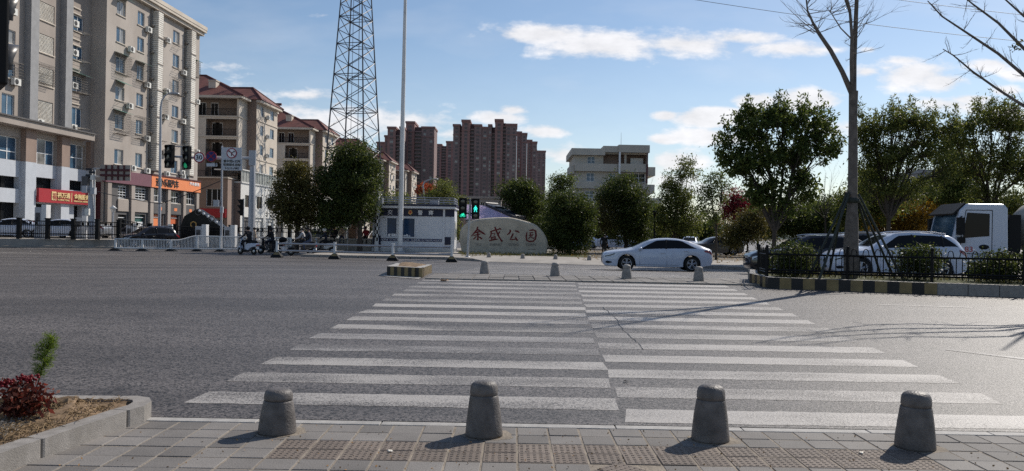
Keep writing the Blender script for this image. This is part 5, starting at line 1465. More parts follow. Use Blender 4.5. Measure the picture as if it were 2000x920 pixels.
for i in range(9):
    x = wx0+.05+(wx1-wx0-.3)*i/9; mb.b2(x, x+random.uniform(.1, .25), wh0+.02, wh0+random.uniform(.08, .3), -.095, -.085)
mb.build('papers', 'letter_white', wo)
mb = MB(); xr = bw+.003
mb.b2(xr, xr+.04, .7, 2.3, 1.0, 2.3, 0); mb.b2(xr+.041, xr+.05, .8, 1.45, 1.1, 2.2, 1); mb.b2(xr+.041, xr+.05, 1.55, 2.2, 1.1, 2.2, 1); mb.build('side_window', ['booth_white', 'glass_blue'], bt)
rr = MB(); zr0 = hw+.3
for z in (.12, .3, .48):
    for p, q in (((-.4, -.4), (bw, -.4)), ((bw, -.4), (bw, 3.2)), ((bw, 3.2), (-.4, 3.2)), ((-.4, 3.2), (-.4, -.4))): rr.bar((*p, zr0+z), (*q, zr0+z), .045)
for i in range(7): x = -.4+(bw+.4)*i/6; rr.bar((x, -.4, zr0), (x, -.4, zr0+.48), .05); rr.bar((x, 3.2, zr0), (x, 3.2, zr0+.48), .05)
for y in (.8, 2.0): rr.bar((bw, y, zr0), (bw, y, zr0+.48), .05)
rr.build('roof_railing', 'galvanised', bt)
mb = MB(); a, b_ = bl(839, 404), bl(855, 389); mb.b2(a[0], b_[0], .6, 1.0, zr0, b_[1]); mb.build('roof_panel', 'pole_grey', bt)

# ================================================================ carved park stone
YS = 56.5
so = W(985, 492, YS); so.z = .15
st_ = thing('carved_stone', 'long rounded sandstone boulder with dark red carved park name', 'stone', so)
def sl_(px, py): p = W(px, py, YS); return p.x-so.x, p.z-.15
OUT = [(900, 492), (898, 470), (899, 452), (904, 442), (914, 435), (930, 428.5), (950, 426), (975, 424.5), (998, 425), (1020, 430), (1042, 437), (1056, 447), (1064, 458), (1069, 470), (1069.5, 482), (1067, 494)]
o2 = [sl_(*p) for p in OUT]; o2[0] = (o2[0][0]+.1, -.1); o2[-1] = (o2[-1][0], -.1)
cxm = sum(p[0] for p in o2)/len(o2); mb = MB(); lay = [(-.32, .93), (-.42, .965), (-.30, .99), (0, 1.0), (.35, .985), (.62, .93)]
dense = []
for i in range(len(o2)-1):
    p0, p1, p2, p3 = o2[max(i-1, 0)], o2[i], o2[i+1], o2[min(i+2, len(o2)-1)]
    for k in range(4):
        t = k/4; dense.append(tuple(.5*((2*b)+(-a+c)*t+(2*a-5*b+4*c-d)*t*t+(-a+3*b-3*c+d)*t**3) for a, b, c, d in zip(p0, p1, p2, p3)))
dense.append(o2[-1])
lay = [(-.44, .945), (-.40, .975), (-.28, .993), (0, 1.0), (.3, .993), (.5, .965), (.58, .93)]
vs = []; nd = len(dense)
for y, s in lay:
    for x, z in dense: vs.append((cxm+(x-cxm)*s, y+.05*math.sin(x*1.3+z)*(1 if y > -.3 else 0), z*s if z > 0 else z))
fs = [(i*nd+k, i*nd+k+1, (i+1)*nd+k+1, (i+1)*nd+k) for i in range(len(lay)-1) for k in range(nd-1)]
mb.add(vs, fs, 0, True); mb.add(vs[:nd], [tuple(range(nd-1, -1, -1))]); mb.add(vs[-nd:], [tuple(range(nd))])
mb.build('boulder', 'sandstone', st_)
def ST(px, py): x, z = sl_(px, py); return Matrix.Translation((x, -.452, z)) @ Matrix.Rotation(R(90), 4, 'X')
pw = YS/F
# brush strokes of the four carved characters, measured in the zoom (10 px per photo px)
def brush(name, strokes):
    mb = MB()
    for s in strokes:
        pts = []; rad = []
        for x, y, w in s:
            a, z = sl_(880+x/10, 420+y/10); pts.append(Vector((a, -.449, z))); rad.append(w/10*pw*.62)
        n = len(pts)
        L_, R_ = [], []
        for i in range(n):
            t = pts[min(i+1, n-1)]-pts[max(i-1, 0)]; t.normalize(); nn = Vector((-t.z, 0, t.x))
            L_.append(pts[i]+nn*rad[i]); R_.append(pts[i]-nn*rad[i])
        off = Vector((0, -.006-random.random()*.006, 0))
        vs = [p+off for p in L_]+[p+off for p in R_]
        mb.add(vs, [(i, i+1, n+i+1, n+i) for i in range(n-1)])
        e = (pts[-1]-pts[-2]).normalized()*rad[-1]; b_ = (pts[0]-pts[1]).normalized()*rad[0]
        mb.add([L_[-1]+off, pts[-1]+e+off, R_[-1]+off], [(0, 1, 2)]); mb.add([L_[0]+off, R_[0]+off, pts[0]+b_+off], [(0, 1, 2)])
    return mb.build(name, 'letter_red', st_)
brush('carved_character', [[(535, 235, 22), (520, 290, 26), (470, 350, 24), (415, 410, 12)], [(540, 285, 20), (600, 330, 28), (650, 360, 26), (685, 380, 10)], [(495, 345, 16), (560, 325, 18)], [(460, 400, 14), (520, 385, 18), (590, 370, 14)], [(535, 330, 22), (540, 420, 24), (535, 490, 26), (515, 480, 10)], [(505, 420, 16), (455, 470, 18)], [(560, 425, 16), (610, 460, 28)]])
brush('carved_character', [[(780, 325, 16), (850, 300, 20), (945, 280, 16)], [(800, 320, 22), (790, 400, 20), (760, 450, 10)], [(870, 240, 24), (905, 330, 24), (950, 430, 22), (1010, 520, 26), (1020, 490, 8)], [(960, 330, 20), (920, 400, 16)], [(955, 262, 20), (985, 280, 22)], [(815, 365, 14), (870, 350, 16), (850, 400, 14)], [(800, 430, 18), (805, 490, 18)], [(805, 432, 14), (880, 420, 16), (885, 475, 16)], [(830, 430, 12), (832, 485, 12)], [(858, 428, 12), (860, 480, 12)], [(765, 500, 20), (850, 480, 18), (925, 470, 14)]])
brush('carved_character', [[(1165, 295, 24), (1170, 320, 26), (1140, 360, 22), (1105, 385, 10)], [(1265, 310, 22), (1310, 320, 26), (1340, 345, 14)], [(1220, 365, 22), (1190, 430, 24), (1165, 480, 22), (1230, 475, 18), (1290, 465, 16)], [(1265, 430, 16), (1300, 490, 26)]])
brush('carved_character', [[(1490, 340, 16), (1475, 420, 24), (1485, 490, 24), (1530, 515, 22), (1610, 510, 22), (1650, 470, 24), (1665, 390, 26), (1655, 310, 26), (1610, 290, 24), (1540, 300, 18)], [(1540, 350, 14), (1600, 340, 16)], [(1530, 395, 14), (1610, 385, 16)], [(1560, 345, 14), (1555, 420, 16), (1520, 460, 14)], [(1590, 390, 14), (1580, 440, 14), (1620, 455, 18), (1630, 430, 10)]])
for s, px, w_ in (('YU', 935, 9), ('SHENG', 968, 22), ('GONG', 1003, 20), ('YUAN', 1036, 20)):
    text(s, 'lettering', 'letter_grey', st_, ST(px, 477.5), w=w_*pw, h=4.6*pw, ext=.012, off=.004)
text('2018.08', 'lettering', 'letter_grey', st_, ST(1038, 486.5), w=15*pw, h=1.8*pw, ext=.01)

# low pavilion roof behind the stone
pv_ = thing('pavilion', 'pavilion with sloping ribbed pink white canopy and dark edge beam behind the stone', 'pavilion', (W(960, 480, 64).x, 64, .15))
pl0 = pv_.location.copy()
A, B, C_, D_ = [W(*q)-pl0 for q in ((908, 401, 66), (946, 403.5, 66), (1004, 429, 62.5), (908, 429, 62.5))]
mb = MB(); n = 46
for i in range(n):
    t0, t1 = i/n, (i+.55)/n
    P = [D_.lerp(C_, t0), D_.lerp(C_, t1), A.lerp(B, t1), A.lerp(B, t0)]
    u = Vector((0, -.05, .08))
    mb.add(P+[p+u for p in P], [(0, 3, 2, 1), (4, 5, 6, 7), (0, 1, 5, 4), (1, 2, 6, 5), (3, 0, 4, 7)])
mb.add([D_, C_, B, A], [(0, 1, 2, 3)]); mb.build('ribbed_canopy', 'canopy_pink', pv_)
mb = MB(); E1, E2 = B+Vector((.1, 0, .05)), C_+Vector((.1, 0, .05)); F1, F2 = W(972, 404, 68)-pl0, W(1026, 429, 64.5)-pl0
mb.add([E1, E2, F2, F1, E1+Vector((0, 0, .2)), E2+Vector((0, 0, .2)), F2+Vector((0, 0, .2)), F1+Vector((0, 0, .2))], [(0, 1, 2, 3), (7, 6, 5, 4), (0, 4, 5, 1), (1, 5, 6, 2), (2, 6, 7, 3), (3, 7, 4, 0)])
for t in (0, .33, .66, 1): mb.bar(E1.lerp(E2, t)+Vector((0, 0, .25)), F1.lerp(F2, t)+Vector((0, 0, .25)), .12)
mb.build('dark_roof', 'canopy_dark', pv_)
mb = MB()
for q in (A, B, C_, D_, F1, F2): mb.tube((q.x, q.y, 0), (q.x, q.y, q.z), .1, n=8)
mb.build('post', 'render_brown', pv_)

# ================================================================ striped planter nose on the median
q = [G(755.5, 538.5), G(825, 542.5), G(843.5, 533), G(775, 529)]
mm = thing('median_planter', 'small box of yellow and black striped kerb stones filled with soil, on the median nose', 'planter', (q[0]+q[2])/2)
ml = mm.location.copy()
def striped(poly, h, w, pname, parent, loc, first=0, base=-.1, close=True, sw=.26):
    n = len(poly); cnt = first
    for i in range(n if close else n-1):
        a, b_ = Vector(poly[i])-loc, Vector(poly[(i+1) % n])-loc; d = b_-a; L_ = math.hypot(d.x, d.y); k = max(1, round(L_/sw))
        nn = Vector((-d.y, d.x, 0)).normalized()*w; ins = Vector((d.x, d.y, 0)).normalized()*w
        mb = MB()
        for j in range(k):
            p, r_ = a.lerp(b_, j/k), a.lerp(b_, (j+1)/k)
            zb = min(p.z, r_.z)
            ip = p+nn+(ins if j == 0 and close else Vector()); ir = r_+nn-(ins if j == k-1 and close else Vector())
            zt = [v.z+h for v in (p, r_)]
            mb.add([(p.x, p.y, base), (r_.x, r_.y, base), (r_.x, r_.y, zt[1]), (p.x, p.y, zt[0])], [(0, 1, 2, 3)], cnt % 2)
            mb.add([(p.x, p.y, zt[0]), (r_.x, r_.y, zt[1]), (ir.x, ir.y, zt[1]), (ip.x, ip.y, zt[0])], [(0, 1, 2, 3)], 2)
            mb.add([(ip.x, ip.y, zt[0]), (ir.x, ir.y, zt[1]), (ir.x, ir.y, base), (ip.x, ip.y, base)], [(0, 1, 2, 3)], 2)
            cnt += 1
        mb.build(pname, ['yellow_paint', 'black_paint', 'kerb_light'], parent)
striped(q, .26, .22, 'striped_kerb', mm, ml, 1, -.3, sw=.125)
mb = MB(); qi = [p.lerp((q[0]+q[2])/2, .25)-ml for p in q]
vs = []
for j in range(9):
    for i in range(9):
        p = qi[0].lerp(qi[1], i/8).lerp(qi[3].lerp(qi[2], i/8), j/8); e = .0 if 0 < i < 8 and 0 < j < 8 else .03; vs.append((p.x, p.y, .22+random.uniform(0, .07)-e))
mb.add(vs, [(j*9+i, j*9+i+1, (j+1)*9+i+1, (j+1)*9+i) for j in range(8) for i in range(8)], 0, True); mb.build('soil', 'soil', mm)
mb = MB(); p = [G(734, 537.5), G(757, 541), G(818, 545.5), G(826, 541)]; mb.add([(v.x, v.y, v.z+.012) for v in p], [(0, 1, 2, 3)]); struct(mb.build('pavement_apron', 'kerb_light'))

# ================================================================ barriers and fences
def guard_rail(px):
    pts = [G(*p) for p in px]
    t = thing('guard_rail', 'low steel two-bar traffic barrier on painted feet before the police booth', 'barrier', pts[0]); L0 = pts[0]
    d = (pts[-1]-pts[0]).normalized()
    for p in pts:
        mb = MB(Matrix.Translation(p-L0)); mb.b2(-.065, .065, -.065, .065, .15, .92); mb.b2(-.08, .08, -.08, .08, .921, .95); o = mb.build('post', 'railing_white', t, bevel=.01)
        f = MB(Matrix.Translation(p-L0))
        f.add([(-.30, -.25, 0), (.30, -.25, 0), (.30, .25, 0), (-.30, .25, 0), (-.30, -.25, .07), (.30, -.25, .07), (.30, .25, .07), (-.30, .25, .07), (-.09, -.09, .32), (.09, -.09, .32), (.09, .09, .32), (-.09, .09, .32)],
              [(0, 1, 5, 4), (1, 2, 6, 5), (2, 3, 7, 6), (3, 0, 4, 7), (4, 5, 9, 8), (5, 6, 10, 9), (6, 7, 11, 10), (7, 4, 8, 11), (8, 9, 10, 11)]); f.build('foot', 'dark_plastic', o)
        s = MB(Matrix.Translation(p-L0)); s.add([(-.2, -.212, .12), (.2, -.212, .12), (.10, -.118, .30), (-.10, -.118, .30)], [(0, 1, 2, 3)]); s.build('warning_patch', 'yellow_paint', o)
    for z in (.40, .80):
        mb = MB(); mb.path([p-L0+Vector((0, 0, z)) for p in pts], .055, 8); mb.build('rail', 'steel_rail', t)
    return t
guard_rail([(541, 503), (653.5, 506), (767, 509.5), (882, 512)])
def white_fence():
    px = [(225, 489.5), (278, 490.3), (334, 491), (385, 491), (430, 491.5), (480, 492), (530, 493), (568, 494)]
    top = [(225, 466.5), (278, 467.5), (334, 469), (385, 461), (430, 462), (480, 463), (530, 464), (568, 465.5)]
    pts = [G(*p) for p in px]; L0 = pts[0]; t = thing('white_railing', 'white picket traffic railing stepping up halfway, in front of the black parked SUV', 'railing', L0)
    hs = [W(a, b, p.y).z for (a, b), p in zip(top, pts)]
    for p, h in zip(pts, hs):
        mb = MB(Matrix.Translation(p-L0)); mb.b2(-.05, .05, -.05, .05, .02, h+.04); o = mb.build('post', 'railing_white', t)
        f = MB(Matrix.Translation(p-L0)); f.add([(-.38, -.3, 0), (.38, -.3, 0), (.38, .3, 0), (-.38, .3, 0), (-.12, -.1, .16), (.12, -.1, .16), (.12, .1, .16), (-.12, .1, .16)], [(0, 1, 5, 4), (1, 2, 6, 5), (2, 3, 7, 6), (3, 0, 4, 7), (4, 5, 6, 7)]); f.build('foot', 'dark_plastic', o)
    for i in range(len(pts)-1):
        a, b_ = pts[i]-L0, pts[i+1]-L0; ha, hb = hs[i], hs[i+1]; n = 18; mb = MB()
        def H_(t): return ha+(hb-ha)*(sstep(.2, 1, t) if i == 2 else t)
        mb.path([a.lerp(b_, k/8)+Vector((0, 0, H_(k/8))) for k in range(9)], .045, 6); mb.bar(a+Vector((0, 0, .18)), b_+Vector((0, 0, .18)), .08)
        for k in range(1, n): p = a.lerp(b_, k/n); mb.bar(p+Vector((0, 0, .18)), p+Vector((0, 0, H_(k/n))), .034)
        mb.build('picket_panel', 'railing_white', t)
white_fence()
def black_fence():
    a0, a1 = W(-40, 480, 56), W(228, 480, 59.5)
    wl0 = thing('stone_wall', 'low rough stone retaining wall under the black fence, far left', 'wall', (a0.x, a0.y, 0))
    mb = MB(); d = Vector((a1.x-a0.x, a1.y-a0.y, 0)); n = Vector((d.y, -d.x, 0)).normalized()
    K = 40
    vs = []
    for i in range(K+1):
        p = d*(i/K)
        for o, z in ((.35, -.05), (.35, .12), (.05, .14+random.uniform(-.02, .02)), (random.uniform(-.03, .03), .6+random.uniform(-.03, .03)), (-.8, .62)): q = p+n*o; vs.append((q.x, q.y, z))
    mb.add(vs, [(i*5+k, (i+1)*5+k, (i+1)*5+k+1, i*5+k+1) for i in range(K) for k in range(4)]); mb.build('wall_body', 'wall_concrete', wl0)
    posts = [(-10, 57), (37, 57.2), (93, 57.6), (143, 58), (190, 58.6), (232, 60)]+[(292, 63), (342, 64), (400, 65), (450, 66), (490, 66), (526, 66), (565, 66), (604, 66), (648, 66), (690, 66)]
    fz = []
    t = thing('metal_fence', 'long black metal fence with square posts between the street and parked cars', 'fence', (W(-10, 470, 57).x, 57, 0)); L0 = t.location.copy()
    P = [Vector((W(px, 470, Y).x, Y, .62 if i < 6 else .1)) for i, (px, Y) in enumerate(posts)]
    for i, p in enumerate(P):
        mb = MB(Matrix.Translation(p-L0)); mb.b2(-.13, .13, -.13, .13, 0, 1.45 if i < 6 else 1.75); mb.b2(-.16, .16, -.16, .16, 1.451 if i < 6 else 1.751, 1.53 if i < 6 else 1.83); mb.build('post', 'black_metal', t)
    for i in range(len(P)-1):
        a, b_ = P[i]-L0, P[i+1]-L0; h = 1.3 if i < 5 else 1.6; mb = MB(); n = 14
        for z in (.12, .38, h-.3, h): mb.bar(a+Vector((0, 0, z)), b_+Vector((0, 0, z)), .05)
        for k in range(1, n): p = a.lerp(b_, k/n); mb.bar(p+Vector((0, 0, .12)), p+Vector((0, 0, h)), .028)
        c = a.lerp(b_, .5)
        for k in (-1, 1): q_ = c+Vector((k*.2, -.03, h-.15)); mb.box(q_, (.16, .03, .2))
        mb.build('panel', 'black_metal', t)
    pb2 = MB()
black_fence()

# raised ledge people sit on, with a brown notice pillar
le = thing('planter_wall', 'low grey planter wall that people sit on, left of the police booth', 'wall', (W(640, 480, 58).x, 58, .15))
a, b_ = W(610, 480, 58).x-le.location.x, W(726, 480, 58).x-le.location.x
mb = MB(); mb.b2(a, b_, -.2, 2.2, 0, .78); mb.b2(a-.05, b_+.05, -.26, 2.25, .783, .9, 1); mb.build('wall_body', ['wall_concrete', 'kerb_granite'], le)
pi = thing('pillar', 'square brown stone pillar behind the seated people', 'pillar', (W(688, 470, 58.8).x, 58.8, 1.05))
mb = MB(); w2 = 8/F*58.8; mb.b2(-w2, w2, -.3, .3, 0, W(688, 428, 58.8).z-1.05); mb.b2(-w2-.06, w2+.06, -.36, .36, W(688, 428, 58.8).z-1.047, W(688, 428, 58.8).z-.95); mb.build('shaft', 'bark_red', pi)
si = thing('notice_sign', 'small white double notice plate on a thin post, left of the pillar', 'sign', (W(679, 470, 57.6).x, 57.6, .15))
mb = MB(); mb.tube((0, 0, 0), (0, 0, 2.6), .03); mb.build('post', 'galvanised', si)
mb = MB(); mb.b2(-.22, .0, -.05, -.02, 1.75, 2.5); mb.b2(.03, .25, -.05, -.02, 1.7, 2.45); mb.build('plate', 'letter_white', si)

# ================================================================ right-hand median: striped kerb, fence, stakes
MB_ = [G(1463.5, 554), G(1500, 563)]; e1 = G(1830, 575.5); e2 = G(2000, 581.5)
md = thing('median_bed', 'planted median with yellow and black striped kerb at its left end', 'planter', MB_[0]); L0 = md.location.copy()
def rel(v): return v-L0
ext = e2+(e2-e1).normalized()*14
Hm = .27
striped([G(1466, 548)+Vector((.25, .9, 0)), MB_[0], MB_[1]], Hm, .2, 'striped_kerb', md, L0, 0, -.5, close=False, sw=.2)
striped([MB_[1], e1], Hm, .2, 'striped_kerb', md, L0, 1, -.5, close=False, sw=.265)
mb = MB(); d = (ext-e1); n = 24
for i in range(n):
    p, q_ = rel(e1.lerp(ext, i/n+.0004)), rel(e1.lerp(ext, (i+1)/n-.0004)); nn = Vector((-d.y, d.x, 0)).normalized()*.2
    zp = tz(*(e1.lerp(ext, i/n)).xy)-L0.z+Hm; mb.add([(p.x, p.y, -.5), (q_.x, q_.y, -.5), (q_.x, q_.y, zp), (p.x, p.y, zp), (p.x+nn.x, p.y+nn.y, zp), (q_.x+nn.x, q_.y+nn.y, zp)], [(0, 1, 2, 3), (3, 2, 5, 4)])
mb.build('plain_kerb', 'kerb_granite', md)
back = Vector((.9, 2.6, 0)); cor = G(1466, 548)+Vector((.25, .9, 0))
mb = MB(); top = [MB_[1]+Vector((.05, .2, 0)), e1+Vector((.05, .2, 0)), ext+Vector((.05, .2, 0)), ext+Vector((1.2, 2.7, 0)), e1+Vector((1.2, 2.7, 0)), MB_[1]+Vector((.9, 2.4, 0)), cor+Vector((.2, .2, 0)), MB_[0]+Vector((.2, .15, 0))]
mb.prism([(p.x-L0.x, p.y-L0.y) for p in top], -.6, Hm-.05, 0); mb.build('earth', 'grass_ground', md)
mb = MB(); bk_ = [cor+Vector((0, .2, 0)), MB_[1]+Vector((.9, 2.5, 0)), e1+Vector((1.2, 2.8, 0)), ext+Vector((1.2, 2.8, 0))]
for i in range(3):
    p, q_ = rel(bk_[i]), rel(bk_[i+1]); nn = Vector((-(q_-p).y, (q_-p).x, 0)).normalized()*.18; z_ = Hm
    mb.add([(p.x, p.y, z_), (q_.x, q_.y, z_), (q_.x+nn.x, q_.y+nn.y, z_), (p.x+nn.x, p.y+nn.y, z_), (q_.x+nn.x, q_.y+nn.y, -.6), (p.x+nn.x, p.y+nn.y, -.6), (p.x, p.y, -.6), (q_.x, q_.y, -.6)], [(0, 1, 2, 3), (3, 2, 4, 5), (6, 7, 1, 0)])
mb.build('back_kerb', 'kerb_granite', md)
zt_ = L0.z+Hm-.05
P = []
random.seed(31)
for _ in range(5200):
    t = random.random(); p = MB_[1].lerp(ext, t**1.3)+Vector((random.uniform(.05, 1.1), random.uniform(.25, 2.3), 0)); P.append((p.x, p.y, zt_+random.uniform(0, .03)))
gb_ = leaf_obj('grass', np.array(P), .13, .09, 'grass_blade', None, -1.4); gb_['kind'] = 'stuff'
# fence
fpth = [cor+Vector((.28, .1, 0)), MB_[0]+Vector((.33, .25, 0)), MB_[1]+Vector((.1, .42, 0)), e1+Vector((.1, .42, 0)), ext+Vector((.1, .42, 0))]
fe = thing('median_fence', 'low black iron fence with looped tops round the planted median', 'fence', (fpth[2].x, fpth[2].y, zt_)); fl_ = fe.location.copy()
def fencerun(a, b_, seg=2.0):
    a, b_ = Vector((a.x, a.y, zt_))-fl_, Vector((b_.x, b_.y, zt_))-fl_; L_ = (b_-a).length; n = max(1, round(L_/seg))
    for i in range(n):
        p, q_ = a.lerp(b_, i/n), a.lerp(b_, (i+1)/n); d = (q_-p)
        mb = MB(); mb.bar(p, p+Vector((0, 0, .74)), .06); mb.ell(p+Vector((0, 0, .77)), (.04, .04, .05), 8, 6); mb.build('post', 'black_metal', fe)
        mb = MB()
        for z in (.13, .19, .58): mb.bar(p+Vector((0, 0, z)), q_+Vector((0, 0, z)), .032)
        k = max(2, round(d.length/.135))
        for j in range(1, k):
            r_ = p.lerp(q_, j/k); mb.bar(r_+Vector((0, 0, .05)), r_+Vector((0, 0, .60)), .018)
        for j in range(0, k-1, 2):
            r0, r1 = p.lerp(q_, (j+.5)/k), p.lerp(q_, (j+1.6)/k); c = (r0+r1)/2; h = (r1-r0)/2
            pts = [r0+Vector((0, 0, .58))]+[c-h*math.cos(math.pi*t/6)*.8+Vector((0, 0, .66+.09*math.sin(math.pi*t/6))) for t in range(7)]+[r1+Vector((0, 0, .58))]
            mb.path(pts, .011, 4, cap=False)
        mb.build('panel', 'black_metal', fe)
fencerun(fpth[0], fpth[1], 1.2); fencerun(fpth[1], fpth[2], 1.2); fencerun(fpth[2], fpth[3]); fencerun(fpth[3], fpth[4])
# ================================================================ trees
def tree_px(label, px, D, lobes, ncl, nleaf, L, lm, fork_py, bark='bark', tr=.12, sig=.3, z=.15, name='tree', dz=None, **k):
    """lobes measured in photo pixels (x, y, half width, half height, depth offset m, half depth m)"""
    b = W(px, 470, D); base = Vector((b.x, D, z)); s = D/F; lo = []
    for (x, y, rx, ry, dy, rd) in lobes:
        p = W(x, y, D); lo.append((p.x-b.x, dy, p.z-z, rx*s, rd if rd else rx*s, ry*s))
    return tree(name, label, base, W(px, fork_py, D).z-z, lo, ncl, nleaf, L, lm, bark, tr, sig, **k)
random.seed(41); rng = np.random.default_rng(41)
PT = 'park trees behind the crossing'
tree_px('bronze green leafy street tree behind the parked scooters', 580, 55, [(576, 360, 42, 38, 0, 1.7), (560, 405, 38, 35, -.3, 1.6), (600, 400, 32, 40, .3, 1.6), (578, 335, 25, 18, 0, 1), (575, 430, 40, 14, 0, 1.3)], 260, 17000, .18, 'leaf_bronze', 445, tr=.14, sig=.26, z=.1)
tree_px('dense dark evergreen tree left of the police booth', 703, 55.5, [(690, 312, 45, 32, 0, 2.2), (648, 352, 30, 30, 0, 1.6), (715, 350, 34, 40, -.3, 2), (665, 398, 42, 38, 0, 2), (700, 405, 38, 36, .4, 2), (655, 425, 28, 22, 0, 1.4), (720, 330, 28, 25, 0, 1.5), (690, 360, 45, 45, 0, 2.2)], 400, 46000, .18, 'leaf_dark', 440, tr=.17, sig=.30)
G1 = W(684, 445, 56.5)
tree_px('small yellow green tree rising just behind the booth roof', 868, 74, [(865, 372, 34, 22, 0, 2), (850, 392, 32, 18, 0, 2), (890, 392, 24, 18, 0, 2)], 110, 5200, .19, 'leaf_olive', 425, tr=.1)
tree_px('dark shrubby tree between booth and carved stone', 885, 68, [(880, 425, 22, 26, 0, 1.5), (892, 455, 16, 22, 0, 1.2), (735, 420, 16, 26, 0, 1.4), (745, 450, 15, 20, 0, 1.2)], 90, 5200, .17, 'leaf_olive', 470, tr=.08)
tree_px('orange leaved tree glimpsed above the booth roof', 838, 120, [(838, 366, 20, 7, 0, 1.6), (825, 372, 12, 5, 0, 1)], 30, 900, .36, 'leaf_orange', 400, tr=.1)
tree_px('dark round tree behind the left part of the carved stone top', 1022, 66, [(1020, 385, 36, 34, 0, 1.8), (1000, 375, 22, 20, 0, 1.3), (1040, 405, 32, 30, 0, 1.6), (1018, 365, 20, 14, 0, 1)], 180, 15000, .2, 'leaf_dark', 435, tr=.14, sig=.3)
tree_px('loose topped tree just left of the pale office house', 1093, 78, [(1093, 368, 28, 28, 0, 1.6), (1100, 350, 22, 14, 0, 1.2), (1080, 400, 26, 30, 0, 1.5)], 130, 5600, .2, 'leaf_mid', 420, tr=.12)
tree_px('dark bushy tree reaching the ground at the right end of the carved stone', 1112, 57.5, [(1112, 405, 42, 32, 0, 1.8), (1095, 440, 36, 38, 0, 1.7), (1135, 440, 26, 42, 0, 1.5), (1110, 470, 38, 26, 0, 1.6), (1138, 410, 18, 22, .2, 1)], 340, 30000, .17, 'leaf_dark', 480, tr=.14, sig=.27)
tree_px('light bronze small tree behind the walking person', 1183, 63, [(1182, 430, 24, 26, 0, 1.2), (1180, 405, 16, 14, 0, .8)], 80, 3000, .16, 'leaf_bronze', 470, tr=.07, sig=.26)
tree_px('broad dark tree in front of the pale office house', 1222, 64, [(1215, 375, 42, 28, 0, 2), (1190, 385, 28, 26, 0, 1.6), (1240, 410, 32, 40, -.3, 1.8), (1220, 440, 42, 42, 0, 2), (1250, 450, 22, 34, 0, 1.4), (1225, 352, 28, 10, 0, 1.1)], 340, 28000, .18, 'leaf_dark', 478, tr=.15, sig=.3)
tree_px('tall airy tree with pale leaf tufts right of the pale office house', 1318, 60, [(1335, 325, 20, 24, 0, 1), (1318, 360, 24, 30, 0, 1.2), (1352, 335, 16, 18, .3, .9), (1302, 385, 22, 34, 0, 1.2), (1335, 395, 30, 38, .2, 1.4), (1320, 430, 40, 34, 0, 1.7), (1290, 430, 18, 30, 0, 1), (1345, 440, 26, 30, 0, 1.3)], 280, 15000, .16, 'leaf_olive', 470, tr=.1, sig=.24)
tree_px('thin multi stemmed tree with sparse leaves behind the sedan tail', 1399, 50, [(1385, 370, 22, 40, 0, .8), (1410, 360, 20, 44, .2, .8), (1368, 395, 14, 40, 0, .6), (1400, 420, 22, 26, 0, .8)], 120, 2800, .16, 'leaf_mid', 455, tr=.07, sig=.2)
tree_px('red leaved tree behind the big vase shaped tree', 1432, 72, [(1432, 392, 22, 26, 0, 1.4), (1450, 410, 26, 24, 0, 1.4), (1418, 410, 14, 18, 0, 1)], 140, 6500, .2, 'leaf_red', 450, tr=.09)
tree_px('large dark vase shaped tree right of the white sedan', 1512, 44, [(1430, 275, 40, 34, 0, 1.3), (1475, 245, 44, 36, 0, 1.6), (1530, 235, 44, 34, -.2, 1.6), (1590, 245, 46, 40, .2, 1.6), (1615, 285, 26, 36, 0, 1.2), (1500, 300, 48, 40, 0, 1.8), (1560, 300, 48, 40, .3, 1.8), (1455, 325, 34, 34, 0, 1.3), (1500, 365, 36, 36, 0, 1.2), (1570, 355, 28, 34, 0, 1.2), (1530, 400, 26, 24, 0, .9), (1475, 385, 26, 24, 0, 1), (1575, 385, 24, 24, 0, 1), (1420, 315, 30, 28, 0, 1.1)], 370, 19500, .23, 'leaf_mid', 455, 'bark', .14, .175, group=PT, shell=.5, shoots=80)
tree_px('tall willowy tree between the bare trunk and the truck cab', 1735, 46, [(1710, 255, 38, 40, 0, 1.5), (1755, 235, 44, 34, 0, 1.6), (1800, 245, 40, 36, 0, 1.5), (1715, 315, 36, 40, 0, 1.4), (1770, 300, 50, 40, .2, 1.7), (1815, 290, 34, 40, 0, 1.4), (1735, 365, 30, 34, 0, 1.2), (1690, 360, 22, 50, 0, .9), (1785, 375, 44, 34, .4, 1.5), (1690, 290, 24, 40, 0, 1), (1840, 330, 26, 44, 0, 1.2), (1685, 240, 24, 26, 0, 1), (1845, 250, 28, 30, 0, 1.1)], 430, 18500, .22, 'leaf_olive', 430, 'bark', .14, .2, group=PT, wr=.3, droop=.7, shoots=44)
tree_px('tall shaggy tree behind the truck cab at the right edge', 1935, 47, [(1890, 245, 36, 36, 0, 1.5), (1940, 230, 44, 34, 0, 1.6), (1990, 240, 44, 40, 0, 1.6), (1860, 265, 26, 28, 0, 1.1), (1900, 310, 40, 44, 0, 1.5), (1960, 320, 50, 50, 0, 1.8), (2010, 320, 40, 60, 0, 1.7), (1925, 390, 40, 40, 0, 1.5), (1990, 410, 40, 40, 0, 1.5)], 430, 19500, .22, 'leaf_olive', 420, 'bark', .15, .21, group=PT, wr=.3, droop=.7, shoots=44)
tree_px('yellow autumn tree behind the white SUV roof', 1765, 58, [(1745, 420, 40, 32, 0, 1.6), (1790, 415, 42, 30, 0, 1.6), (1770, 445, 60, 26, 0, 1.8), (1715, 440, 28, 26, 0, 1.2)], 220, 13000, .18, 'leaf_yellow', 470, tr=.09, sig=.3)
tree_px('olive tree filling the gap left of the truck cab', 1830, 66, [(1835, 395, 46, 40, 0, 2), (1800, 380, 30, 28, 0, 1.6), (1870, 390, 30, 40, 0, 1.6), (1840, 360, 26, 20, 0, 1.2)], 220, 15000, .2, 'leaf_olive', 450, tr=.12)
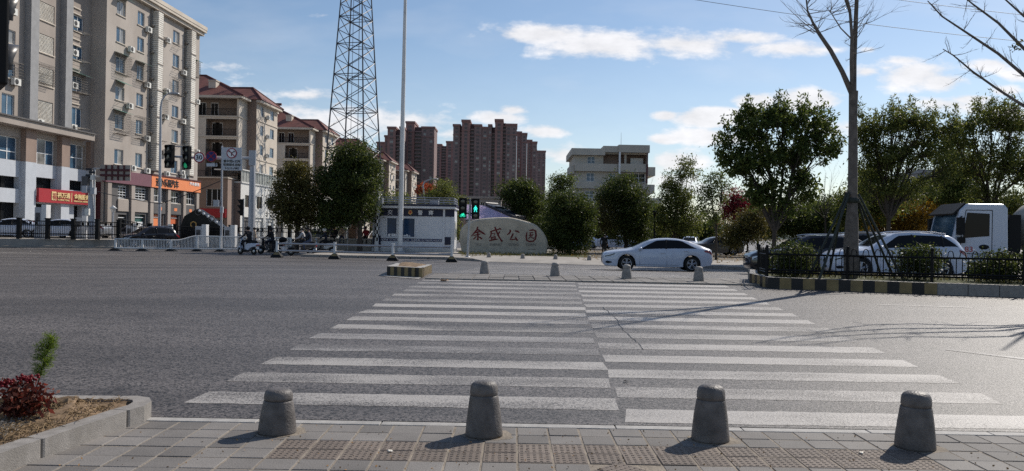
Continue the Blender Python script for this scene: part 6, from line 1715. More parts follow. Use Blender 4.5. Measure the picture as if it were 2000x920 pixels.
tree_px('low spreading dark tree behind the two dark cars', 1600, 66, [(1560, 425, 50, 34, 0, 2), (1620, 420, 56, 36, 0, 2), (1670, 430, 40, 34, 0, 1.8), (1500, 440, 40, 30, 0, 1.8), (1590, 450, 90, 22, 0, 1.8)], 340, 24000, .2, 'leaf_dark', 465, tr=.12, sig=.33)
tree_px('dull orange brown bush left of the big vase shaped tree', 1460, 60, [(1460, 445, 34, 34, 0, 1.5), (1435, 460, 26, 26, 0, 1.3), (1480, 425, 22, 22, 0, 1.2)], 150, 9000, .18, 'leaf_bronze', 478, tr=.07, sig=.3)
for i, (x, y, D_, wd, lm, lb) in enumerate(((1160, 440, 92, 46, 'leaf_dark', 'dark far park tree behind the walking person'), (1270, 430, 95, 40, 'leaf_mid', 'far park tree behind the black park lamp'), (1380, 445, 98, 46, 'leaf_dark', 'dark far tree behind the thin multi stemmed tree'), (1060, 440, 90, 40, 'leaf_dark', 'dark far tree behind the carved stone top'),
                                            (1700, 400, 95, 50, 'leaf_olive', 'far olive tree right of the bare trunk'), (1900, 420, 90, 60, 'leaf_dark', 'dark far tree behind the truck cab'), (770, 408, 96, 34, 'leaf_olive', 'far olive tree left of the tall white lamp post'), (1985, 410, 84, 56, 'leaf_dark', 'dark far tree at the right photo edge'), (1320, 448, 100, 44, 'leaf_dark', 'dark far tree behind the tall airy tree'), (1480, 425, 102, 46, 'leaf_mid', 'far tree behind the big vase shaped tree trunk'), (1560, 420, 100, 50, 'leaf_dark', 'far tree left of the leafless spreading tree'), (1640, 415, 98, 46, 'leaf_mid', 'far tree directly behind the staked bare trunk'), (1760, 400, 94, 48, 'leaf_dark', 'far tree behind the yellow autumn tree'), (1830, 420, 92, 46, 'leaf_mid', 'far tree behind the olive tree by the truck'), (1120, 445, 96, 36, 'leaf_mid', 'far tree behind the dark bushy tree by the stone'))):
    tree_px(lb, x, D_, [(x, y, wd, 34, 0, 3), (x-wd*.5, y+18, wd*.6, 24, 0, 2.4), (x+wd*.5, y+18, wd*.6, 24, 0, 2.4)], 170, 9500, .30, lm, 470, tr=.15, sig=.45, twigs=False)
tree_px('ivy covered fence shrub at the street end behind the scooters', 640, 75, [(625, 430, 22, 30, 0, 1.4), (650, 440, 26, 26, 0, 1.4)], 70, 3000, .2, 'leaf_mid', 460, tr=.1)

tree_px('olive tree filling the gap behind the bare trunk, right of the vase shaped tree', 1690, 56, [(1670, 380, 34, 34, 0, 1.5), (1700, 350, 34, 34, 0, 1.5), (1715, 400, 40, 34, 0, 1.6), (1660, 420, 36, 28, 0, 1.5)], 190, 10500, .22, 'leaf_olive', 450, tr=.1, sig=.3)
tree_px('mid green tree filling the gap above the truck cab', 1868, 57, [(1860, 300, 34, 36, 0, 1.6), (1885, 340, 38, 36, 0, 1.6), (1850, 360, 34, 34, 0, 1.5), (1880, 390, 44, 28, 0, 1.7)], 200, 10500, .22, 'leaf_mid', 430, tr=.12, sig=.3)
# bare twiggy trees
def bare_tree(lb, px, D_, fork_py, limbs, tr, z=.15, depth=2):
    b = W(px, 470, D_); t = thing('bare_tree', lb, 'tree', (b.x, D_, z)); mb = MB(); L0 = t.location.copy(); f = W(px, fork_py, D_)-L0
    mb.path([(0, 0, -.1), (0, 0, f.z*.5), f], [tr*1.2, tr, tr*.8], 8); mb.build('trunk', 'bark', t); mb = MB()
    for x, y in limbs:
        e = W(x, y, D_+random.uniform(-1, 1))-L0; bare_limb(mb, f+Vector((0, 0, random.uniform(-.4, .1))), (e-f).normalized(), (e-f).length, tr*.45, depth)
    mb.build('crown', 'bark', t); return t
random.seed(43)
bare_tree('leafless spreading tree behind the dark cars, left of the bare trunk', 1612, 62, 425, [(1580, 345), (1600, 330), (1625, 335), (1650, 350), (1560, 380)], .08)
bare_tree('small leafless tree in front of the pale office house right side', 1258, 66, 400, [(1245, 345), (1262, 335), (1275, 355)], .06)

# tall bare tree in the median
random.seed(44)
tbp = G(1662, 569)+Vector((.35, 1.0, 0)); tbp.z = zt_
DT = tbp.y
bt_ = thing('bare_tree', 'tall leafless staked tree in the median with a swollen trunk base', 'tree', tbp)
def tp_(px, py, dy=0): return W(px, py, DT+dy)-tbp
mb = MB()
tr_pts = [(0, 0, -.1), tp_(1663, 530), tp_(1662, 480), tp_(1664, 430), tp_(1665, 395), tp_(1666, 300), tp_(1666, 230), tp_(1667, 178)]
mb.path(tr_pts, [.19, .185, .178, .15, .115, .112, .10, .11], 14); mb.build('trunk', 'bark_pale', bt_)
mb = MB()
main = [tp_(1667, 182), tp_(1668, 120, .1), tp_(1671, 50, .1), tp_(1675, -40), tp_(1680, -160)]
mb.path(main, [.075, .066, .058, .045, .02], 8)
s2_ = [tp_(1665, 185), tp_(1663, 120, -.15), tp_(1664, 70, -.2), tp_(1660, 20, -.2), tp_(1640, -60, -.3)]
mb.path(s2_, [.055, .045, .04, .034, .02], 7)
lf = [tp_(1664, 183), tp_(1645, 140), tp_(1622, 98), tp_(1600, 66), tp_(1588, 45), tp_(1577, 20), tp_(1572, -30), tp_(1566, -90)]
mb.path(lf, [.075, .062, .055, .048, .032, .022, .016, .008], 8)
up_ = [tp_(1662, 32), tp_(1648, -8), tp_(1640, -60)]; mb.path(up_, [.03, .022, .012], 6)
side = [tp_(1663, 76), tp_(1642, 55), tp_(1625, 28), tp_(1614, 14)]; mb.path(side, [.02, .016, .012, .005], 5)
for src, rng_ in ((lf, 9), (main, 8), (s2_, 5), (up_, 4), (side, 3)):
    for _ in range(rng_*2):
        i = random.randrange(max(1, len(src)//2), len(src)); p = src[i-1].lerp(src[i], random.random())
        d = Vector((random.uniform(-1, 1), random.uniform(-.7, .7), random.uniform(-.1, .8)))
        bare_limb(mb, p, d, random.uniform(.4, 1.1), .011, 1, .5, .1, 4)
for e in ((1530, 49), (1541, 68), (1545, 28), (1562, 75), (1632, 42), (1660, 30), (1610, 40), (1515, 5)):
    bare_limb(mb, tp_(1590+random.uniform(-4, 6), 55+random.uniform(-12, 12)), tp_(*e)-tp_(1592, 58), (tp_(*e)-tp_(1592, 58)).length, .012, 1, .35, .1, 4)
mb.build('crown', 'bark_pale', bt_)
sk = thing('tree_stake', 'dark green stake frame tied round the bare tree trunk', 'tree support', tbp)
for px, py, dy in ((1578, 540, -.3), (1600, 545, -.75), (1618, 528, .8), (1722, 532, .75), (1748, 520, .3), (1765, 548, -.55)):
    e = tp_(px, py, dy); e.z = 0
    mb = MB(); a = tp_(1665, 375)+Vector((.12 if e.x > 0 else -.12, dy*.12, random.uniform(-.1, .05))); mb.path([e, a], [.032, .028], 8); mb.build('stake', 'stake_green', sk)
mb = MB(); c = tp_(1665, 392); mb.lathe([(.13, -.06), (.165, -.04), (.165, .05), (.13, .07)], c, 14); mb.build('binding', 'stake_green', sk)
for k in (0,):
    pass
# right-hand tree of the same row, trunk out of frame, limbs reaching in
random.seed(45)
b2 = Vector((W(2130, 470, 17).x, 17, zt_)); t2 = thing('bare_tree', 'leafless tree whose branches reach in at the upper right corner', 'tree', b2)
def t2p(px, py, dy=0): return W(px, py, 17+dy)-b2
mb = MB(); mb.path([(0, 0, -.1), t2p(2128, 500), t2p(2130, 380), t2p(2128, 262)], [.18, .17, .11, .10], 12); mb.build('trunk', 'bark_pale', t2)
mb = MB()
for path, r in (([(2128, 280), (2060, 240), (2000, 207), (1950, 175), (1900, 140), (1862, 108), (1842, 96)], .045), ([(2128, 270), (2060, 200), (2000, 147), (1950, 105), (1890, 65), (1840, 32), (1812, 2)], .05), ([(2130, 268), (2080, 170), (2000, 95), (1950, 45), (1900, 8), (1860, -25)], .05), ([(2130, 262), (2110, 120), (2060, 70), (2000, 32), (1958, -6), (1900, -60)], .045), ([(2130, 262), (2140, 100), (2150, -60)], .08), ([(2130, 262), (2200, 120), (2260, -20)], .06)):
    P = [t2p(x, y, .5*math.sin(i+r*90)) for i, (x, y) in enumerate(path)]; n = len(P)
    mb.path(P, [r*(1-.8*i/(n-1)) for i in range(n)], 7)
    for i in range(1, n):
        for _ in range(4 if path[-1][0] < 2000 else 1):
            p = P[i-1].lerp(P[i], random.random()); d = Vector((random.uniform(-1, .5), random.uniform(-.6, .6), random.uniform(-.35, 1)))
            bare_limb(mb, p, d, random.uniform(.18, .55), .0085, 1, .5, .1, 4)
mb.build('crown', 'bark_pale', t2)
P = np.array([tuple(t2p(1985, 88)+Vector((random.gauss(0, .05), random.gauss(0, .05), random.gauss(0, .05)))) for _ in range(30)]); leaf_obj('last_leaves', P, .08, .4, 'leaf_bronze', t2, 1)

# clipped shrubs in the median
SH = 'clipped shrubs in the fenced median'
def shrub(lb, px, py0, py1, hw, dx=0, lm='leaf_shrub', n=5200):
    b = G(px, 569+(px-1662)*.034); b = b+Vector((.5, 1.25+dx, 0)); b.z = zt_; D_ = b.y; s = D_/F
    h = W(px, py0, D_).z-zt_
    lo = [(-hw*s*.4, 0, h*.52, hw*s*.6, .45, h*.48), (hw*s*.4, .1, h*.55, hw*s*.6, .45, h*.47), (0, -.1, h*.62, hw*s*.65, .5, h*.4), (0, 0, h*.3, hw*s*.85, .5, h*.3)]
    return tree('shrub', lb, b, h*.25, lo, 260, n, .062, lm, 'bark', .03, .085, SH, .5, True, 'shrub', shell=.38, droop=-.2)
shrub('clipped shrub at the left end of the fenced median', 1545, 474, 540, 46)
shrub('clipped shrub in front of the white SUV tail', 1803, 479, 545, 50)
shrub('clipped shrub at the right photo edge, below the truck', 1965, 492, 560, 58, -.1)
shrub('loose shrub just beyond the right photo edge', 2070, 480, 560, 50, 0)

# turf blades near the stone
P = []
random.seed(46)
for _ in range(3000):
    p = G(random.uniform(900, 1150), random.uniform(491, 501), .15)
    if p.y > fp[4].y+2: P.append((p.x, p.y, .16))
o = leaf_obj('grass', np.array(P), .22, .1, 'grass_blade', None, -1.2); o['kind'] = 'stuff'; o['label'] = 'short dull grass around the carved stone'
P = []
for _ in range(2600):
    P.append((random.uniform(4, 26), random.uniform(44.5, 74), .165))
o = leaf_obj('leaf_litter', np.array(P), .12, .6, 'leaf_yellow', None, 0); o['kind'] = 'stuff'

# raised lot behind the black fence
mb = MB(); a, b_ = W(-60, 470, 57.5), W(228, 470, 59.9)
mb.add([(a.x-30, 57.3, .6), (a.x, 57.3, .6), (b_.x, 60, .6), (b_.x-6, 76, .6), (a.x-30, 76, .6), (b_.x, 60, -.1), (b_.x-6, 76, -.1)], [(0, 1, 2, 3, 4), (2, 5, 6, 3)]); struct(mb.build('pavement_parking', 'paving_far'))

# ================================================================ cars
def car(name, label, kind, paint, loc, rz, L=4.85, Wd=1.85, H=1.47, detail=True, cat='car', group=None, glass='glass_dark'):
    t = thing(name, label, cat, loc, rz, group); S = lambda v: v/4.85*L
    if kind == 'sedan':
        zt = [(0, .66), (.04, .75), (.15, .82), (.6, .915), (1.2, .985), (1.42, 1.09), (2.0, 1.35), (2.45, 1.44), (2.85, 1.465), (3.3, 1.45), (3.8, 1.36), (4.3, 1.175), (4.58, 1.065), (4.75, 1.025), (4.82, .95), (4.85, .82)]
        cab = (1.22, 4.62); wsx = (1.30, 2.05); rwx = (3.65, 4.45); swx = (1.56, 4.12)
    else:
        zt = [(0, .72), (.05, .82), (.3, .95), (.8, 1.03), (1.20, 1.08), (1.5, 1.22), (1.95, 1.50), (2.3, 1.60), (2.8, 1.64), (3.6, 1.62), (4.2, 1.55), (4.45, 1.42), (4.65, 1.15), (4.8, 1.02), (4.85, .85)]
        cab = (1.25, 4.72); wsx = (1.30, 2.0); rwx = (4.28, 4.62); swx = (1.62, 4.42)
    k = H/(1.465 if kind == 'sedan' else 1.64)
    zt = [(S(a), b*k) for a, b in zt]
    zb = [(0, .60), (.1, .72), (.6, .84), (1.2, .91), (2.5, .945), (3.8, .985), (4.4, 1.0), (4.72, .97), (4.85, .79)] if kind == 'sedan' else [(0, .70), (.3, .82), (.9, .96), (1.4, 1.02), (2.5, 1.04), (3.6, 1.10), (4.4, 1.13), (4.7, 1.0), (4.85, .83)]
    zb = [(S(a), b*k) for a, b in zb]
    zl = [(0, .34), (.12, .22), (.5, .19), (4.3, .20), (4.7, .28), (4.85, .42)]; zl = [(S(a), b) for a, b in zl]
    hw = [(0, .50), (.06, .66), (.2, .77), (.5, .87), (1.0, .915), (2.0, .925), (3.6, .925), (4.3, .88), (4.65, .80), (4.8, .70), (4.85, .58)]; hw = [(S(a), b*Wd/1.85) for a, b in hw]
    ip = lambda T_, x: float(np.interp(x, [a for a, _ in T_], [b for _, b in T_]))
    def sm(T_, x): return (ip(T_, x-.07)+2*ip(T_, x)+ip(T_, x+.07))/4 if .1 < x < L-.1 else ip(T_, x)
    wr = .335 if kind == 'sedan' else .36; ar = wr+.055
    wx = (S(1.05), S(3.9)) if kind == 'sedan' else (S(.95), S(3.80))
    xs = sorted(set([round(v, 4) for v in list(np.linspace(0, .2, 6))+list(np.linspace(.2, L-.2, 64))+list(np.linspace(L-.2, L, 6))+[w+ar*s for w in wx for s in (-1, -.98, -.9, -.75, -.5, -.25, 0, .25, .5, .75, .9, .98, 1)]]))
    def sec(x):
        w = sm(hw, x); top = sm(zt, x); b = min(sm(zb, x), top-.03); lo = ip(zl, x)
        for c in wx:
            if abs(x-c) <= ar: lo = max(lo, wr+math.sqrt(max(0, ar*ar-(x-c)**2)))
        lo = min(lo, b-.05)
        cabt = sstep(S(cab[0]), S(cab[0])+.7, x)*(1-sstep(S(cab[1])-.75, S(cab[1]), x))
        wt = w*(.80*(1-cabt)+.66*cabt)
        sh = b+(top-b)*.16
        return [(0, lo), (w*.86, lo), (w*.975, lo+.02), (w*1.0, lo+(b-lo)*.45), (w*.985, lo+(b-lo)*.8), (w*.955, b), (w*.94, b+(top-b)*.08), (wt+(w*.94-wt)*.12, top-(top-b)*.13-.004), (wt*.93, top-.008), (wt*.6, top+.006), (0, top+.014)]
    secs = [sec(x) for x in xs]; m = len(secs[0])
    mb = MB(); vs = []
    for x, s in zip(xs, secs):
        for y, z in s: vs.append((x-L/2, -y, z))
        for y, z in s: vs.append((x-L/2, y, z))
    fs = []
    for i in range(len(xs)-1):
        for j in range(m-1):
            a, b = i*2*m+j, (i+1)*2*m+j; fs.append((a, a+1, b+1, b)); a += m; b += m; fs.append((a, b, b+1, a+1))
    for i in (0, len(xs)-1):
        for j in range(m-1):
            a = i*2*m+j; q = (a, a+m, a+m+1, a+1); fs.append(q if i == 0 else q[::-1])
    mb.add(vs, fs, 0, True)
    body = mb.build('body', paint, t, sharp=38)
    # glass patches on the body surface
    def patch(name, fxy, nu, nv, off, mt, parent=t):
        g = MB(); V = []
        for a in range(nu+1):
            for c in range(nv+1):
                x, j, f = fxy(a/nu, c/nv); s = sec(x); y = s[j][0]+(s[j+1][0]-s[j][0])*f; z = s[j][1]+(s[j+1][1]-s[j][1])*f; V.append((x-L/2, y, z))
        return V
    for sgn in (-1, 1):
        g = MB()
        def side(u, v):
            xa, xb = S(swx[0]), S(swx[1])
            if kind == 'sedan': x = xa+(xb-xa)*u
            else: x = xa+(xb-xa)*u
            e = min(1, u/.30)*min(1, (1-u)/.25) if kind == 'sedan' else min(1, u/.26)*min(1, (1-u)/.16)
            f = .04+.93*v*(e**.8)
            return x, 6, f
        nu, nv = 26, 4; V = []
        for a in range(nu+1):
            for c in range(nv+1):
                x, j, f = side(a/nu, c/nv); s = sec(x); y = s[j][0]+(s[j+1][0]-s[j][0])*f; z = s[j][1]+(s[j+1][1]-s[j][1])*f
                V.append((x-L/2, sgn*(y+.006), z+.002))
        q = [(a*(nv+1)+c, (a+1)*(nv+1)+c, (a+1)*(nv+1)+c+1, a*(nv+1)+c+1) for a in range(nu) for c in range(nv)]
        g.add(V, q if sgn < 0 else [f[::-1] for f in q], 0, True); wn = g.build('side_window', glass, t)
        if detail:
            pil = MB()
            for ux in ((.47,) if kind == 'sedan' else (.42, .80)):
                xx = S(swx[0])+(S(swx[1])-S(swx[0]))*ux; s = sec(xx); pil.bar((xx-L/2, sgn*(s[6][0]+.008), s[6][1]), (xx-L/2+.03, sgn*(s[7][0]+.008), s[7][1]), .05)
            pil.build('pillar_trim', 'dark_plastic', wn)
    for nm, (a0, a1) in (('windshield', wsx), ('rear_window', rwx)):
        V = []; nu, nv = 6, 8
        for a in range(nu+1):
            x = S(a0)+(S(a1)-S(a0))*a/nu; s = sec(x)
            ys = [s[8][0]*1.0*(2*c/nv-1)*.97 for c in range(nv+1)]
            for y in ys:
                z = float(np.interp(abs(y), [s[10][0], s[9][0], s[8][0]], [s[10][1], s[9][1], s[8][1]])); V.append((x-L/2, y, z+.009))
        g = MB(); g.add(V, [(a*(nv+1)+c, (a+1)*(nv+1)+c, (a+1)*(nv+1)+c+1, a*(nv+1)+c+1) for a in range(nu) for c in range(nv)], 0, True); g.build(nm, 'glass_dark' if nm != 'windshield' else glass, t)
    # underbody and wheels
    mb = MB(); mb.b2(S(.3)-L/2, S(4.6)-L/2, -Wd*.40, Wd*.40, .24, .62); mb.build('underbody', 'dark_plastic', t)
    for xw_ in wx:
        for sgn in (-1, 1):
            c = (xw_-L/2, sgn*(Wd/2-.12), wr); w = MB(); o_ = sgn
            w.lathe([(wr*.66, -.10), (wr*.9, -.11), (wr*.985, -.085), (wr, -.04), (wr, .04), (wr*.985, .085), (wr*.9, .11), (wr*.66, .10)], c, 28, 0, 'Y'); w.lathe([(0, 0.06*o_), (wr*.66, .06*o_)], c, 24, 0, 'Y')
            wh_ = w.build('wheel', 'tyre', t)
            r = MB(); r.lathe([(wr*.60, .085*o_), (wr*.69, .102*o_), (wr*.69, .06*o_)], c, 28, 0, 'Y')
            for q in range(5):
                for dd in (-.16, .16):
                    an = 2*math.pi*q/5+dd+.3; a1 = 2*math.pi*q/5+dd*.9+.3
                    p0 = Vector(c)+Vector((math.cos(a1)*wr*.12, .10*o_, math.sin(a1)*wr*.12)); p1 = Vector(c)+Vector((math.cos(an)*wr*.64, .09*o_, math.sin(an)*wr*.64)); r.bar(p0, p1, .038)
            r.lathe([(0, .115*o_), (wr*.16, .11*o_), (wr*.18, .09*o_)], c, 14, 0, 'Y'); r.build('rim', 'rim', wh_)
    if not detail: return t
    def surf(x, zf, out=.008, sgn=1):
        s = sec(x); zz = s[2][1]+(s[5][1]-s[2][1])*zf; y = float(np.interp(zz, [s[i][1] for i in (2, 3, 4, 5, 6)], [s[i][0] for i in (2, 3, 4, 5, 6)])); return Vector((x-L/2, sgn*(y+out), zz))
    for sgn in (-1, 1):
        V = []; q = []; n = 8
        for a in range(n+1):
            x = S(.06)+(S(.76)-S(.06))*a/n; th = .22*(1-.75*(a/n)**1.5)
            V += [surf(x, .78-.05*(1-a/n), .008, sgn), surf(x, .78+th*.95, .008, sgn)]
        g = MB(); f = [(2*a, 2*a+2, 2*a+3, 2*a+1) for a in range(n)]; g.add(V, f if sgn < 0 else [x[::-1] for x in f], 0, True); hl_ = g.build('headlight', 'lamp_clear', t)
        g = MB(); g.path([surf(S(.10), .80, .014, sgn), surf(S(.3), .82, .014, sgn), surf(S(.52), .88, .014, sgn)], .022, 6); g.build('lens', 'lens_dark', hl_)
        V = []
        for a in range(n+1):
            x = S(4.84)-(S(4.84)-S(4.45))*a/n; V += [surf(x, .74+.12*a/n, .008, sgn), surf(x, .97-.02*a/n, .008, sgn)]
        g = MB(); f = [(2*a, 2*a+1, 2*a+3, 2*a+2) for a in range(n)]; g.add(V, f if sgn < 0 else [x[::-1] for x in f], 0, True); g.build('tail_light', 'lamp_red', t)
        g = MB(); mpos = surf(S(1.62), 1.0, .10, sgn)+Vector((0, 0, .07)); g.ell(mpos, (.09, .11, .075), 12, 8); g.bar(mpos-Vector((0, sgn*.02, 0)), surf(S(1.70), .98, -.02, sgn), .05); g.build('mirror', paint, t)
        for xh in ((2.62, 3.62) if kind == 'sedan' else (2.55, 3.55)):
            g = MB(); p = surf(S(xh), .82, .02, sgn); g.box(p, (.21, .025, .032)); g.build('door_handle', 'chrome' if paint != 'car_white' else paint, t)
        g = MB()
        for xd in (1.62, 2.80, 3.72):
            g.path([surf(S(xd), zf, .0015, sgn) for zf in (.04, .3, .6, .98)], .0045, 4)
        g.path([surf(S(x), .10, .002, sgn) for x in np.linspace(1.45, 3.3, 8)], .006, 4); g.build('door_seam', 'dark_plastic', t)
        g = MB(); P_ = []
        for a in range(7): P_.append(surf(S(.12)+.28*a/6, .28, .006, sgn))
        g.path(P_, [.01, .05, .06, .055, .045, .03, .01], 6); g.build('fog_lamp', 'dark_plastic', t)
    gr_ = MB(); w0 = ip(hw, .02)
    for z0, z1, ww in ((ip(zb, 0)-.16, ip(zb, 0)-.02, .40), (.36, .46, .48)):
        V = []; n = 10
        for a in range(n+1):
            y = -ww+2*ww*a/n; xx = -L/2-.012+.10*(abs(y)/.6)**2.2; V += [(xx, y, z0), (xx+.01, y, z1)]
        gr_.add(V, [(2*a, 2*a+2, 2*a+3, 2*a+1)[::-1] for a in range(n)], 0, False); gr_.add([(v[0]+.05, v[1], v[2]) for v in V], [(2*a, 2*a+2, 2*a+3, 2*a+1) for a in range(n)], 0)
    gr_.build('grille', 'dark_plastic', t)
    if kind != 'sedan':
        g = MB()
        for sgn in (-1, 1): g.path([(x-L/2, sgn*sec(x)[8][0]*.96, sec(x)[8][1]+.05) for x in np.linspace(S(2.2), S(4.1), 8)], .022, 6)
        g.build('roof_rail', 'chrome', t)
    return t
random.seed(51)
zc_ = lambda x, y: tz(x, y)
p = W(1280.5, 500, 35.6); car('sedan', 'white four door sedan with tinted windows crossing behind the median bollards', 'sedan', 'car_white', (p.x, 35.6, zc_(p.x, 35.6)+.004), R(-3))
p = W(1741, 500, 28.6); car('suv', 'white SUV with black tinted glass behind the fenced median', 'suv', 'car_white', (p.x, 28.6, zc_(p.x, 28.6)), R(-2), 4.75, 1.9, 1.66)
p = W(1575, 500, 31.5); car('suv', 'black SUV half hidden behind the staked bare trunk, in front of another dark roof', 'suv', 'car_black', (p.x, 31.5, zc_(p.x, 31.5)), R(-2), 4.75, 1.88, 1.60)
p = W(1655, 500, 35.3); car('minivan', 'dark minivan whose silver edged roof shows above the black SUV', 'suv', 'car_grey', (p.x, 35.3, zc_(p.x, 35.3)), R(-2), 5.0, 1.9, 1.85)
p = W(288, 480, 62.5); car('suv', 'black SUV facing the camera behind the white railing', 'suv', 'car_black', (p.x, 62.5, .0), R(48), 4.6, 1.86, 1.66)
PK = 'parked cars behind the black fence'
spots = [(18, 62.5, .6, 20, 'car_white', 'white car at the far left, behind the black fence'), (112, 63.5, .6, 15, 'car_white', 'white car parked under the red bank sign'), (163, 66, .6, -10, 'car_silver', 'silver car parked just right of the white one under the bank sign'), (283, 70, .1, 170, 'car_navy', 'dark car parked before the orange shop, behind the black SUV')]
for px, Y, z, a, pc, lb in spots:
    p = W(px, 470, Y); car('parked_car', lb, 'suv' if pc == 'car_navy' else 'sedan', pc, (p.x, Y, z), R(a), 4.7, 1.82, 1.55, True, 'car', PK)
PK2 = 'cars in the parking area behind the trees'
for px, Y, a, pc, kd, lb in ((1210, 84, 160, 'car_white', 'sedan', 'white car in the park lot behind the walking person'), (1348, 80, 70, 'car_white', 'suv', 'white car in the park lot behind the sedan roof'), (1436, 74, 60, 'car_white', 'sedan', 'white car in the park lot right of the thin tree'), (1395, 64, 5, 'car_grey', 'suv', 'grey boxy car parked behind the sedan tail'), (1128, 88, 10, 'car_white', 'sedan', 'white car partly hidden by the bushy tree beside the carved stone'), (620, 92, 180, 'car_grey', 'sedan', 'grey car on the side street behind the scooters')):
    p = W(px, 470, Y); car('parked_car', lb, kd, pc, (p.x, Y, .15), R(a), 4.6, 1.8, 1.5, False, 'car', PK2)

# white truck cab with a grey drum behind
p = W(1903, 500, 33); tk = thing('truck', 'white truck cab marked 83 with a grey drum behind, right edge', 'truck', (p.x-1.42, 33, zc_(p.x, 33)), R(-6))
mb = MB()
def prof(mb, poly, y0, y1, m=0):
    n = len(poly); mb.add([(x, y0, z) for x, z in poly]+[(x, y1, z) for x, z in poly], [(i, n+i, n+(i+1) % n, (i+1) % n) for i in range(n)]+[tuple(range(n)), tuple(range(2*n-1, n-1, -1))], m)
cabp = [(0, .75), (-.02, 1.6), (.22, 2.75), (.5, 3.02), (1.9, 3.02), (2.06, 2.85), (2.1, .95), (1.55, .9), (1.4, .65), (.3, .65)]
prof(mb, cabp, -1.2, 1.2); mb.build('cab', 'car_white', tk, bevel=.06)
mb = MB(); mb.add([(-.012, -1.05, 1.68), (-.012, 1.05, 1.68), (.205, 1.0, 2.68), (.205, -1.0, 2.68)], [(0, 3, 2, 1)]); mb.build('windshield', 'glass_blue', tk)
mb = MB(); mb.add([(-.03, -1.15, 2.62), (-.03, 1.15, 2.62), (.45, 1.1, 3.06), (.45, -1.1, 3.06), (.02, -1.15, 2.56), (.02, 1.15, 2.56), (.5, 1.1, 2.98), (.5, -1.1, 2.98)], [(0, 3, 2, 1), (4, 5, 6, 7), (0, 1, 5, 4), (1, 2, 6, 5), (0, 4, 7, 3), (2, 3, 7, 6)]); mb.build('sun_visor', 'dark_plastic', tk)
for s in (-1, 1):
    mb = MB(); y = 1.2*s+.004*s; V = [(.34, y, 1.62), (1.36, y, 1.72), (1.36, y, 2.62), (.5, y, 2.66)]; mb.add(V, [(0, 1, 2, 3) if s < 0 else (3, 2, 1, 0)]); wn = mb.build('side_window', 'glass_dark', tk)
    mb = MB(); 
    P_ = [(.26, 1.0), (.26, 1.62), (.46, 2.76), (1.46, 2.76), (1.46, 1.0)]
    for i in range(5): a, b_ = P_[i], P_[(i+1) % 5]; mb.bar((a[0], y, a[1]), (b_[0], y, b_[1]), .02)
    dr = mb.build('door_seam', 'dark_plastic', tk)
    mb = MB(); mb.ell((1.16, y, 1.28), (.2, .03, .10), 12, 8); mb.build('door_handle', 'dark_plastic', tk)
    mb = MB(); mb.b2(.05, .3, y+s*.18-.1, y+s*.18+.1, 1.75, 2.45); mb.b2(.1, .35, y+s*.15-.08, y+s*.15+.08, 1.42, 1.66); mb.bar((.3, y, 2.5), (.15, y+s*.2, 2.45), .04); mb.bar((.3, y, 1.6), (.2, y+s*.2, 1.7), .04); mb.build('mirror', 'dark_plastic', tk)
    mb = MB(); mb.b2(.2, .5, min(y, y+.02*s), max(y, y+.02*s), .45, .62); mb.build('step', 'dark_plastic', tk)
text('83', 'number', 'red_number', tk, Matrix.Translation((.58, -1.205, 1.18)) @ Matrix.Rotation(R(90), 4, 'X'), w=.30, h=.22, ext=.006, off=.01)
mb = MB(); mb.b2(-.06, .0, -.85, .85, 1.05, 1.12); mb.b2(-.06, .0, -.85, .85, 1.2, 1.27); mb.b2(-.06, 0, -.85, .85, 1.35, 1.42); mb.b2(-.1, .3, -1.22, 1.22, .5, .78); mb.build('grille', 'dark_plastic', tk)
for s in (-1, 1): mb = MB(); mb.b2(-.115, -.05, s*.95-.18, s*.95+.18, .8, 1.0); mb.build('headlight', 'lamp_clear', tk)
mb = MB(); mb.b2(1.0, 8.2, -.45, .45, .7, .95); mb.b2(2.15, 2.6, -1.1, 1.1, .95, 2.6); mb.build('chassis', 'dark_plastic', tk)
mb = MB(); mb.lathe([(.0, 2.85), (.55, 2.9), (.95, 3.3), (1.15, 4.6), (1.1, 6.2), (.5, 7.4), (.3, 7.7)], (0, 0, 2.1), 24, 0, 'X'); mb.build('drum', 'tank_grey', tk)
for x in (.95, 4.9, 6.2):
    for s in (-1, 1):
        w = MB(); w.lathe([(.0, -.13), (.30, -.13), (.46, -.14), (.5, -.1), (.5, .1), (.46, .14), (.30, .13), (0, .13)], (x, s*1.02, .5), 24, 0, 'Y'); wo = w.build('wheel', 'tyre', tk); r = MB(); r.lathe([(0, .06*s), (.2, .1*s), (.29, .14*s), (.3, .13*s)], (x, s*1.02, .5), 20, 0, 'Y'); r.build('rim', 'rim', wo)

# EV chargers
ev = None
EV = 'electric vehicle chargers along the black fence'
for i, (px, Y, z, lb) in enumerate(((82, 59.5, .6, 'tallest white charger cabinet with grey screen, under the red bank sign'), (161, 62, .6, 'grey charger beside the cluttered grey pole'), (259, 67, .1, 'charger in front of the green glass shop door'), (328, 67.5, .1, 'charger in front of the middle orange shutter'), (394, 63.5, .1, 'charger in front of the black gabled kiosk'), (450, 64.5, .1, 'charger just left of the grey gantry pole'))):
    if ev is None:
        ev = thing('ev_charger', lb, 'charger', group=EV)
        mb = MB(); mb.b2(-.42, .08, -.3, .3, 0, 1.75); mb.b2(.083, .45, -.3, .3, 0, 1.9, 1); mb.build('cabinet', ['pole_grey', 'railing_white'], ev, bevel=.02)
        mb = MB(); mb.b2(-.34, 0, -.312, -.303, 1.0, 1.45); mb.build('screen', 'shop_grey', ev)
        mb = MB(); mb.path([(-.2, -.32, 1.2), (-.28, -.42, .9), (-.2, -.45, .5), (-.05, -.36, .8)], .025, 6); mb.build('charging_cable', 'cable', ev); o = ev
    else: o = copy_tree(ev)
    o.location = (W(px, 470, Y).x, Y, z); o['label'] = lb; o['group'] = EV
    o.scale = (1, 1, 1.35 if i == 0 else .95)

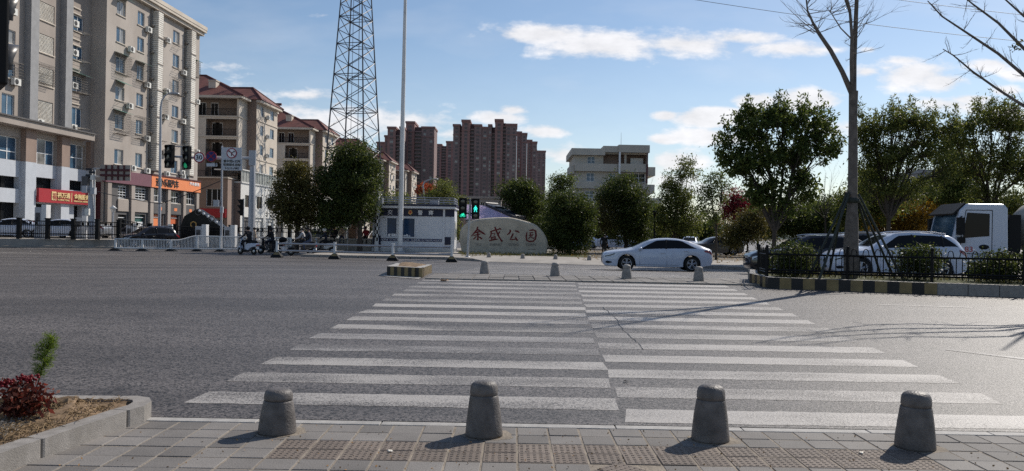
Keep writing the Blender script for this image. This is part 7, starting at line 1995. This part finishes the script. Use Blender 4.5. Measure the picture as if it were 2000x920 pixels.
# ================================================================ scooters and people
def scooter(label, loc, rz, paint, box=False, helmet=False):
    t = thing('electric_scooter', label, 'scooter', loc, rz, 'scooters waiting by the police booth')
    for x in (.62, -.58):
        w = MB(); w.lathe([(.13, -.04), (.2, -.055), (.225, -.03), (.23, 0), (.225, .03), (.2, .055), (.13, .04)], (x, 0, .23), 22, 0, 'Y'); wo = w.build('wheel', 'tyre', t)
        r = MB(); r.lathe([(0, -.045), (.05, -.045), (.13, -.03), (.13, .03), (.05, .045), (0, .045)], (x, 0, .23), 16, 0, 'Y'); r.build('rim', 'rim', wo)
    mb = MB(); pr = [(-.92, .62), (-.86, .72), (-.5, .74), (-.1, .70), (.0, .6), (.02, .34), (-.2, .26), (-.36, .40), (-.6, .50), (-.84, .52)]
    n = len(pr); lay = [(-.17, .9), (-.13, 1), (.13, 1), (.17, .9)]
    cx_, cz_ = -.4, .55; V = []
    for y, s in lay: V += [(cx_+(x-cx_)*s, y, cz_+(z-cz_)*s) for x, z in pr]
    mb.add(V, [(l*n+i, l*n+(i+1) % n, (l+1)*n+(i+1) % n, (l+1)*n+i) for l in range(3) for i in range(n)]+[tuple(range(n-1, -1, -1)), tuple(range(3*n, 4*n))], 0, False)
    mb.build('rear_body', paint, t)
    mb = MB(); mb.b2(-.25, .42, -.17, .17, .24, .31); mb.build('footboard', 'dark_plastic', t, bevel=.02)
    mb = MB(); V = []
    for x, z, w in ((.40, .28, .17), (.50, .5, .21), (.50, .75, .19), (.44, .93, .13)): V += [(x-.03, -w, z), (x+.05, -w*.5, z), (x+.07, 0, z), (x+.05, w*.5, z), (x-.03, w, z)]
    mb.add(V, [(l*5+i, l*5+i+1, (l+1)*5+i+1, (l+1)*5+i) for l in range(3) for i in range(4)], 0, True); o = mb.build('leg_shield', paint, t); sd = o.modifiers.new('s', 'SOLIDIFY'); sd.thickness = .04
    mb = MB(); mb.path([(.62, 0, .23), (.56, 0, .5), (.42, 0, .96)], .035, 8); mb.path([(.34, -.33, 1.0), (.42, -.15, 1.0), (.44, 0, .98), (.42, .15, 1.0), (.34, .33, 1.0)], .02, 6); mb.build('handlebar', 'dark_plastic', t)
    mb = MB(); mb.ell((.50, 0, .96), (.10, .12, .09), 12, 8); hd = mb.build('headlamp', paint, t)
    mb = MB(); mb.ell((.585, 0, .96), (.02, .07, .05), 10, 6); mb.build('lens', 'lamp_clear', hd)
    mb = MB()
    for s in (-1, 1): mb.tube((.36, s*.28, 1.0), (.34, s*.34, 1.18), .008); mb.ell((.34, s*.36, 1.21), (.015, .06, .04), 8, 6)
    mb.build('mirror', 'dark_plastic', t)
    mb = MB(); mb.path([(.03, 0, .74), (-.2, 0, .77), (-.55, 0, .80), (-.82, 0, .79)], [.09, .13, .14, .08], 10); mb.build('seat', 'dark_plastic', t)
    mb = MB(); mb.path([(.85, 0, .34), (.76, 0, .46), (.62, 0, .5), (.48, 0, .46), (.42, 0, .36)], [.03, .07, .08, .07, .03], 8); mb.build('mudguard', paint, t)
    mb = MB(); mb.b2(-.945, -.90, -.12, .12, .58, .66); mb.build('tail_light', 'lamp_red', t)
    mb = MB(); mb.b2(-.93, -.915, -.09, .09, .36, .50); mb.build('number_plate', 'letter_white', t)
    if box: mb = MB(); mb.ell((-.88, 0, .96), (.27, .22, .17), 14, 9); mb.build('top_box', 'dark_plastic', t)
    if helmet: tag(None, None) if False else None
    return t
def person(label, loc, rz, J, jacket, trousers, hair='hair', helmet=None, shoe='cloth_black', scale=1.0, hood=False):
    """one continuous skinned body on a joint skeleton (facing +x), coloured by the nearest bone"""
    t = thing('person', label, 'person', loc, rz)
    names = list(J); idx = {n: i for i, n in enumerate(names)}
    E = [('pelvis', 'spine'), ('spine', 'chest'), ('chest', 'neck'), ('neck', 'chin'), ('chin', 'head'), ('head', 'crown')]
    for s in 'lr': E += [('chest', 'sh'+s), ('sh'+s, 'el'+s), ('el'+s, 'wr'+s), ('wr'+s, 'pa'+s), ('pelvis', 'hi'+s), ('hi'+s, 'kn'+s), ('kn'+s, 'an'+s), ('an'+s, 'to'+s)]
    rad = {'pelvis': (.155, .12), 'spine': (.145, .115), 'chest': (.165, .13), 'neck': (.058, .058), 'chin': (.068, .07), 'head': (.095, .082), 'crown': (.07, .065)}
    for s in 'lr': rad.update({'sh'+s: (.075, .075), 'el'+s: (.052, .052), 'wr'+s: (.034, .034), 'pa'+s: (.038, .026), 'hi'+s: (.10, .10), 'kn'+s: (.066, .066), 'an'+s: (.046, .046), 'to'+s: (.042, .038)})
    me = bpy.data.meshes.new('sk'); me.from_pydata([J[n] for n in names], [(idx[a], idx[b]) for a, b in E], [])
    o = bpy.data.objects.new('sk', me); C.objects.link(o)
    o.modifiers.new('skin', 'SKIN'); sv = me.skin_vertices[0].data
    for n in names: sv[idx[n]].radius = rad[n]; sv[idx[n]].use_root = (n == 'pelvis')
    ss_ = o.modifiers.new('sub', 'SUBSURF'); ss_.levels = ss_.render_levels = 2
    bpy.context.view_layer.update()
    m2 = bpy.data.meshes.new_from_object(o.evaluated_get(bpy.context.evaluated_depsgraph_get()))
    bpy.data.objects.remove(o)
    bm_ = {}
    mats = [jacket, trousers, 'skin', shoe]
    def cls(a, b):
        if a[:2] in ('ch', 'sh', 'el') or b in ('spine', 'chest'): return 0
        if b == 'neck': return 0
        if a in ('neck', 'chin', 'head') or a[:2] == 'wr': return 2
        if a[:2] == 'an': return 3
        return 1
    segs = [(Vector(J[a]), Vector(J[b]), 0 if b[:2] == 'sh' else (1 if b[:2] == 'hi' else cls(a, b))) for a, b in E]
    mb = MB(); V = [v.co.copy() for v in m2.vertices]
    fs = {0: [], 1: [], 2: [], 3: []}
    for pl__ in m2.polygons:
        c = Vector(pl__.center); best = None
        for a, b, k in segs:
            d = b-a; tt = max(0, min(1, (c-a).dot(d)/max(d.length_squared, 1e-9))); q = (c-(a+d*tt)).length
            if best is None or q < best[0]: best = (q, k)
        fs[best[1]].append(tuple(pl__.vertices))
    mb.v = [tuple(v) for v in V]
    for k in fs:
        for f in fs[k]: mb.f.append(list(f)); mb.m.append(k); mb.s.append(True)
    # face and hands
    hd, ck = Vector(J['head']), Vector(J['chin']); fw = Vector(J['face']) if 'face' in J else Vector((1, 0, 0)); up = (Vector(J['crown'])-ck).normalized(); fw = (fw-up*fw.dot(up)).normalized(); sd = up.cross(fw)
    mb.path([hd+fw*.08+up*.015, hd+fw*.112-up*.022, hd+fw*.085-up*.03], [.01, .015, .008], 6, 2)
    for s in (-1, 1):
        mb.ell(hd+fw*.082+sd*s*.032+up*.015, (.010, .010, .008), 6, 5, 4); mb.ell(hd+sd*s*.088-up*.01, (.015, .012, .028), 6, 5, 2)
    mb.path([hd+fw*.082-up*.058-sd*.02, hd+fw*.088-up*.06, hd+fw*.082-up*.058+sd*.02], .006, 5, 5)
    for s in 'lr':
        w, pa = Vector(J['wr'+s]), Vector(J['pa'+s]); d = (pa-w).normalized(); side = d.cross(Vector((0, 0, 1))); side = side.normalized() if side.length > .1 else Vector((0, 1, 0)); dn = side.cross(d)
        if dn.z > 0: dn = -dn
        for k, (of, ln) in enumerate(((-.028, .062), (-.010, .072), (.009, .068), (.027, .052))):
            b0_ = pa+side*of; m1 = b0_+d*ln*.5+dn*.006; e = m1+d*ln*.28+dn*ln*.42; mb.path([b0_-d*.02, b0_, m1, e], [.009, .0095, .0085, .006], 6, 2)
        ts = side*(-.034 if s == 'l' else .034); mb.path([w+d*.025+ts*.7, w+d*.055+ts*1.35, w+d*.085+ts*1.3+dn*.015], [.010, .0095, .007], 6, 2)
    mats += ['hair', 'letter_red']
    b = mb.build('body', mats, t)
    t.scale = (scale,)*3
    h = MB(); rt_ = Matrix((fw, sd, up)).transposed()
    if helmet:
        h.ell(hd+up*.035-fw*.01, (.135, .125, .125), 14, 9, rot=rt_); h.build('helmet', helmet, t)
    elif hood:
        h.ell(hd+up*.01-fw*.03, (.125, .12, .145), 12, 8, rot=rt_); h.build('hood', jacket, t)
    else:
        h.ell(hd+up*.04-fw*.022, (.103, .097, .098), 14, 9, rot=rt_); h.build('hair', hair, t)
    return t
def JJ(**k):
    out = {}
    for n, v in k.items():
        if n in ('sh', 'el', 'wr', 'pa', 'hi', 'kn', 'an', 'to'):
            out[n+'l'] = v; out[n+'r'] = (v[0], -v[1], v[2])
        else: out[n] = v
    return out
RIDE = JJ(pelvis=(-.18, 0, .95), spine=(-.16, 0, 1.12), chest=(-.10, 0, 1.33), neck=(-.06, 0, 1.47), chin=(-.03, 0, 1.53), head=(-.02, 0, 1.61), crown=(-.02, 0, 1.70),
          sh=(-.08, .185, 1.38), el=(.08, .27, 1.16), wr=(.28, .31, 1.04), pa=(.34, .31, 1.03), hi=(-.14, .09, .92), kn=(.24, .15, .80), an=(.18, .13, .38), to=(.32, .14, .33))
PILL = JJ(pelvis=(-.58, 0, .96), spine=(-.55, 0, 1.14), chest=(-.50, 0, 1.35), neck=(-.46, 0, 1.49), chin=(-.43, 0, 1.55), head=(-.42, 0, 1.63), crown=(-.42, 0, 1.72),
          sh=(-.48, .18, 1.40), el=(-.34, .26, 1.17), wr=(-.16, .21, 1.08), pa=(-.09, .20, 1.07), hi=(-.55, .10, .93), kn=(-.16, .22, .80), an=(-.25, .21, .42), to=(-.12, .23, .37))
STAND = JJ(pelvis=(0, 0, .92), spine=(.0, 0, 1.10), chest=(.01, 0, 1.31), neck=(.02, 0, 1.46), chin=(.03, 0, 1.52), head=(.04, 0, 1.60), crown=(.03, 0, 1.69), sh=(0, .185, 1.38), el=(-.02, .24, 1.10), wr=(.06, .25, .86), pa=(.08, .25, .78), hi=(0, .09, .89), kn=(.02, .10, .49), an=(-.02, .10, .08), to=(.14, .12, .04))
WALK = dict(STAND); WALK.update(knl=(.14, .10, .50), anl=(.22, .10, .09), tol=(.37, .11, .07), knr=(-.02, -.10, .48), anr=(-.24, -.10, .12), tor=(-.12, -.11, .04), ell=(-.14, .25, 1.12), wrl=(-.12, .26, .88), pal=(-.11, .26, .80), elr=(.10, -.25, 1.12), wrr=(.22, -.25, .92), par=(.25, -.24, .85), chest=(.06, 0, 1.30), neck=(.10, 0, 1.44), chin=(.14, 0, 1.49), head=(.16, 0, 1.56), crown=(.17, 0, 1.65))
SIT = JJ(pelvis=(-.05, 0, .12), spine=(-.05, 0, .30), chest=(.04, 0, .50), neck=(.10, 0, .63), chin=(.14, 0, .68), head=(.16, 0, .75), crown=(.17, 0, .84), sh=(.04, .18, .55), el=(.12, .25, .31), wr=(.30, .16, .20), pa=(.36, .13, .19), hi=(-.02, .09, .10), kn=(.40, .13, .12), an=(.40, .13, -.30), to=(.54, .14, -.34))
random.seed(61)
g1 = G(483, 497.5); a1 = R(150); scooter('white scooter with red tail lamp, leftmost, ridden away from the camera', g1, a1, 'car_white')
person('person in black with a dark helmet riding the leftmost white scooter', g1, a1, RIDE, 'cloth_black', 'cloth_black', helmet='black_metal')
g2 = G(527, 496.5); a2 = R(172); scooter('dark scooter with rounded black top box, second from the left', g2, a2, 'car_black', True)
person('person in a black hooded coat riding the scooter with the top box', g2, a2, RIDE, 'cloth_black', 'cloth_navy', hood=True)
g3 = G(588, 499.5); a3 = R(183); scooter('black scooter carrying two people behind the steel barrier', g3, a3, 'car_black')
person('person in a pale grey jacket steering the black scooter', g3, a3, RIDE, 'cloth_grey', 'cloth_black')
person('passenger in dark clothes sitting behind on the black scooter', g3, a3, PILL, 'cloth_navy', 'denim')
g4 = G(632, 495); a4 = R(190); g4.z = tz(g4.x, g4.y); scooter('scooter with white front parked below the planter wall', g4, a4, 'car_silver')
person('person wearing a white helmet on the scooter below the planter wall', g4, a4, RIDE, 'cloth_navy', 'cloth_black', helmet='window_white')
g5 = G(497, 492.5); person('pedestrian in a beige jacket standing behind the leftmost scooter', g5, R(200), STAND, 'cloth_beige', 'denim')
lz = .15+.9
person('person in black sitting on the planter wall', (W(655, 470, 58.4).x, 58.2, lz), R(-100), SIT, 'cloth_black', 'cloth_black')
person('person in a beige coat sitting hunched on the planter wall', (W(669, 470, 58.4).x, 58.2, lz), R(-80), SIT, 'cloth_beige', 'denim')
person('person in dark red sitting at the right end of the planter wall', (W(716, 470, 58.4).x, 58.2, lz), R(-95), SIT, 'cloth_red', 'cloth_black')
pw_ = W(1179, 500, 57); person('person dressed in black walking away on the park path', (pw_.x, 57, .15), R(75), WALK, 'cloth_black', 'cloth_black', scale=.9)

# ================================================================ sky, sun, camera
SUN_AZ, SUN_EL = R(43), R(40)
world = bpy.data.worlds.new('World'); SC.world = world; world.use_nodes = True
nt = world.node_tree; N, L_ = nt.nodes, nt.links
bg = N['Background']
sky = N.new('ShaderNodeTexSky'); sky.sky_type = 'NISHITA'; sky.sun_disc = False; sky.sun_elevation = SUN_EL; sky.sun_rotation = SUN_AZ
sky.air_density = 1.0; sky.dust_density = .35; sky.ozone_density = 2.2
tc = N.new('ShaderNodeTexCoord'); sx = N.new('ShaderNodeSeparateXYZ'); L_.new(tc.outputs['Generated'], sx.inputs[0])
def math_(op, a, b=None, c=None):
    n = N.new('ShaderNodeMath'); n.operation = op
    for i, v in enumerate((a, b, c)):
        if v is None: continue
        if isinstance(v, (int, float)): n.inputs[i].default_value = v
        else: L_.new(v, n.inputs[i])
    return n.outputs[0]
ym = math_('MAXIMUM', sx.outputs[1], .05)
cu, cv = math_('DIVIDE', sx.outputs[0], ym), math_('DIVIDE', sx.outputs[2], ym)
cb3 = N.new('ShaderNodeCombineXYZ'); L_.new(cu, cb3.inputs[0]); L_.new(cv, cb3.inputs[1])
def noise(scale, sy, det=8, rough=.6):
    mp = N.new('ShaderNodeMapping'); mp.inputs['Scale'].default_value = (scale, scale*sy, 1); L_.new(cb3.outputs[0], mp.inputs[0])
    n = N.new('ShaderNodeTexNoise'); n.inputs['Scale'].default_value = 1; n.inputs['Detail'].default_value = det; n.inputs['Roughness'].default_value = rough; L_.new(mp.outputs[0], n.inputs['Vector']); return n.outputs[0]
CL = [(1060, 68, 120, 22, 1), (1180, 88, 150, 34, 1), (1330, 86, 130, 26, .9), (1450, 74, 90, 16, .8), (1545, 96, 110, 17, .8), (1700, 97, 24, 8, .8), (1790, 146, 95, 36, 1.05), (1840, 160, 60, 24, 1), (1765, 118, 60, 12, .8), (1935, 128, 45, 16, 1), (1985, 147, 34, 12, .9),
      (1575, 196, 74, 24, 1.3), (1475, 196, 46, 17, 1.25), (1390, 230, 90, 22, 1.3), (1300, 226, 30, 12, 1.2), (1298, 273, 38, 12, 1.2), (1690, 140, 40, 14, .9), (1900, 195, 60, 14, 1), (1960, 178, 40, 12, .9), (1370, 268, 75, 20, 1), (1320, 315, 80, 30, 1), (1440, 270, 60, 20, .7), (975, 230, 66, 17, 1), (1065, 257, 55, 15, 1), (1000, 215, 40, 14, .9),
      (640, 250, 170, 42, .75), (790, 240, 130, 34, .75), (480, 185, 80, 16, .35), (600, 186, 70, 12, .6), (560, 215, 120, 24, .5), (640, 30, 40, 7, .35), (900, 265, 60, 20, .8), (1100, 300, 60, 24, .7), (1640, 250, 60, 20, .6), (1850, 205, 90, 20, .8), (1980, 230, 70, 30, .8), (420, 130, 60, 16, .3), (1300, 350, 200, 40, .5)]
mask = None
for x, y, rx, ry, wgt in CL:
    a, b = ray(x, y); vm = N.new('ShaderNodeVectorMath'); vm.operation = 'MULTIPLY_ADD'
    kx, ky = F/rx, F/ry
    vm.inputs[1].default_value = (kx, ky, 0); vm.inputs[2].default_value = (-a/F*kx, b/F*ky, 0); L_.new(cb3.outputs[0], vm.inputs[0])
    ln = N.new('ShaderNodeVectorMath'); ln.operation = 'LENGTH'; L_.new(vm.outputs[0], ln.inputs[0])
    d = math_('MULTIPLY', math_('SUBTRACT', 1.15, ln.outputs['Value']), wgt)
    mask = d if mask is None else math_('SMOOTH_MAX', mask, d, .12)
n1, n2 = noise(15, 2.3, 9, .62), noise(5, 3, 5, .5)
field = math_('ADD', mask, math_('MULTIPLY', math_('SUBTRACT', n1, .5), 2.4))
field = math_('ADD', field, math_('MULTIPLY', math_('SUBTRACT', n2, .5), .8))
mr = N.new('ShaderNodeMapRange'); mr.interpolation_type = 'SMOOTHSTEP'; mr.inputs[1].default_value = -.06; mr.inputs[2].default_value = .74; L_.new(field, mr.inputs[0])
front = N.new('ShaderNodeMapRange'); front.inputs[1].default_value = .1; front.inputs[2].default_value = .3; L_.new(sx.outputs[1], front.inputs[0])
hz = N.new('ShaderNodeMapRange'); hz.inputs[1].default_value = .0; hz.inputs[2].default_value = .24; hz.inputs[3].default_value = .24; hz.inputs[4].default_value = 0; L_.new(sx.outputs[2], hz.inputs[0])
# thin veil of high cloud
veil = N.new('ShaderNodeMapRange'); veil.inputs[1].default_value = .45; veil.inputs[2].default_value = .8; veil.inputs[4].default_value = .2; L_.new(n2, veil.inputs[0])
fac = math_('MULTIPLY', math_('MULTIPLY', mr.outputs[0], front.outputs[0]), .92)
fac = math_('MAXIMUM', fac, veil.outputs[0]); fac = math_('MAXIMUM', fac, hz.outputs[0])
shade = N.new('ShaderNodeMapRange'); shade.inputs[1].default_value = .35; shade.inputs[2].default_value = .75; shade.inputs[3].default_value = .80; shade.inputs[4].default_value = 1.06; L_.new(n1, shade.inputs[0])
cc = N.new('ShaderNodeMix'); cc.data_type = 'RGBA'; cc.blend_type = 'MULTIPLY'; cc.inputs[0].default_value = 1; cc.inputs[6].default_value = (9.8, 9.7, 9.9, 1); L_.new(shade.outputs[0], cc.inputs[7])
mx = N.new('ShaderNodeMix'); mx.data_type = 'RGBA'; L_.new(fac, mx.inputs[0]); L_.new(sky.outputs[0], mx.inputs[6]); L_.new(cc.outputs[2], mx.inputs[7])
L_.new(mx.outputs[2], bg.inputs['Color']); bg.inputs['Strength'].default_value = .105

sun = bpy.data.lights.new('sun', 'SUN'); sun.energy = 4.8; sun.angle = R(.5); sun.color = (1, .93, .83)
so_ = bpy.data.objects.new('sun', sun); C.objects.link(so_)
sd_ = Vector((math.sin(SUN_AZ)*math.cos(SUN_EL), math.cos(SUN_AZ)*math.cos(SUN_EL), math.sin(SUN_EL)))
so_.rotation_euler = (-sd_).to_track_quat('-Z', 'Y').to_euler(); so_.location = (0, 0, 50)

cam = bpy.data.cameras.new('camera'); co = bpy.data.objects.new('camera', cam); C.objects.link(co)
cam.sensor_width = 36; cam.lens = F/2000*36; cam.shift_y = -3/2000; cam.clip_start = .05; cam.clip_end = 9000
co.matrix_world = Matrix.Translation((0, 0, EYE)) @ Matrix.Rotation(R(90), 4, 'X') @ Matrix.Rotation(ROLL, 4, 'Z')
SC.camera = co
SC.render.resolution_x, SC.render.resolution_y = 1024, 471
SC.view_settings.view_transform = 'Standard'; SC.view_settings.look = 'None'; SC.view_settings.exposure = 0; SC.view_settings.gamma = 1
SC.render.engine = 'CYCLES'; SC.cycles.use_denoising = False; SC.cycles.max_bounces = 6; SC.cycles.transparent_max_bounces = 8
SC.render.film_transparent = False
